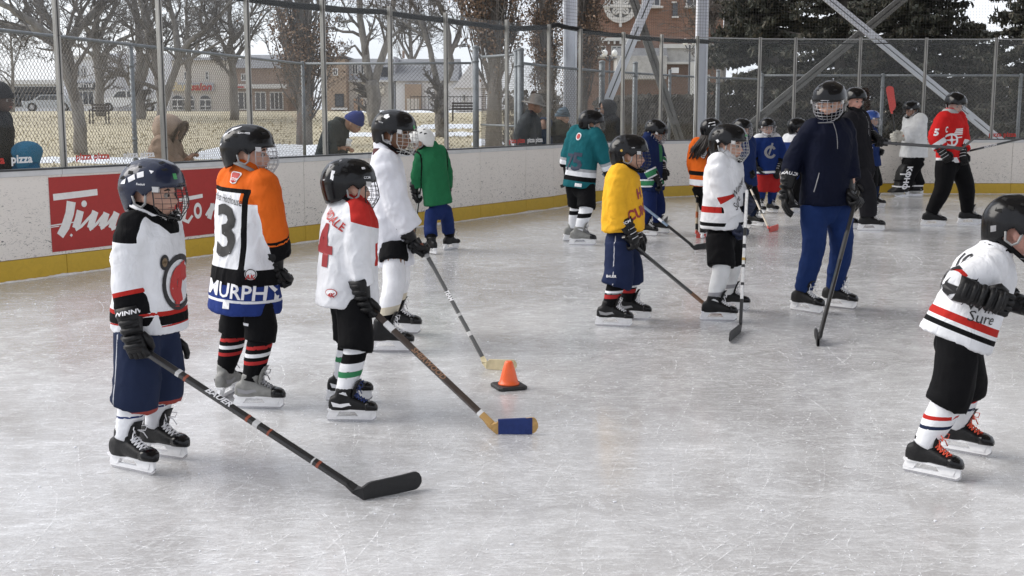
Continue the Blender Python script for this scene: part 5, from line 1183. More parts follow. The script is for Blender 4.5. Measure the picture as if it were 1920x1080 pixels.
def decim(me, ratio, c, r):
    o = bpy.data.objects.new('tmp', me); COL.objects.link(o); vg = o.vertex_groups.new(name='v'); P = vco(me); d = np.linalg.norm(P - np.array(c), axis=1)
    vg.add([int(i) for i in np.nonzero(d > r)[0]], 1.0, 'REPLACE'); vg.add([int(i) for i in np.nonzero(d <= r)[0]], 0.02, 'REPLACE')
    m = o.modifiers.new('d', 'DECIMATE'); m.ratio = ratio; m.vertex_group = 'v'; m.vertex_group_factor = 10
    dg = bpy.context.evaluated_depsgraph_get(); m2 = bpy.data.meshes.new_from_object(o.evaluated_get(dg), depsgraph=dg); bpy.data.objects.remove(o); bpy.data.meshes.remove(me); return m2
def person(label, S):
    """S: measured pose (pixels of the photograph turned into metres at the figure's own distance)"""
    g = S.get
    fp = {}
    if g('feet'):
        for sd, (px, py, yw) in zip('RL', S['feet']): fp[sd] = (gnd(px, py), yw)
        for sd in 'RL':
            if g('footup') and g('footup').get(sd):
                up = g('footup')[sd]; px, py, yw = S['feet']['RL'.index(sd)]
                fp[sd] = (gnd(px, py, up), yw)
        base = (fp['R'][0] + fp['L'][0]) / 2; base.z = 0
        Y = g('Y', base.y)
    else:
        Y = S['Y']; gx = atY(S['hip'][0], S['hip'][1], Y); base = Vector((gx.x, Y, g('gz', 0)))
    P = lambda px, py, d=0.: atY(px, py, Y + d)
    yaw = rad(S['yaw']); F0 = Vector((math.cos(yaw), math.sin(yaw), 0))
    sh = P(*S['sh']); hip = P(*S['hip']); sh = sh + (sh - hip).normalized() * g('lift', .062)
    U = (sh - hip).normalized(); F = (F0 - U * F0.dot(U)).normalized(); L = U.cross(F)
    k = g('k', 1.); sw = g('sw', .17); cd = g('cd', .13)
    root = thing('person', base, label, 'person', g('group'))
    fine = g('fine', True); vx = g('vx', .0115 if fine else .016)
    # joints
    sho = {'R': sh - L * (sw - .03 * k) - U * .06 * k, 'L': sh + L * (sw - .03 * k) - U * .06 * k}
    ua, fa = .235 * k * g('armk', 1), .215 * k * g('armk', 1); hand = {}; elb = {}; wr = {}; fore = {}
    for sd in 'RL':
        q = g('hand' + sd)
        if q is None: hand[sd] = sho[sd] - U * (ua + fa) * .95 + F * .03
        else: hand[sd] = P(*q)
        out = L * (.45 if sd == 'L' else -.45)
        pole = g('pole' + sd); pole = (F * pole[0] + L * pole[1] + U * pole[2]) if pole else (out - F * .8 - U * .3)
        w0 = hand[sd]; elb[sd] = ik(sho[sd], w0 - (w0 - sho[sd]).normalized() * .07 * k, ua, fa, pole)
        fore[sd] = (w0 - elb[sd]).normalized(); wr[sd] = w0 - fore[sd] * .085 * k
    hpj = {'R': hip - L * .085 * k, 'L': hip + L * .085 * k}; ank = {}; knee = {}; s_sk = g('sks', 1.)
    for sd in 'RL':
        if fp: ank[sd] = fp[sd][0] + Vector((0, 0, .15 * s_sk)) - Vector((math.cos(rad(fp[sd][1])), math.sin(rad(fp[sd][1])), 0)) * .042
        else: ank[sd] = Vector((hpj[sd].x, hpj[sd].y, g('gz', 0) + .1))
        ll = (hip.z - ank['R'].z); fy = rad(fp[sd][1]) if fp else yaw
        kp = Vector((math.cos(fy), math.sin(fy), 0)) * .6 + F * .4; ll *= .985
        knee[sd] = ik(hpj[sd], ank[sd], .515 * g('legk', ll), .5 * g('legk', ll), kp)
    # head frame
    hc = P(*S['head']); hy = rad(g('hyaw', S['yaw'])); hp = rad(g('hpitch', 0)); hr = rad(g('hroll', 0)); hs = g('hs', 1.) * 1.065; hc.z -= .014
    HM = Matrix.Translation(hc) @ Matrix.Rotation(hy, 4, 'Z') @ Matrix.Rotation(hp, 4, 'Y') @ Matrix.Rotation(hr, 4, 'X')
    sk = skinmat(g('skin', 'fair'))
    # ---- the body: one surface
    mb = MB(); head_shapes(mb, HM, hs)
    nb = hc + HM.to_3x3() @ Vector((-.02, 0, -.06)) * hs
    mb.tube([nb, nb.lerp(sh, .5), sh + U * .0, sh - U * .06], [.05 * hs, .048 * hs, .055 * k, .07 * k], 12)
    rs = []
    for t, rf, rl in [(-.12, .05, .07), (0, .075, .115), (.3, .07, .105), (.7, .085, .13), (.92, .07, .13), (1.0, .045, .07)]:
        hk = 1 if t > .5 else min(1., g('pr', .1) / .118); rs.append(sup(hip.lerp(sh, t), F, L, rf * k * hk, rl * k * hk * (sw / .17 * .92 if t > .5 else .95), 14))
    mb.rings(rs)
    for sd in 'RL':
        sg = 1 if sd == 'L' else -1
        mb.tube(bend(sho[sd] - L * sg * .01, elb[sd], wr[sd] - (fore[sd] * 0 if g('bare') and sd in g('bare') else fore[sd] * .06 * k)), [.045 * k - .0016 * i * k for i in range(16)], 10)
        b3 = Matrix((fore[sd], fore[sd].cross(L).normalized(), fore[sd].cross(fore[sd].cross(L)).normalized())).transposed()
        if g('bare') and sd in g('bare'):
            hd_dir = fore[sd]; side = hd_dir.cross(U).normalized(); pal = side.cross(hd_dir).normalized()
            mb.ell(wr[sd] + hd_dir * .045 * k, .05 * k, .04 * k, .018 * k, Matrix((hd_dir, side, pal)).transposed(), 12, 8)
            for i in range(4):
                o = side * (-.03 + .02 * i) * k; q0 = wr[sd] + hd_dir * .075 * k + o
                mb.tube([q0, q0 + hd_dir * .035 * k, q0 + hd_dir * .05 * k - pal * .022 * k, q0 + hd_dir * .035 * k - pal * .042 * k], [.011 * k, .0105 * k, .01 * k, .009 * k], 8)
            q0 = wr[sd] + hd_dir * .03 * k + side * .035 * k
            mb.tube([q0, q0 + side * .02 * k + hd_dir * .025 * k - pal * .01 * k, q0 + side * .012 * k + hd_dir * .05 * k - pal * .03 * k], [.013 * k, .012 * k, .01 * k], 8)
        else: mb.ell(wr[sd] - fore[sd] * .05 * k, .03 * k, .024 * k, .018 * k, b3, 10, 8)
        mb.tube([hpj[sd]] + bend(hpj[sd].lerp(knee[sd], .2), knee[sd], ank[sd])[1:], [.078 * k * (1 - .035 * i) for i in range(16)][:15] if False else [min(.68 * g('pr', .1), max(.034, .078 - .0032 * i)) * k for i in range(len(bend(hpj[sd], knee[sd], ank[sd])))], 10)
        mb.tube([ank[sd], ank[sd] - Vector((0, 0, .045 * s_sk)), ank[sd] + Vector((math.cos(fy), math.sin(fy), 0)) * .08 * s_sk - Vector((0, 0, .06 * s_sk))], [.032 * k, .03 * k, .022 * k], 8)
    me = decim(fuse(mb, .0095 if fine else .0125, 1, .4), .22 if fine else .25, hc, .2 * hs); smoothall(me)
    o3 = origin(root); setco(me, vco(me) - np.array(o3)); me.materials.append(sk)
    body = link(me, 'body', root)
    if g('face', True): face_parts(root, HM, hs, sk, HAIRD if g('hair', 'd') == 'd' else HAIRB)
    # ---- jersey or coat
    hem = P(*S['hem']); Hh = (sh - hem).length
    hw, hdp = max(g('hw', sw * 1.03), sw * 1.03), max(g('hd', cd * 1.12), cd * 1.12)
    UJ = (sh - hem).normalized(); FJ = (F0 - UJ * F0.dot(UJ)).normalized(); LJ = UJ.cross(FJ)
    mb = MB(); rs = []
    bulge = g('belly', 0)
    for t, a, b in [(0, hdp, hw), (.04, hdp * 1.01, hw * 1.01), (.25, (hdp + cd) / 2 + bulge, (hw + sw) / 2), (.5, cd + bulge, sw), (.72, cd, sw), (.84, cd * .95, sw * .99), (.92, cd * .84, sw * .9), (.985, cd * .70, sw * .70), (1.04, cd * .56, sw * .48), (1.09, .066 * hs, .068 * hs), (1.13, .058 * hs, .06 * hs)]:
        c = hem + UJ * Hh * t; rs.append(sup(c, FJ, LJ, a, b, 24, 2.5 if t < .9 else 2.1))
    mb.rings(rs)
    sr = g('sr', .078) * k; cuffk = g('cuffk', .85); paths = {}
    for sd in 'RL':
        if g('noarm') == sd: continue
        path = bend(sho[sd], elb[sd], wr[sd] - fore[sd] * (.055 * k if g('gloves', True) else .01), 10, .4); paths[sd] = [sho[sd], elb[sd], wr[sd]]
        rr = [sr * (1.0 + (cuffk - 1.0) * (i / (len(path) - 1)) + .03 * math.sin(i * 1.9)) * (.93 if i == 0 else 1) for i in range(len(path))]
        mb.tube(path, rr, 14)
        mb.ell(sho[sd] - L * (.02 if sd == 'L' else -.02) + U * .012, sr * 1.0, nu=14, nv=10)
    me = fuse(mb, vx, 3); Pn0 = vco(me).astype('f8'); folds(me, g('fold', .0105), len(label), g('ffz', 3.0), 6.5); smoothall(me)
    Pf = vco(me).astype('f8'); Pn = Pn0
    A = {}; rel = Pn - np.array(hem); A['u'] = (rel @ np.array(UJ)) / Hh; A['f'] = rel @ np.array(FJ); A['l'] = rel @ np.array(LJ); A['P'] = Pn; A['H'] = Hh
    arm = np.full(len(Pn), -1.); A['t'] = np.zeros(len(Pn)); tors = np.sqrt((A['f'] / cd) ** 2 + (A['l'] / sw) ** 2)
    for sd in paths:
        d, t = polydist(Pn, paths[sd]); a = np.minimum((tors - 1.12) * .14, sr * 1.28 - d)
        L_ = sum((paths[sd][i + 1] - paths[sd][i]).length for i in range(2)); w = a > arm
        arm[w] = a[w]; A['t'][w] = t[w] / L_; A['L'] = L_
        A['arm' + sd] = a
    A['arm'] = arm; A['tors'] = tors
    layers = g('layers', [])
    for i, (c, fn) in enumerate(layers): attr(me, 'layer_%d' % i, fn(A))
    jm = cloth_mat('cloth_' + label.split()[0] + '_' + str(len(bpy.data.materials)), S['jc'], [c for c, _ in layers], g('jrough', .85), g('jbump', .6))
    Pn = Pf; setco(me, Pn - np.array(o3)); me.materials.append(jm)
    gname = g('garment', 'jersey')
    jo = link(me, gname, root)
    me_w = [tuple(v) for v in Pn]; bvh = BVHTree.FromPolygons(me_w, [tuple(p.vertices) for p in me.polygons])
    # ---- pants
    mb = MB(); pts_ = g('pants', 'short'); pr = g('pr', .1) * k
    rs = []
    top = hip.lerp(sh, .2)
    for t, a, b in [(1, .6, .95), (.5, .84, 1.25), (0, .95, 1.5), (-.25, .88, 1.42), (-.42, .6, 1.0)]:
        rs.append(sup(hip + (top - hip) * t, F, L, pr * a * g('prf', 1), pr * b * g('prl', .92), 20))
    mb.rings(rs)
    bot = {}
    for sd in 'RL':
        full = [hpj[sd]] + bend(hpj[sd].lerp(knee[sd], .15), knee[sd], ank[sd], 12)[1:]
        if pts_ == 'short':
            zb = P(S['hip'][0], S['pant']).z + (g('pdz', {}).get(sd, 0)); path = []
            for a_, b_ in zip(full[:-1], full[1:]):
                path.append(a_)
                if b_.z < zb: path.append(a_.lerp(b_, clip01((a_.z - zb) / max(1e-5, a_.z - b_.z)))); break
            n = len(path); rr = [pr * (.88 + .05 * i / n) * g('legr', 1) for i in range(n)]
        else:
            path = full; n = len(path); lr = g('legr', 1); rr = [pr * lr * (1.0 - g('taper', .35) * i / (n - 1)) for i in range(n)]
        bot[sd] = path[-1]; mb.tube(path, rr, 14, flat=g('legflat'))
    mb.ell(hip - U * .05, pr * .8, pr * 1.0, pr * .9)
    me = fuse(mb, .0135 if fine else .018, 2); folds(me, g('pfold', .008), len(label) + 3, 6., 6.); smoothall(me)
    Pp = vco(me).astype('f8')
    PA = {'P': Pp, 'f': (Pp - np.array(hip)) @ np.array(F), 'l': (Pp - np.array(hip)) @ np.array(L), 'z': Pp[:, 2]}
    dR, _ = polydist(Pp, [hpj['R'], knee['R'], ank['R']]); dL, _ = polydist(Pp, [hpj['L'], knee['L'], ank['L']]); PA['right'] = dL - dR
    pl = g('players', [])
    for i, (c, fn) in enumerate(pl): attr(me, 'layer_%d' % i, fn(PA))
    pm = cloth_mat('pants_' + str(len(bpy.data.materials)), S['pc'], [c for c, _ in pl], .8, g('pbump', .25)); me.materials.append(pm)
    setco(me, Pp - np.array(o3)); link(me, 'pants', root)
    pbvh = BVHTree.FromPolygons([tuple(v) for v in Pp], [tuple(p.vertices) for p in me.polygons])
    # ---- socks
    if pts_ == 'short':
        for sd in 'RL':
            full = bend(hpj[sd].lerp(knee[sd], g('sockt', .4)), knee[sd], ank[sd], 14); n = len(full)
            prof = [(0, .06), (.25, .068), (.4, .072), (.55, .066), (.75, .062), (.9, .052), (1, .047)]
            rr = []
            for i in range(n):
                t = i / (n - 1)
                for (t0, r0), (t1, r1) in zip(prof[:-1], prof[1:]):
                    if t <= t1: rr.append((r0 + (r1 - r0) * (t - t0) / (t1 - t0)) * k * g('sockr', 1)); break
            b = MB(); b.tube(full, rr, 18); me = b.mesh('sock')
            bm = bmesh.new(); bm.from_mesh(me); bmesh.ops.subdivide_edges(bm, edges=[e for e in bm.edges if abs(e.verts[0].co.z - e.verts[1].co.z) > .008], cuts=1, use_grid_fill=True); bm.to_mesh(me); bm.free()
            Ps = vco(me).astype('f8'); folds(me, .004, len(label) + (sd == 'L'), 22., 7.); smoothall(me); Pf = vco(me).astype('f8')
            top_z, bot_z = bot[sd].z, ank[sd].z + .06 * s_sk
            v = (top_z - Ps[:, 2]) / max(.02, (top_z - bot_z))
            v = v + (Ps - np.array(knee[sd])) @ np.array(F0) * .4
            sl = g('socks', [])
            for i, (c, (t0, t1)) in enumerate(sl): attr(me, 'layer_%d' % i, np.minimum(v - t0, t1 - v))
            key = 'sock_' + str(id(S)); 
            if key not in MATS: MATS[key] = cloth_mat('sock_%d' % len(bpy.data.materials), S['sc'], [c for c, _ in sl], .9, .4)
            me.materials.append(MATS[key]); setco(me, Pf - np.array(o3)); link(me, 'sock', root)
    # ---- feet
    if fp:
        for sd in 'RL': skate(root, fp[sd][0] - Vector((math.cos(rad(fp[sd][1])), math.sin(rad(fp[sd][1])), 0)) * .03 * s_sk, fp[sd][1], s_sk, g('boot'), g('lace'), g('cap'), g('panel'), g('footpitch', {}).get(sd, 0))
    else:
        for sd in 'RL':
            b = MB(); q = ank[sd] - Vector((0, 0, .1)); b.tube([q + F0 * -.05 + Vector((0, 0, .04)), q + F0 * .04 + Vector((0, 0, .045)), q + F0 * .15 + Vector((0, 0, .035)), q + F0 * .2 + Vector((0, 0, .03))], [.045, .05, .045, .03], 10); b.tube([q + Vector((0, 0, .02)), q + Vector((0, 0, .18))], .055, 10)
            b.obj('boot', BLACKLEATHER, root, smooth=True)
    # ---- gloves
    if g('gloves', True):
        for sd in 'RL':
            if g('noglove') == sd: continue
            sdv = g('stick' + sd); kind = 'grip' if sdv is not None else g('gk', 'relax')
            dirv = sdv if sdv is not None else (F * 1.0 + L * (.4 if sd == 'L' else -.4))
            if g('palm' + sd): q = g('palm' + sd); dirv = F * q[0] + L * q[1] + U * q[2]
            glove(root, hand[sd], fore[sd], dirv, 1 if sd == 'L' else -1, g('gs', 1.) * k, kind, g('gm'), g('gt'), g('flip' + sd, False), g('gtext'))
    # ---- headgear
    hg = g('headgear', 'helmet')
    if hg == 'helmet': helmet(root, HM, hs, g('hm', BLACK), g('cage', 'white'), g('patches', ()), g('htexts', ()), g('strap'), g('visor', False), fine)
    # ---- neck guard
    if g('neck', True):
        b = MB(); c0 = sh + UJ * .035 * k; c1 = nb.lerp(sh, .3)
        b.rings([sup(sh - UJ * .01, F, L, .082 * k, .085 * k, 18, 2.1), sup(c0, F, L, .07 * k, .072 * k, 18, 2.1), sup(c1, F, L, .058 * hs, .058 * hs, 18, 2.1), sup(c1 + UJ * .004, F, L, .05 * hs, .05 * hs, 18, 2.1)], cap=False)
        b.obj('neck_guard', g('neckm', BLACKCLOTH), root, smooth=True)
    # ---- prints
    S['_'] = dict(root=root, sh=sh, hip=hip, U=UJ, F=FJ, L=LJ, bvh=bvh, pbvh=pbvh, jersey=jo, HM=HM, hand=hand, wr=wr, elb=elb, Y=Y, P=P, knee=knee, ank=ank, fore=fore, hc=hc, hs=hs)
    for d in g('prints', []):
        tgt = bvh if d.get('on', 'j') == 'j' else pbvh
        rd = ray(*d['px']).normalized(); h = tgt.ray_cast(Vector((0, 0, CAMH)), rd, 60)
        if h[0] is None: print('PRINT MISS', label, d['px']); continue
        ax = d.get('out'); out = (FJ * ax[0] + LJ * ax[1] + UJ * (ax[2] if len(ax) > 2 else 0)) if ax else (h[1] - rd * .6)
        if not ax: out = out - UJ * out.dot(UJ) * .7
        nm = d.get('name', 'print')
        surfdecal(tgt, d['s'], h[0], out, UJ if not d.get('up') else Vector(d['up']), d['h'], nm, d['c'], root if True else jo, d.get('off', .0048) * (1.6 if d.get('off') else 1), d.get('sx', 1), d.get('rot', 0))
    return S['_']

# pattern helpers for jersey panels (signed metres)
def band(u0, u1): return lambda A: np.minimum(np.minimum(A['u'] - u0, u1 - A['u']) * A['H'], -A['arm'] * 3)
def bandm(z0, z1, tilt=0): return lambda A: np.minimum(np.minimum(A['u'] * A['H'] + A['f'] * tilt - z0, z1 - A['u'] * A['H'] - A['f'] * tilt), -A['arm'] * 3)
def sleeve(t0, t1): return lambda A: np.minimum(np.minimum(A['t'] - t0, t1 - A['t']) * A['L'], A['arm'] * 3)
def both(*fs):
    def r(A):
        v = fs[0](A)
        for f in fs[1:]: v = np.maximum(v, f(A))
        return v
    return r
def inter(*fs):
    def r(A):
        v = fs[0](A)
        for f in fs[1:]: v = np.minimum(v, f(A))
        return v
    return r
def yoke(u0, tl=0., tf=0.): return lambda A: (A['u'] - u0) * A['H'] - np.abs(A['l']) * tl - A['f'] * tf
def hipline(z0): return lambda A: (A['z'] - z0)
# ================================================================ THE SKATERS
W = (.72, .73, .76); K = (.005, .005, .006); RED = (.42, .025, .02); NAVY = (.016, .024, .055); BLUE = (.018, .05, .24); GRN = (.04, .2, .09); ORG = (.66, .125, .015)
TEAL = (.012, .11, .13); YEL = (.78, .42, .03); GREY = (.25, .26, .27); RRED = (.55, .02, .02)
def TX(s, sh=0, of=.02, g=.35, sp=1, sx=1):
    v, f = textshape(s, sh, of, sp, g, sx); return [Vector((p.x, p.y - .5)) for p in v], f
dirv = lambda a, b: (b - a).normalized()
def gp(px, py): return gnd(px, py)

# --- sticks: a shaft from butt to heel, a curved blade from heel to toe
def stick(label, top, heel, toe, shaft=(.014, .014, .015), blade=(.014, .014, .015), bands=(), text=None, tcol=None, k=1., tape=None, hb=.062, grp='hockey sticks', lie=None, toe_up=None):
    top, heel, toe = Vector(top), Vector(heel), Vector(toe)
    t = thing('hockey_stick', Vector((heel.x, heel.y, 0)) if lie is None else heel, label, 'hockey stick', grp)
    up = Vector((0, 0, 1)) if lie is None else Vector(lie)
    bd = (toe - heel).normalized()
    ax = (heel + up * .03 * k - top); Lg = ax.length; a = ax.normalized()
    side = a.cross(bd).normalized()
    w, h = .020 * k, .030 * k
    sm = mat('stick_shaft_%s' % len(MATS), shaft, .35, coat=.3, var=.25, vscale=30)
    joint = top + a * (Lg - .07 * k)
    b = MB(); e = side; n = a.cross(side).normalized()
    def sq(p, ww, hh, a_=None):
        return [p + e * x * ww / 2 + n * y * hh / 2 for x, y in ((-1, -.7), (-.7, -1), (.7, -1), (1, -.7), (1, .7), (.7, 1), (-.7, 1), (-1, .7))]
    b.rings([sq(top, w, h), sq(joint, w, h)])
    sh = b.obj('shaft', sm, t, smooth=False)
    for (f0, f1, c) in bands:
        p0, p1 = top + a * Lg * f0, top + a * Lg * f1; b = MB(); b.rings([sq(p0, w + .0016, h + .0016), sq(p1, w + .0016, h + .0016)])
        b.obj('shaft_band', mat('band_%.2f_%.2f_%.2f' % c, c, .5, var=.1), sh)
    # blade
    bm_ = mat('stick_blade_%s' % len(MATS), blade, .6, var=.25, vscale=60, bump=.3, bscale=90, bdist=.003)
    b = MB(); rs = []; n_ = 22; Lb = (toe - heel).length; cs = (bd.cross(up)).normalized(); th = .007 * k
    for i in range(-2, n_ + 1):
        if i < 0:
            p = joint.lerp(heel + up * .02 * k, (i + 2) / 2.0); hh = h * (1 + .25 * (i + 2)); u_ = n if n.dot(bd) < 0 else -n
            c = p; rs.append([c + side * th * 1.2 - u_ * hh / 2, c + side * th * 1.2 + u_ * hh / 2, c - side * th * 1.2 + u_ * hh / 2, c - side * th * 1.2 - u_ * hh / 2])
        else:
            s_ = i / n_; curve = cs * (.018 * k * math.sin(s_ * math.pi * .6) ** 2)
            lo = heel + bd * Lb * s_ + curve + up * (.002 + (.004 * s_ * s_)); hgt = hb * k * (.9 + .16 * s_) * (1 - .22 * max(0, 1 - s_ * 9))
            if s_ > .86: sh2 = (s_ - .86) / .14; q_ = math.sqrt(max(.05, 1 - sh2 ** 2)); lo = lo + up * hgt * .42 * (1 - q_); hgt *= q_ * .97 + .03
            w_ = th * (1 - .45 * s_)
            rs.append([lo + cs * w_, lo + up * hgt + cs * w_, lo + up * hgt - cs * w_, lo - cs * w_])
    # orient first rings like the blade rings
    q = rs[2]
    for j in (0, 1):
        r = rs[j]; 
        best = None
        for rot in range(4):
            for fl in (1, -1):
                c_ = [r[(rot + fl * i_) % 4] for i_ in range(4)]; dd = sum((c_[i_] - q[i_]).length for i_ in range(4))
                if best is None or dd < best[0]: best = (dd, c_)
        rs[j] = best[1]
    b.rings(rs); bl = b.obj('blade', bm_, t)
    if tape is not None:
        s0, s1, tc = tape; b = MB(); rr = []
        for i in range(9):
            s_ = s0 + (s1 - s0) * i / 8; curve = cs * (.018 * k * math.sin(s_ * math.pi * .6) ** 2)
            lo = heel + bd * Lb * s_ + curve + up * .001; hgt = hb * k * (.9 + .16 * s_) + .003; w_ = th * (1 - .45 * s_) + .0016
            if s_ > .86: sh2 = (s_ - .86) / .14; q_ = math.sqrt(max(.05, 1 - sh2 ** 2)); lo = lo + up * hgt * .42 * (1 - q_); hgt *= q_ * .97 + .03
            rr.append([lo + cs * w_, lo + up * hgt + cs * w_, lo + up * hgt - cs * w_, lo - cs * w_])
        b.rings(rr); b.obj('tape', mat('tape_%.2f_%.2f_%.2f' % tc, tc, .85, bump=.5, bscale=40, stretch=(1, 1, 1), var=.15, vscale=30), bl)
    if text:
        for (wd, fpos, hgt, col, shr, ofs) in text:
            shp = textshape(wd, shr, ofs); vs = []
            c = top + a * Lg * fpos
            tocam = Vector((0, 0, CAMH)) - c; face = n if abs(n.dot(tocam)) > abs(side.dot(tocam)) else side
            sgn = 1 if face.dot(tocam) > 0 else -1; hf = (h if face == n else w) / 2 + .0012
            upv = (side if face == n else n); rt = a
            # letters read along the shaft from butt to blade
            u2 = (face * sgn).cross(rt)
            for v in shp[0]: vs.append(c + rt * v.x * hgt + u2 * (v.y - .5) * hgt + face * sgn * hf)
            b = MB(); b.add(vs, shp[1]); b.obj('shaft_lettering', col, sh)
    return t

def build_people():
    # 1 ---- navy helmet
    q = gp(680, 938); hR = atY(266, 652, 5.3 - .2)
    s1 = dict(feet=[(250, 884, -30), (306, 857, -24)], yaw=-14, head=(287, 350), hyaw=-12, hpitch=3, hs=1.0, sh=(281, 430), hip=(274, 612), hem=(281, 617), sw=.175, cd=.135, hw=.17, hd=.145,
        k=.97, handR=(264, 654, -.2), handL=(322, 660, .14), poleR=(-1, -.25, -.2), stickR=dirv(hR, q), pant=752, pr=.118, prl=.85, sr=.082, hm=NAVYP, cage='black', jc=W, pc=NAVY, sc=W, skin='fair',
        layers=[(K, inter(yoke(.80, 0, 0), lambda A: .055 - A['f'])), (K, inter(yoke(.865), lambda A: A['f'] - .0, lambda A: .10 * (A['u'] - .80) / .2 * 1.2 - np.abs(A['l']))), (RED, both(sleeve(.60, .645), sleeve(.86, .89), band(.17, .21), band(.075, .09))), (K, both(sleeve(.645, .86), band(.09, .17)))],
        socks=[((.015, .03, .12), (.38, .5))], players=[((.3, .06, .05), lambda A: np.minimum(A['z'] - .0, .29 - A['z'])), ((.45, .46, .5), lambda A: np.minimum(.004 - np.abs(A['f'] + .035), -A['l'] - .02))],
        lace=PRINTW, strap=PRINTW, gtext='WINNW',
        patches=[([(-135, 16), (-126, 22), (-126, 12), (-138, 10)], PRINTW, 1), ([(-122, 24), (-108, 34), (-102, 24), (-118, 16)], PRINTW, 1), ([(-101, 36), (-85, 41), (-82, 30), (-97, 26)], PRINTW, 1), ([(-72, 43), (-60, 40), (-66, 35)], PRINTW, 1), ([(-22, 33), (-13, 33), (-13, 23), (-22, 23)], PRINTG, 1)],
        htexts=[('Reebok', -88, 13, 4.2, PRINTW, None)], sks=1.0)
    ring = polyshape(ringpoly(.8, 1.0, 0, 360, 28), .3); cres = polyshape(ringpoly(.25, .74, 20, 300, 24) + [[(-.2, -.9), (.15, -.9), (.15, .9), (-.2, .75)]], .3)
    s1['prints'] = [dict(px=(335, 528), s=ring, h=.125, c=PRINTK, out=(.75, -.65), name='crest_ring', sx=.8), dict(px=(337, 530), s=cres, h=.115, c=PRINTR, out=(.75, -.65), name='crest', sx=.75, rot=-12),
        dict(px=(308, 492), s=polyshape(ringpoly(0, 1, 0, 360, 18, .55, 1)), h=.034, c=PRINTK, name='shoulder_patch', out=(.5, -.85)), dict(px=(308, 492), s=polyshape(ringpoly(.0, .6, 0, 360, 14, .55, 1)), h=.034, c=mat('brown_print', (.16, .11, .06), .6), name='shoulder_patch', off=.0045, out=(.5, -.85))]
    a1 = person('white black and red jersey child in navy helmet standing nearest the camera at left', s1)
    H = a1['hand']['R']; d = dirv(H, q)
    stick('black shaft stick lettered BAUER held by the navy helmeted child', H - d * .1, q, gp(786, 915), blade=(.012, .012, .013), k=1.05, hb=.072,
        bands=[(.235, .25, (.5, .5, .5)), (.27, .28, (.25, .06, .03)), (.53, .54, (.25, .06, .03)), (.56, .58, (.5, .5, .5)), (.62, .628, (.25, .06, .03)), (.80, .806, (.5, .5, .5)), (.82, .83, (.25, .06, .03))],
        text=[('BAUER', .41, .03, PRINTW, .2, .03)])
    # 2 ---- orange shoulder, number 3
    s2 = dict(feet=[(486, 766, -6), (430, 742, 78)], yaw=48, head=(466, 277), hyaw=2, hpitch=3, hs=1.0, sh=(463, 348), hip=(463, 532), hem=(459, 583), sw=.185, cd=.14, hw=.2, hd=.18, k=1.02,
        handR=(531, 520, .02), handL=(522, 515, .35), poleR=(-.3, -.6, -.5), pant=634, pr=.094, sr=.086, cage='chrome', jc=W, pc=K, sc=K, skin='fair', gk='grip', stickR=Vector((.3, .2, -1)), stickL=Vector((.3, .2, -1)),
        layers=[(ORG, both(sleeve(-1, .66), yoke(.905), inter(yoke(.80), lambda A: -A['l'] - .10))), (K, both(sleeve(.60, .635), sleeve(.66, 2), band(.215, .335), inter(yoke(.875), lambda A: .905 * A['H'] - A['u'] * A['H'], lambda A: A['l'] + .15), lambda A: np.minimum(np.minimum(np.minimum(.014 - np.abs(A['l'] + .132), .89 - A['u']), A['u'] - .3), np.minimum(.04 - A['f'], -A['arm'])))),
            ((.02, .04, .18), band(-1, .215)), (W, band(.095, .115))],
        socks=[((.38, .03, .03), (.06, .2)), (W, (.34, .47)), ((.38, .03, .03), (.6, .73))], boot=mat('grey_skate_leather', (.2, .2, .19), .55, var=.25, vscale=30, bump=.3, bscale=70, bdist=.004), lace=PRINTGY, panel=PRINTGY,
        patches=[([(-158, 8), (-158, 30), (-150, 52), (-120, 66), (-118, 63), (-147, 49), (-154, 30), (-154, 8)], PRINTW, 1)], htexts=[('KALES SMUCKER', -96, 42, 3.0, PRINTK, PRINTW)], strap=mat('grey_strap', (.22, .22, .22), .7), pbump=.3)
    s2['prints'] = [dict(px=(424, 432), s=TX('3', 0, .025, .12), h=.262, c=PRINTK, out=(-1, 0), name='jersey_number', sx=1.0), dict(px=(425, 372), s=TX('Miro Hothouse', 0, .0, .3), h=.042, c=PRINTK, out=(-.97, -.1, .1), name='jersey_name', rot=-6, sx=.62),
        dict(px=(447, 548), s=TX('MURPHY', 0, .02, .25), h=.075, c=PRINTW, out=(-.75, -.6), name='lettering', sx=.95, rot=-3), dict(px=(470, 514), s=polyshape(ringpoly(0, 1, 0, 360, 20)), h=.031, c=PRINTW, out=(-.7, -.7), name='round_patch'),
        dict(px=(470, 514), s=polyshape(ringpoly(.78, .92, 0, 360, 20)), h=.031, c=PRINTK, out=(-.7, -.7), name='round_patch', off=.0045), dict(px=(469, 519), s=TX('AK', .1, .03), h=.024, c=PRINTR, out=(-.7, -.7), name='patch_letters', off=.0046),
        dict(px=(441, 334), s=polyshape([[(-1, .8), (-.7, 1), (.8, 1), (1, .7), (.6, -.8), (0, -1), (-.7, -.8)]], .5), h=.035, c=PRINTW, out=(-.8, 0, .5), name='stop_patch'), dict(px=(441, 334), s=polyshape([[(-1, .8), (-.7, 1), (.8, 1), (1, .7), (.6, -.8), (0, -1), (-.7, -.8)]], .5), h=.029, c=PRINTR, out=(-.8, 0, .5), name='stop_patch', off=.0042),
        dict(px=(441, 337), s=TX('STOP', 0, .02), h=.014, c=PRINTW, out=(-.8, 0, .5), name='patch_letters', off=.005), dict(px=(424, 572), s=polyshape([[(-1, -1), (1, -1), (1, 1), (-1, 1)]], .5), h=.02, c=PRINTW, out=(-1, 0), name='hem_label'),
        dict(px=(460, 608), s=polyshape([[(-2, -.5), (2, -.5), (2, .5), (-2, .5)]]), h=.014, c=PRINTW, on='p', name='maker_label')]
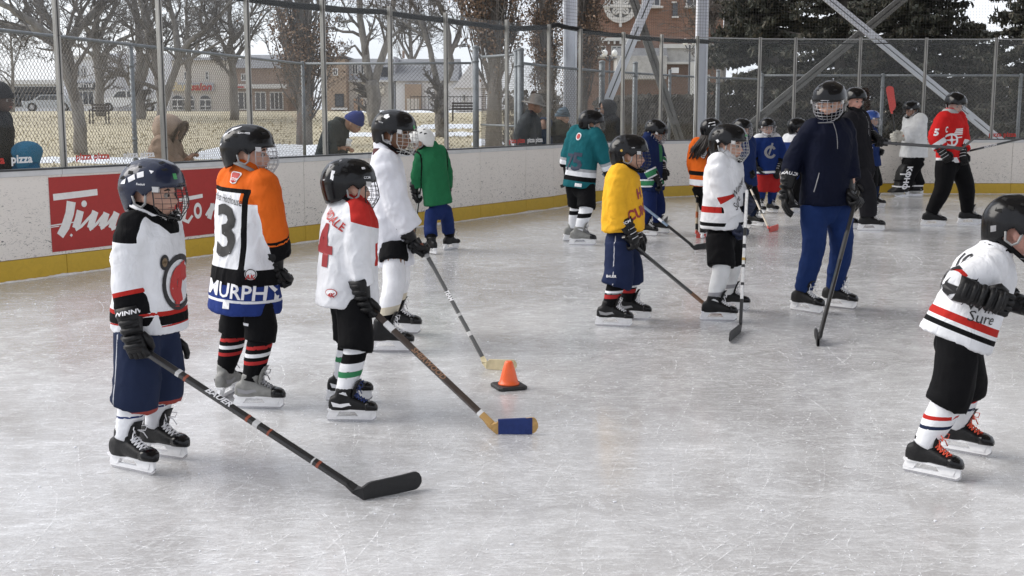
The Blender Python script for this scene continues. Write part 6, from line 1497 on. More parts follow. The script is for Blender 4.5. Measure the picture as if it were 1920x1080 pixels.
    person('orange shouldered white jersey child with black number 3 on the back', s2)
    # 3 ---- red yoke, number 4, blue laced skates
    q = gp(930, 814); hR = atY(694, 578, 6.22 - .1)
    s3 = dict(feet=[(660, 790, -3), (655, 752, 4)], yaw=22, head=(655, 341), hyaw=24, hpitch=4, hs=1.0, sh=(656, 402), hip=(655, 556), hem=(651, 572), sw=.165, cd=.148, hw=.16, hd=.15, k=.92,
        handR=(695, 580, -.12), handL=(690, 560, .2), poleR=(-.8, -.3, -.3), pant=648, pr=.115, prl=.85, sr=.08, cage='black', jc=W, pc=K, sc=W, skin='fair', stickR=dirv(hR, q), sks=.92,
        layers=[((.45, .03, .025), inter(yoke(.83, 0, -.25), lambda A: A['f'] + .045)), ((.45, .03, .025), lambda A: np.minimum(np.minimum(A['f'] - .11, .01 + .02 - abs(A['u'] - .52) * A['H'] * .5), -A['arm']))],
        socks=[(K, (.02, .30)), (K, (.52, .545)), (GRN, (.545, .72)), (K, (.72, .745))], lace=mat('blue_lace', (.02, .04, .16), .8), panel=PRINTW,
        patches=[([(-150, 10), (-150, 28), (-142, 28), (-142, 8)], PRINTW, 1), ([(-170, 6), (-168, 40), (-150, 62), (-146, 60), (-160, 40), (-163, 6)], PRINTGY, 1)], htexts=[('CCM', -62, 17, 5.5, PRINTW, None), ('-----', -66, 40, 3.0, PRINTGY, PRINTW)])
    s3['prints'] = [dict(px=(607, 458), s=TX('4', 0, .03, .12), h=.21, c=mat('maroon_print', (.28, .02, .025), .6), out=(-1, .15), name='jersey_number'), dict(px=(624, 410), s=TX('VIDALE', 0, .02, .4), h=.045, c=PRINTR, out=(-.95, -.1, .25), name='jersey_name', sx=.7, rot=-25),
        dict(px=(621, 549), s=polyshape(ringpoly(0, 1, 0, 360, 20, 1, .6)), h=.034, c=PRINTR, out=(-.5, -.85), name='oval_patch'), dict(px=(621, 549), s=polyshape(ringpoly(0, .85, 0, 360, 20, 1, .58)), h=.034, c=PRINTW, out=(-.5, -.85), name='oval_patch', off=.0045),
        dict(px=(621, 553), s=TX('4K', .2, .03), h=.022, c=PRINTR, out=(-.5, -.85), name='patch_letters', off=.0055)]
    a3 = person('white jersey child with red shoulder yoke and green striped socks holding the blue taped stick', s3)
    H = a3['hand']['R']; d = dirv(H, q)
    stick('wooden bladed stick with blue tape beside the orange cone', H - d * .09, q, gp(1008, 812), shaft=(.05, .035, .028), blade=(.45, .27, .09), tape=(.05, .86, (.012, .03, .14)), k=1.05, hb=.075,
        bands=[(.0, .10, (.02, .04, .14)), (.2, .26, (.7, .7, .7)), (.88, .90, (.7, .7, .7)), (.90, .97, (.45, .27, .09))], text=[('SHERWOOD', .52, .028, mat('tan_print', (.3, .17, .1), .6), .2, .02)])
    # 4 ---- tall child in plain white
    q = gp(912, 692); hR = atY(791, 468, 8.03 - .08)
    s4 = dict(feet=[(730, 660, -4), (748, 626, -6)], yaw=2, head=(740, 243), hyaw=-14, hpitch=8, hs=1.06, sh=(724, 305), hip=(738, 455), hem=(738, 497), sw=.165, cd=.13, hw=.17, hd=.14, k=1.12,
        handR=(793, 466, -.1), handL=(757, 430, .2), poleR=(-.6, -.35, -.6), pant=486, pr=.1, prl=.88, sr=.084, cuffk=1.0, cage='white', jc=(.72, .73, .78), pc=K, sc=W, skin='brown', stickR=dirv(hR, q), hair='d',
        socks=[((.55, .5, .4), (.80, .95)), (K, (.95, 1.2))], lace=PRINTW, sks=1.15, sockr=1.0, sockt=.12, neckm=mat('maroon_collar', (.06, .012, .012), .9), gtext='TECH', vx=.012,
        patches=[([(-122, 46), (-108, 52), (-96, 44), (-104, 36), (-118, 38)], PRINTW, 1), ([(-16, 24), (-5, 24), (-5, 15), (-16, 15)], PRINTG, 1)], htexts=[('EASTON', -120, 22, 2.6, PRINTW, None)], fold=.011)
    s4['prints'] = [dict(px=(712, 482), s=polyshape([[(-1, -1), (1, -1), (1, 1), (-1, 1)]], .5), h=.026, c=PRINTGY, out=(-.2, -1), name='hem_label'), dict(px=(722, 625), s=TX('95'), h=.03, c=PRINTW, on='p', name='mark')]
    s4['prints'] = s4['prints'][:1]
    a4 = person('plain white jersey tall child in black helmet with white cage beside the blue beanie man', s4)
    H = a4['hand']['R']; d = dirv(H, q)
    stick('black and white stick with cream taped blade behind the cone', H - d * .1, q, gp(970, 695), shaft=(.03, .03, .03), blade=(.55, .48, .3), tape=(.08, .8, (.58, .5, .32)), k=.92, hb=.07,
        bands=[(.05, .09, (.3, .08, .04)), (.14, .17, (.3, .3, .3)), (.62, .64, (.35, .35, .35)), (.76, .79, (.45, .45, .45))], text=[('TEAM', .48, .026, PRINTW, .2, .03)])
    # 5 ---- green
    q = gp(772, 476); hL = atY(786, 372, 13.9)
    s5 = dict(feet=[(846, 468, 55), (806, 476, 125)], yaw=118, head=(790, 262), hyaw=165, hpitch=18, hs=1.04, sh=(809, 288), hip=(822, 392), hem=(822, 384), sw=.155, cd=.13, hw=.155, hd=.13, k=1.0, belly=.0,
        handL=(785, 372, .02), handR=(838, 372, .3), poleL=(-.3, .9, 0), poleR=(-.2, -.9, .1), pant=440, pr=.085, sr=.072, fine=False, cage='black', hm=mat('white_helmet', (.6, .6, .58), .35, var=.1), jc=(.018, .13, .055), pc=NAVY, sc=K, stickL=dirv(hL, q),
        players=[(K, lambda A: A['z'] - .58), ((.012, .025, .10), lambda A: .58 - A['z'])], layers=[(K, lambda A: .006 - np.abs(A['arm']))], sks=1.0)
    a5 = person('green jersey child in white helmet turned toward the boards', s5)
    H = a5['hand']['L']; d = dirv(H, q); stick('black taped stick held by the green jersey child', H - d * .12, q, gp(752, 474), k=1, bands=[(.1, .18, W)])
    # 6 ---- teal
    hR = atY(1150, 345, 14.2); q = gp(1302, 469)
    s6 = dict(feet=[(1092, 460, -10), (1080, 452, 10)], yaw=52, head=(1109, 228), hyaw=5, hpitch=10, hs=1.1, sh=(1098, 252), hip=(1088, 345), hem=(1086, 352), sw=.18, cd=.15, hw=.19, hd=.16, k=1.05, handR=(1152, 344, -.05), handL=(1062, 335, .15), poleL=(-.5, .6, -.2), poleR=(-.3, -.6, -.5),
        pant=389, pr=.12, prl=.9, sr=.095, fine=False, cage=None, visor=True, jc=TEAL, pc=K, sc=W, skin='tan', stickR=dirv(hR, q), socks=[(K, (.25, .52))], boot=mat('grey_skate_leather', (.2, .2, .19)), lace=PRINTGY, sks=1.15, sockr=1.15,
        layers=[((.35, .36, .38), both(band(.28, .33), sleeve(.62, .69))), (W, both(band(.20, .28), sleeve(.69, .80))), (K, both(band(.12, .20), sleeve(.80, .92)))])
    s6['prints'] = [dict(px=(1082, 303), s=TX('5', 0, .03, .15), h=.2, c=mat('dark_teal_print', (.02, .03, .06), .6), out=(-1, 0), name='jersey_number', sx=1.1), dict(px=(1068, 303), s=TX('7', 0, .02, .15), h=.19, c=mat('dark_teal_print', (.02, .03, .06), .6), out=(-1, .1), name='jersey_number', sx=.8),
        dict(px=(1085, 256), s=polyshape(ringpoly(0, 1, 0, 360, 14, .8, 1)), h=.045, c=PRINTW, out=(-.8, 0, .4), name='stop_patch'), dict(px=(1085, 256), s=polyshape(ringpoly(0, .7, 0, 360, 14, .8, 1)), h=.045, c=PRINTR, out=(-.8, 0, .4), name='stop_patch', off=.0045),
        dict(px=(1084, 347), s=polyshape([[(-2, -1), (2, -1), (2, 1), (-2, 1)]]), h=.02, c=PRINTW, name='hem_label', out=(-1, 0))]
    a6 = person('teal jersey child with grey black and white stripes standing beside the boards', s6)
    H = a6['hand']['R']; d = dirv(H, q); stick('pale blue shafted stick with black blade reaching behind the yellow jersey child', H - d * .2, q, gp(1330, 466), shaft=(.18, .25, .34), blade=K, k=1.1, bands=[(.62, .66, W), (.72, .97, K)])
    # 7 ---- yellow
    hR = atY(1184, 456, 9.08 - .15); q = gp(1334, 588)
    s7 = dict(feet=[(1151, 612, -12), (1186, 599, -10)], yaw=-12, head=(1180, 284), hyaw=-6, hpitch=4, hs=1.02, sh=(1166, 330), hip=(1163, 452), hem=(1168, 432), sw=.175, cd=.135, hw=.18, hd=.16, k=1.0, belly=.015, handR=(1184, 457, -.16), handL=(1196, 452, .15), poleR=(-1, -.3, -.2), poleL=(-.8, .4, -.3),
        pant=532, pr=.122, prl=.85, sr=.088, cage='black', jc=YEL, pc=(.014, .022, .06), sc=K, skin='fair', stickR=dirv(hR, q), socks=[(W, (.3, .48)), (GREY, (.48, .58)), ((.35, .03, .03), (.62, .95))], lace=PRINTW, gtext='CCM', panel=PRINTGY, gt=PRINTW,
        players=[((.45, .46, .5), lambda A: np.minimum(.004 - np.abs(A['f'] + .02), -A['l'] - .02))], patches=[([(-122, 10), (-116, 14), (-112, 8), (-118, 4)], PRINTY, 1)], htexts=[('CCM', -78, 20, 3, PRINTW, None)])
    s7['prints'] = [dict(px=(1198, 398), s=TX('CUN', 0, .04, .3), h=.07, c=mat('maroon_print', (.28, .02, .025), .6), out=(.7, -.7), name='lettering', rot=15), dict(px=(1198, 362), s=TX('H', 0, .04, .3), h=.07, c=mat('maroon_print', (.28, .02, .025), .6), out=(.7, -.7), name='lettering', rot=10),
        dict(px=(1146, 518), s=TX('BAUER', .1, .02), h=.018, c=PRINTW, on='p', name='maker_name')]
    a7 = person('yellow jersey child in navy hockey pants with black helmet', s7)
    H = a7['hand']['R']; d = dirv(H, q); stick('black stick fading to brown held by the yellow jersey child', H - d * .1, q, gp(1372, 592), k=1.0, blade=(.2, .1, .05), bands=[(.75, .97, (.2, .09, .04))])
    # 8 ---- blue and green
    hR = atY(1237, 350, 15.5 - .1); q = gp(1242, 422)
    s8 = dict(feet=[(1214, 442, -30), (1236, 437, -25)], yaw=-30, head=(1230, 244), hyaw=-35, hpitch=28, hs=1.06, sh=(1218, 268), hip=(1221, 352), hem=(1220, 358), sw=.19, cd=.15, hw=.18, hd=.16, k=1.05, handR=(1234, 352, -.2), handL=(1243, 322, .0), poleR=(-.7, -.6, 0), poleL=(-.3, .9, 0),
        pant=400, pr=.11, sr=.088, fine=False, cage='chrome', jc=(.010, .02, .075), pc=(.010, .02, .085), sc=(.010, .02, .085), skin='tan', stickR=dirv(hR, q), gt=PRINTW,
        layers=[(W, both(band(.09, .12), band(.21, .24), sleeve(.66, .70), sleeve(.84, .88))), (GRN, both(band(.12, .21), sleeve(.70, .84), inter(yoke(.55), lambda A: .88 - A['u'], lambda A: .05 - np.abs(A['l'] - .02))))])
    a8 = person('blue jersey child with green bands looking down at a stick behind the yellow jersey child', s8)
    H = a8['hand']['R']; d = dirv(H, q); stick('short black stick held upright by the blue and green jersey child', H - d * .1, q, gp(1250, 412), k=.9)
    # 9 ---- long dark hair
    hR = atY(1311, 345, 15.0 - .2); q = gp(1306, 447)
    s9 = dict(feet=[(1322, 446, 60), (1336, 440, 50)], yaw=65, head=(1334, 240), hyaw=35, hpitch=0, hs=1.02, sh=(1326, 272), hip=(1322, 350), hem=(1319, 350), sw=.18, cd=.14, hw=.18, hd=.15, k=1.0, handR=(1340, 340, .2), handL=(1308, 345, .1), poleL=(-.3, .9, 0),
        pant=392, pr=.11, sr=.088, fine=False, cage='black', jc=ORG, pc=K, sc=K, layers=[(K, band(.24, .33)), (W, both(band(.02, .15), sleeve(.8, .9)))], stickL=dirv(hR, q),
        patches=[([(-150, 10), (-150, 18), (-110, 30), (-110, 22)], PRINTW, 1), ([(-150, 26), (-150, 32), (-110, 44), (-110, 38)], PRINTW, 1)])
    s9['prints'] = [dict(px=(1318, 284), s=polyshape(ringpoly(0, 1, 0, 360, 18, .6, 1)), h=.085, c=PRINTW, out=(-1, 0), name='name_patch', rot=12), dict(px=(1318, 288), s=TX('FRU', 0, .03), h=.035, c=PRINTK, out=(-1, 0), name='patch_letters', rot=-70, off=.005)]
    a9 = person('orange jersey child with long dark hair hanging below the helmet', s9)
    b = MB(); Rr = random.Random(5); M = a9['HM']; hs = a9['hs']
    for i in range(90):
        a = rad(Rr.uniform(115, 245)); p0 = M @ (Vector((.1 * math.cos(a), .085 * math.sin(a), -.04)) * hs)
        o = Vector((math.cos(a), math.sin(a), 0)); o = M.to_3x3() @ o; Ln = Rr.uniform(.2, .34)
        j = Vector((Rr.uniform(-.02, .02), Rr.uniform(-.02, .02), 0)) + Vector((-.05, -.02, 0))
        b.tube([p0, p0 + o * .035 - Vector((0, 0, Ln * .3)), p0 + o * .05 + j - Vector((0, 0, Ln * .7)), p0 + o * .045 + j * 2 - Vector((0, 0, Ln))], [.010, .014, .012, .003], 5)
    b.obj('hair', HAIRD, a9['root'], smooth=True)
    H = a9['hand']['L']; d = dirv(H, q); stick('cream and black stick with red taped blade beside the orange jersey child', H - d * .1, q, gp(1322, 446), shaft=(.5, .42, .3), blade=(.6, .09, .07), k=1.05, hb=.075, bands=[(.1, .2, K), (.35, .45, K), (.6, .7, (.4, .1, .03)), (.8, .9, K)])
    # 10 ---- white with red and black stripes
    hR = atY(1390, 432, 9.2 - .1); top = atY(1400, 372, 9.0); q = gp(1388, 622)
    s10 = dict(feet=[(1347, 602, -8), (1372, 582, -4)], yaw=-32, head=(1366, 264), hyaw=-28, hpitch=6, hs=1.04, sh=(1358, 308), hip=(1356, 440), hem=(1354, 428), sw=.175, cd=.14, hw=.175, hd=.155, k=1.02, handR=(1391, 436, -.13), handL=(1402, 388, -.02), poleR=(-.9, -.4, -.2), poleL=(-.5, .7, -.2),
        pant=495, pr=.118, prl=.88, sr=.088, cage='white', jc=W, pc=K, sc=(.68, .69, .7), skin='fair', stickR=dirv(top, q), stickL=dirv(top, q), gm=NAVYCLOTH, gt=PRINTW, lace=PRINTW, socks=[((.3, .3, .32), (.93, 1.1))],
        layers=[(RED, both(band(.235, .32), sleeve(.5, .6))), (K, both(band(.05, .10), inter(band(.235, .32), lambda A: A['f'] - .06)))], patches=[([(-120, 6), (-112, 10), (-106, 4), (-112, -2)], PRINTW, 1), ([(-14, 30), (16, 30), (16, 24), (-14, 24)], PRINTG, 1)])
    s10['prints'] = [dict(px=(1384, 352), s=TX('Winter', .3, .0, .4), h=.055, c=PRINTK, out=(.8, -.6), name='lettering', rot=45, sx=.8), dict(px=(1382, 380), s=TX('Sure', .3, .0, .4), h=.055, c=PRINTK, out=(.8, -.6), name='lettering', rot=45, sx=.8)]
    a10 = person('white jersey child with red and black bands gripping an upright white stick', s10)
    d = dirv(top, q); stick('white shafted stick with dark blade held upright by the blue gloved child', top - d * .06, q, gp(1372, 645), shaft=(.6, .6, .6), k=1.05, bands=[(.28, .34, K), (.4, .43, K), (.5, .52, (.4, .25, .05)), (.55, .57, K), (.68, .7, K), (.8, .97, K)])
    # 11 ---- half hidden behind
    hL = atY(1412, 345, 16.4); q = gp(1443, 436)
    s11 = dict(feet=[(1392, 428, -50), (1416, 424, -50)], yaw=-60, head=(1391, 240), hyaw=-50, hpitch=5, hs=1.04, sh=(1393, 268), hip=(1396, 345), hem=(1396, 350), sw=.17, cd=.14, k=1., handR=(1405, 350, -.15), handL=(1408, 330, -.1), pant=390, pr=.11, sr=.085, fine=False, jc=(.014, .03, .11), pc=K, sc=NAVY, cage='chrome', stickL=dirv(hL, q), stickR=dirv(hL, q), gt=PRINTW)
    a11 = person('dark blue jersey child half hidden behind the white jersey child with red bands', s11)
    H = a11['hand']['R']; d = dirv(H, q); stick('cream stick with red taped blade on the ice before the red shorts child', H - d * .1, q, gp(1457, 432), shaft=(.5, .42, .32), blade=(.62, .1, .08), k=1., hb=.08, bands=[(.3, .4, K), (.6, .68, K)])
    # 12 ---- blue jersey, red shorts
    s12 = dict(feet=[(1426, 400, -75), (1448, 399, -65)], yaw=-72, head=(1438, 237), hyaw=-78, hpitch=4, hs=1.08, sh=(1438, 262), hip=(1438, 328), hem=(1438, 326), sw=.19, cd=.15, hw=.19, hd=.16, k=1.08, handR=(1422, 318, -.12), handL=(1457, 320, -.12), poleR=(-.1, -1, 0), poleL=(-.1, 1, 0), pant=358, pr=.125, sr=.09, fine=False,
        jc=(.01, .028, .13), pc=(.34, .02, .02), sc=(.012, .03, .13), skin='fair', cage='chrome', gt=PRINTW, layers=[(W, both(band(.03, .09), yoke(.965))), (K, sleeve(.8, .9))])
    s12['prints'] = [dict(px=(1445, 285), s=polyshape(ringpoly(.6, 1, 30, 330, 20) + [[(-.2, -.5), (.5, 1.3), (.2, 1.4), (-.4, -.3)]], .5), h=.1, c=PRINTGY, out=(1, -.1), name='crest')]
    person('royal blue jersey child in red shorts facing the camera', s12)
    # 13 ---- blue and white behind the tall one
    s13 = dict(feet=[(1486, 398, 20), (1502, 394, 20)], yaw=30, head=(1495, 237), hyaw=10, hs=1.08, sh=(1489, 262), hip=(1490, 330), hem=(1488, 336), sw=.19, cd=.15, hw=.18, k=1.08, handR=(1512, 320, -.1), handL=(1475, 325, .2), pant=372, pr=.115, sr=.09, fine=False, jc=(.012, .032, .15), pc=K, sc=(.5, .5, .5), cage='black', layers=[(W, both(yoke(.86), band(.3, .36))), (K, band(.1, .2))], gt=PRINTW)
    person('blue jersey child with white shoulders standing behind the tall navy jacket skater', s13)
    # 14 ---- tall navy jacket
    hL = atY(1602, 384, 9.5); q = gp(1534, 650)
    s14 = dict(feet=[(1512, 586, -50), (1572, 578, -40)], yaw=-72, head=(1556, 186), hyaw=-118, hpitch=14, hs=1.12, sh=(1553, 240), hip=(1549, 385), hem=(1549, 384), sw=.195, cd=.15, hw=.21, hd=.165, k=1.26, legk=.62, handR=(1473, 372, -.05), handL=(1604, 376, -.12), poleR=(-.8, -.35, -.2), poleL=(-.8, .35, -.2), garment='jacket',
        pants='long', pr=.1, prl=.98, taper=.36, legr=.9, sr=.068, cuffk=.85, cage='chrome', jc=(.004, .006, .018), pc=(.011, .028, .105), armk=.88, sc=K, skin='fair', stickL=dirv(hL, q), gs=1.0, gtext='BAUER', sks=1.1, jbump=.4, fold=.009, neckm=BLACKCLOTH, jrough=.75, pfold=.012)
    ln = lambda pts, w: polyshape(strokepoly(pts, w), .5)
    s14['prints'] = [dict(px=(1556, 255), s=ln([(-.6, 1), (.5, 1.02), (.48, 1.0), (.62, -1)], .06), h=.1, c=PRINTGY, name='chest_zip', out=(1, .1)), dict(px=(1531, 342), s=ln([(.22, 1), (-.22, -1)], .08), h=.075, c=PRINTGY, name='pocket_zip', out=(1, -.2)), ]
    a14 = person('navy jacket teenager in blue trousers looking down to the left', s14)
    H = a14['hand']['L']; d = dirv(H, q); stick('long black stick held blade down by the navy jacket teenager', H - d * .12, q, gp(1522, 634), k=1.2, hb=.06, bands=[(.3, .5, (.05, .05, .05))])
    # 15 ---- coach
    s15 = dict(feet=[(1633, 433, -12), (1584, 429, -20)], yaw=-40, head=(1603, 184), hyaw=-66, hpitch=8, hs=1.14, sh=(1604, 222), hip=(1612, 318), hem=(1613, 325), sw=.215, cd=.16, hw=.2, hd=.17, k=1.3, legk=.62, handR=(1604, 355, -.2), handL=(1648, 268, .0), poleL=(-.2, .8, -.8), garment='jacket',
        pants='long', pr=.125, taper=.3, sr=.09, fine=False, cage=None, jc=(.012, .012, .015), pc=(.013, .013, .016), sc=K, skin='pink', sks=1.25, gs=.95, gtext='BAUER', stickL=Vector((1, 0, -.1)), players=[((.3, .3, .31), lambda A: np.minimum(np.minimum(.008 - np.abs(A['f'] - .02), np.abs(A['l']) - .1), .8 - A['z']))],
        layers=[((.35, .35, .36), inter(lambda A: .006 - np.abs(A['l'] - .05 - (A['u'] - .8) * .2), lambda A: A['f'], yoke(.6)))])
    a15 = person('adult coach in black jacket and black helmet behind the tall skater', s15)
    H = a15['hand']['L']; he = atY(1800, 283, 15.4)
    stick('black stick held level across the rink in front of the white jersey goalie', H - dirv(H, he) * .25, he, atY(1838, 255, 15.3), k=1.25, hb=.062, lie=(.45, -.1, .9))
    # 16 ---- small one behind
    s16 = dict(feet=[(1630, 390, -10), (1644, 388, -10)], yaw=-20, head=(1633, 222), hyaw=-30, hs=1.05, sh=(1632, 246), hip=(1634, 308), hem=(1634, 312), sw=.17, cd=.14, k=1.05, handR=(1652, 285, -.1), handL=(1660, 268, .1), pant=348, pr=.11, sr=.085, fine=False, jc=(.014, .03, .11), pc=K, sc=NAVY, cage='chrome', hm=BLUEP, skin='fair', gt=PRINTW, stickR=Vector((0, .2, -1)), stickL=Vector((0, .2, 1)))
    s16['prints'] = [dict(px=(1632, 266), s=TX('VAGIO', 0, .03), h=.075, c=PRINTW, out=(.3, -1), name='lettering', rot=88)]
    person('small child in blue helmet and dark jersey between the coach and the goalie', s16)
    # 17 ---- goalie
    s17 = dict(feet=[(1716, 366, 190), (1690, 368, 200)], yaw=188, head=(1709, 203), hyaw=195, hpitch=15, hs=1.1, sh=(1716, 226), hip=(1713, 298), hem=(1713, 295), sw=.24, cd=.2, hw=.26, hd=.24, k=1.2, handR=(1682, 262, .2), handL=(1678, 258, -.25), pants='long', pr=.15, taper=.2, sr=.12, cuffk=1.0, fine=False, cage='black', jc=(.68, .69, .7), pc=K, sc=K, sks=1.15, gm=mat('goalie_glove_white', (.6, .58, .52), .7, var=.2, bump=.4, bdist=.01), gs=1.5, stickL=Vector((.05, .1, 1)), stickR=Vector((0, 0, 1)), patches=[([(120, 20), (150, 20), (150, 30), (120, 34)], PRINTW, 1)], flipL=False)
    a17 = person('goalie in plain white jersey and black leg pads by the far boards', s17)
    for sd, px in (('L', 1690), ('R', 1716)):
        b = MB(); kn, an = a17['knee'][sd], a17['ank'][sd]; F = a17['F']; Lv = a17['L']; rs = []
        for t, w, dd in [(-.55, .10, .07), (-.4, .14, .1), (0, .15, .13), (.5, .14, .11), (1.0, .13, .1), (1.25, .15, .12), (1.35, .12, .14)]:
            c = kn.lerp(an, t) + F * (.07 + (.06 if t > 1.2 else 0)); rs.append(sup(c, F, Lv, dd, w, 16, 4))
        b.rings(rs); pad = b.obj('leg_pad', BLACKLEATHER, a17['root'], smooth=True)
        sg = 1 if sd == 'L' else -1
        for t in (.1, .55, .95):
            c = kn.lerp(an, t) + F * .06; b = MB(); b.rings([sup(c + Vector((0, 0, .012)), F, Lv, .135, .157, 16, 4), sup(c - Vector((0, 0, .012)), F, Lv, .135, .157, 16, 4)]); b.obj('pad_strap', PRINTW if t != .55 else BLACKCLOTH, pad)
        if sd == 'L':
            shp = textshape('KOHO', 0, .04); c = kn.lerp(an, .35) + F * .06 + Lv * .158; b = MB(); up_ = (an - kn).normalized()
            b.add([c + up_ * v.x * .1 + F * (v.y - .5) * .1 * -1 + Lv * .004 for v in shp[0]], shp[1]); b.obj('pad_lettering', PRINTW, pad)
        c = kn.lerp(an, 1.32) + F * .1; b = MB(); b.ell(c, .13, .11, .07, Matrix((F, Lv, F.cross(Lv))).transposed(), 14, 8); b.obj('pad_toe', mat('goalie_white_leather', (.6, .6, .58), .5, var=.1), pad, smooth=True)
    top = a17['hand']['L']
    g = top + Vector((0, 0, 0)); he = atY(1668, 205, 22.2)
    stick('stick with red blade pointing up in the goalie hand', g - dirv(g, he) * .15, he, atY(1671, 162, 22.2) + Vector((-.1, 0, .0)), shaft=K, blade=(.62, .09, .08), k=1.2, hb=.11, lie=(1, 0, .1))
    # 18 ---- captain
    hR = atY(1776, 296, 16.8); hL_ = atY(1806, 300, 16.9); q = atY(1930, 262, 16.2)
    s18 = dict(feet=[(1750, 424, -14), (1818, 421, -8)], yaw=-55, head=(1792, 192), hyaw=-72, hpitch=18, hs=1.1, sh=(1783, 222), hip=(1784, 302), hem=(1783, 305), sw=.205, cd=.155, hw=.205, hd=.17, k=1.22, legk=.56, handR=(1778, 297, -.22), handL=(1808, 302, -.15), poleR=(-.4, -.8, -.2), poleL=(-.3, .9, -.2),
        pants='long', pr=.125, taper=.45, sr=.095, fine=False, cage=None, visor=True, jc=RRED, pc=K, sc=K, skin='fair', sks=1.2, stickR=dirv(hR, q), stickL=dirv(hR, q), gt=PRINTW, gs=1., lace=PRINTGY,
        layers=[(W, both(band(-.5, .12), sleeve(.66, .8)))], vx=.012)
    wing = ringpoly(.55, .8, 0, 360, 20, 1, 1, -.35, -.2) + ringpoly(0, .2, 0, 360, 10, 1, 1, -.35, -.2) + [[(-.42, -.25 - .5), (-.28, -.75), (-.28, .35), (-.42, .35)], [(-.95, -.27), (.25, -.27), (.25, -.13), (-.95, -.13)]] + [[(-.2 + .12 * i, .35 + .2 * i), (1.3 + .03 * i, .35 + .2 * i), (1.3 + .03 * i, .49 + .2 * i), (-.15 + .12 * i, .49 + .2 * i)] for i in range(4)] + [[(.35, -.05), (1.2, -.0), (1.2, .12), (.4, .1)]]
    s18['prints'] = [dict(px=(1790, 259), s=polyshape(wing, .5), h=.115, c=PRINTW, out=(1, -.05), name='crest'), dict(px=(1775, 243), s=TX('C', 0, .03), h=.075, c=PRINTW, out=(.9, -.4), name='captain_letter', sx=.7), dict(px=(1756, 248), s=TX('5', 0, .05), h=.085, c=PRINTW, out=(.2, -1), name='sleeve_number')]
    a18 = person('red jersey captain with white winged wheel crest striding by the far boards', s18)
    b = MB(); rs = []
    for z, r in ((-.02, .11), (.03, .115), (.06, .09), (.075, .075)): rs.append(sup(a18['sh'] + a18['U'] * z - a18['F'] * .015, a18['F'], a18['L'], r, r * 1.1, 18, 2))
    b.rings(rs, cap=False); b.obj('hood', mat('grey_hoodie', (.4, .4, .4), .9, bump=.4), a18['root'], smooth=True)
    stick('black stick in the captain gloves running out of the picture at right', hL_ - Vector((.25, 0, -.05)), q, q + Vector((.3, 0, .03)), k=1.25, shaft=K, text=[('EASTON', .55, .03, PRINTW, .2, .02)], lie=(0, 0, 1), bands=[(.15, .3, (.55, .55, .55))])
    # 19 ---- right foreground
    s19 = dict(feet=[(1747, 894, -42), (1806, 850, -40)], yaw=-18, Y=5.15, head=(1908, 420), hyaw=-22, hpitch=16, hs=1.0, sh=(1856, 492), hip=(1796, 625), hem=(1789, 640), sw=.16, cd=.14, lift=.035, hw=.17, hd=.16, k=1.0, handR=(1878, 568, -.24), handL=(1945, 590, .05), armk=.84, poleR=(-.9, -.45, -.5), poleL=(-.2, 1, -.3), pant=752, pr=.102, sks=.93, prl=.88, sr=.076, legk=.52,
        cage='chrome', jc=W, pc=K, sc=W, skin='pink', stickR=Vector((.5, -.2, -.8)), palmR=(.3, 0, .9), fold=.008, layers=[(RED, both(bandm(.085, .118), sleeve(.5, .57))), (K, both(bandm(.045, .068), sleeve(.8, .88)))], socks=[(RED, (.30, .43)), (NAVY, (.64, .76))], lace=mat('orange_lace', (.75, .1, .05), .7), sockr=1.02, legr=1.0,
        patches=[([(-140, -8), (-130, -4), (-128, -14), (-138, -18)], PRINTGY, 1)], htexts=[('CCM', -72, 14, 3.2, PRINTW, None), ('-----', -58, 42, 3.2, PRINTGY, PRINTW)], players=[((.4, .4, .42), lambda A: np.minimum(.004 - np.abs(A['f'] + .09), -A['l']))])
    s19['prints'] = [dict(px=(1806, 486), s=TX('10', 0, .015, .25), h=.065, c=PRINTK, name='sleeve_number', rot=8), dict(px=(1778, 516), s=TX('0', 0, .03, .3), h=.14, c=PRINTK, out=(-1, -.1), name='jersey_number'),
        dict(px=(1856, 578), s=TX('Winter', .25, .0, .4), h=.045, c=PRINTK, out=(.75, -.65), name='lettering', rot=12, sx=.8), dict(px=(1840, 596), s=TX('Sure', .25, .0, .4), h=.045, c=PRINTK, out=(.75, -.65), name='lettering', rot=12, sx=.8)]
    person('white jersey child numbered 10 with red laces leaning forward at the right edge', s19)

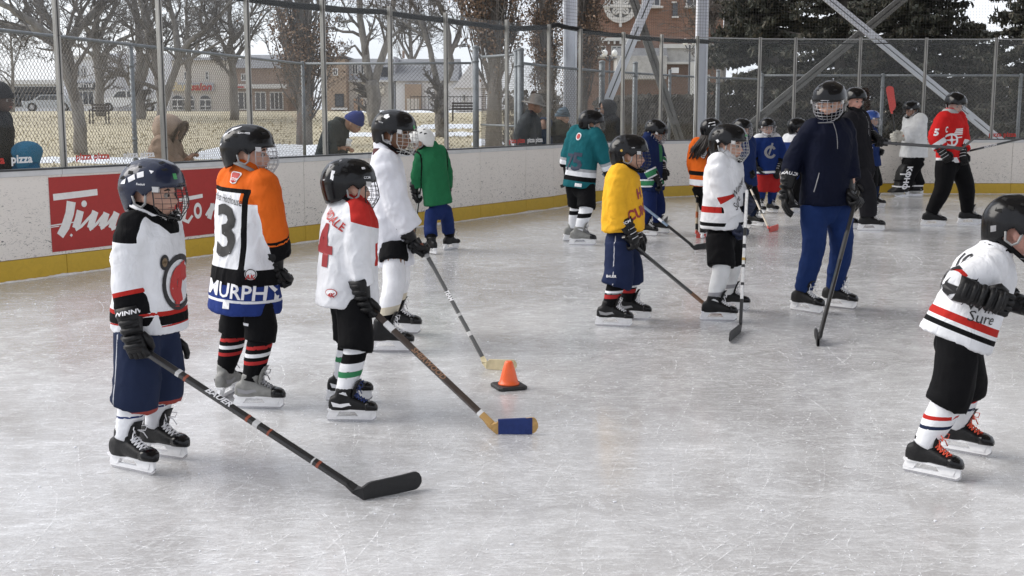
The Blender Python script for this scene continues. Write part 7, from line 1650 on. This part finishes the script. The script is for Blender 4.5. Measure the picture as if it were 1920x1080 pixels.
# ================================================================ SPECTATORS
def hoodmesh(root, M, s, m, fur=None, open_a=52, beard=0.):
    T = lambda p: M @ (Vector(p) * s); b = MB(); rs = []
    for j in range(12):
        a = rad(open_a + (180 - open_a) * j / 11); r = []
        for k in range(20):
            t = 2 * math.pi * k / 20; R_ = .125 + .012 * math.sin(3 * t)
            r.append(T((R_ * 1.08 * math.cos(a) - .01, R_ * math.sin(a) * math.cos(t), R_ * 1.12 * math.sin(a) * math.sin(t) - .005)))
        rs.append(r)
    b.rings(rs, cap=False); h = b.obj('hood', m, root, smooth=True)
    if fur is not None:
        b = MB(); Rr = random.Random(3); a = rad(open_a); b.tube([T((.125 * math.cos(a), .118 * math.sin(a) * math.cos(t), .128 * math.sin(a) * math.sin(t))) for t in [2 * math.pi * i / 24 for i in range(25)]], .022 * s, 8)
        for i in range(2600):
            t = Rr.uniform(0, 2 * math.pi); c = T((.135 * math.cos(a) + .0, .125 * math.sin(a) * math.cos(t), .135 * math.sin(a) * math.sin(t)))
            d = M.to_3x3() @ Vector((Rr.uniform(-.3, 1), math.cos(t) * 1.0 + Rr.uniform(-.7, .7), math.sin(t) + Rr.uniform(-.7, .7))); d.normalize(); L_ = Rr.uniform(.02, .05) * s
            sd = d.cross(Vector((Rr.random(), Rr.random(), Rr.random()))).normalized() * .006
            b.add([c - sd, c + sd, c + d * L_ * .6 + sd * .8, c + d * L_ + Vector((0, 0, -.01))], [(0, 1, 2, 3)])
        b.obj('fur_trim', fur, h)
    return h
def beanie(root, M, s, m, pom=None, cuff=None):
    T = lambda p: M @ (Vector(p) * s); b = MB(); rs = []
    for j in range(10):
        t = j / 9; z = .0 + .135 * math.sin(t * math.pi / 2); r_ = math.cos(t * math.pi / 2 * .98)
        rs.append([T((.108 * r_ * math.cos(a) - .006, .093 * r_ * math.sin(a), z + .012 * math.cos(a))) for a in [2 * math.pi * k / 24 for k in range(24)]])
    b.rings(rs); o = b.obj('beanie', m, root, smooth=True)
    b = MB(); b.rings([[T(((.112 + dx) * math.cos(a) - .006, (.097 + dx) * math.sin(a), z + .012 * math.cos(a))) for a in [2 * math.pi * k / 24 for k in range(24)]] for z, dx in ((-.01, 0), (.0, .004), (.025, .004), (.035, 0))], cap=False); b.obj('beanie_cuff', cuff or m, o, smooth=True)
    if pom: b = MB(); b.ell(T((-.006, 0, .15)), .03 * s); b.obj('pompom', pom, o, smooth=True)
def build_spectators():
    knit = lambda n, c: mat(n, c, .95, bump=.8, bscale=140, bdist=.006, var=.2, vscale=60)
    C = dict(gloves=False, neck=False, pants='long', pr=.12, taper=.3, garment='jacket', fine=False, headgear=None, cage=None, sc=K, group=None)
    def sp(label, **kw): d = dict(C); d.update(kw); return person(label, d)
    a = sp('dark jacket man in black cap cut off by the left edge behind the glass', Y=12.3, yaw=5, head=(2, 182), hyaw=-12, hs=1.18, sh=(-14, 226), hip=(-16, 330), hem=(-16, 345), sw=.24, cd=.2, k=1.3, jc=(.012, .013, .015), pc=K, skin='dark', sr=.11, handR=(-5, 330, -.2), handL=(10, 330, .2))
    beanie(a['root'], a['HM'], 1.18, mat('black_knit', (.012, .012, .014), .9))
    a = sp('small child in blue hooded coat beside the dark jacket man', Y=12.2, yaw=60, head=(53, 287), hyaw=60, hs=1.1, sh=(52, 318), hip=(52, 370), hem=(52, 380), sw=.15, cd=.13, k=.8, jc=(.01, .10, .2), pc=K, sr=.075, skin='fair', face=False)
    hoodmesh(a['root'], a['HM'], 1.12, knit('teal_hood', (.012, .14, .26)), None, 50)
    tan = (.28, .2, .15)
    a = sp('tan parka person with fur trimmed hood looking down at a phone', Y=13.5, yaw=-2, head=(318, 238), hyaw=-4, hpitch=32, hs=1.2, sh=(312, 272), hip=(312, 360), hem=(312, 372), sw=.21, cd=.19, k=1.15, jc=tan, pc=K, skin='tan', sr=.105, handR=(360, 291, -.1), handL=(362, 290, .08), poleR=(-.3, -.3, -1), poleL=(-.3, .3, -1), bare='RL', fold=.014)
    hoodmesh(a['root'], a['HM'], 1.25, mat('tan_hood_cloth', (.33, .24, .18), .9, var=.2, bump=.5, bdist=.01), mat('fur', (.2, .14, .1), .95, var=.5, vscale=60), 48)
    ph = a['hand']['R'].lerp(a['hand']['L'], .5) + Vector((.05, 0, .03)); b = MB(); b.box((0, 0, 0), (.15, .075, .009), Matrix.Rotation(rad(-35), 3, 'Y')); o = b.obj('phone', mat('phone_black', (.012, .012, .013), .2, coat=.5), smooth=False); o.location = ph; tag(o, 'dark phone held by the person in the fur hooded parka', 'phone')
    a = sp('dark jacket man in blue knitted beanie bending over the boards', Y=16.3, yaw=-6, head=(664, 226), hyaw=-8, hpitch=34, hs=1.18, sh=(632, 243), hip=(604, 330), hem=(603, 345), sw=.21, cd=.19, k=1.25, jc=(.03, .035, .036), pc=K, skin='tan', sr=.105, handR=(650, 276, -.2), handL=(655, 278, .12), poleR=(-1, -.2, -.3), poleL=(-.3, .5, -.8), bare='RL')
    beanie(a['root'], a['HM'], 1.2, knit('blue_knit', (.01, .025, .16)))
    cp = a['hand']['R'] + Vector((.03, -.02, .06)); b = MB(); b.tube([Vector((0, 0, -.06)), Vector((0, 0, .035))], [.028, .038], 18); c = b.obj('paper_cup', mat('cup_white', (.7, .7, .68), .6), smooth=True); c.location = cp; c.rotation_euler = (.3, .35, 0)
    b = MB(); b.tube([Vector((0, 0, .0355)), Vector((0, 0, .046))], [.0405, .038], 18); b.obj('cup_lid', mat('lid_white', (.75, .75, .75), .4), None, smooth=True).parent = c; tag(c, 'white paper cup held by the man in the blue beanie', 'cup')
    a = sp('person in wide brimmed grey hat standing behind the glass', Y=19.9, yaw=-10, head=(1003, 194), hyaw=-5, hpitch=12, hs=1.2, sh=(993, 224), hip=(992, 290), hem=(992, 300), sw=.22, cd=.2, k=1.25, jc=(.04, .045, .05), pc=K, skin='tan', sr=.1)
    T = lambda p: a['HM'] @ (Vector(p) * 1.2); b = MB(); b.rings([[T((r * math.cos(t), r * .95 * math.sin(t), z)) for t in [2 * math.pi * k / 24 for k in range(24)]] for r, z in ((.19, .005), (.2, .0), (.19, .012), (.105, .03), (.1, .08), (.085, .125), (.04, .145))]); b.obj('brimmed_hat', knit('felt_hat', (.22, .2, .18)), a['root'], smooth=True)
    a = sp('person in patterned grey beanie and dark coat leaning on the boards', Y=20.9, yaw=-35, head=(1055, 216), hyaw=-25, hpitch=8, hs=1.15, sh=(1050, 240), hip=(1050, 300), hem=(1050, 310), sw=.21, cd=.19, k=1.2, jc=(.05, .05, .045), pc=K, skin='fair', sr=.1, layers=[((.35, .33, .3), lambda A: np.minimum(.012 - np.abs(A['l'] - .06 - (A['u'] - .7) * .3), A['f']))])
    beanie(a['root'], a['HM'], 1.15, mat('grey_pattern_knit', (.12, .17, .22), .95, var=.9, vscale=22, stretch=(.3, .3, 2)))
    a = sp('small child in dark blue coat beside the brimmed hat person', Y=20.7, yaw=-40, head=(1021, 232), hyaw=-120, hs=1.0, sh=(1020, 252), hip=(1020, 290), hem=(1020, 300), sw=.16, cd=.14, k=.8, jc=(.03, .05, .09), pc=K, sr=.08, face=False)
    hoodmesh(a['root'], a['HM'], 1.05, mat('child_hood', (.025, .04, .08), .9), None, 50)
    a = sp('person in black hooded coat aiming a camera through the glass', Y=22.6, yaw=190, head=(1138, 200), hyaw=192, hpitch=10, hs=1.25, sh=(1146, 230), hip=(1146, 310), hem=(1146, 320), sw=.23, cd=.2, k=1.3, jc=(.014, .014, .016), pc=K, skin='tan', sr=.11, handR=(1118, 208, .1), handL=(1118, 212, -.1), poleR=(0, 0, -1), poleL=(0, 0, -1), bare='RL')
    hoodmesh(a['root'], a['HM'], 1.25, mat('black_hood_cloth', (.014, .014, .016), .85), None, 46)
    cpos = a['hand']['R'].lerp(a['hand']['L'], .5); t = thing('camera', cpos, 'black camera raised by the person in the black hooded coat', 'camera')
    b = MB(); b.box(cpos, (.06, .13, .09)); b.box(cpos + Vector((0, 0, .055)), (.05, .05, .03)); b.obj('camera_body', BLACK, t); b = MB(); b.tube([cpos + Vector((-.03, 0, 0)), cpos + Vector((-.13, 0, 0))], [.035, .04], 14); b.obj('lens', BLACK, t, smooth=True)
# ================================================================ BUILD
import time as _t
MATS['visor_glass'] = glass_mat('visor_glass', (.85, .88, .9), dirt=.12)
_T0 = _t.time()
for fn in (build_ground, build_scratches, build_boards, build_fences, steel, build_roof, netting, build_town, build_trees, build_cone, build_people, build_spectators):
    fn(); print(fn.__name__, round(_t.time() - _T0, 1), flush=True)
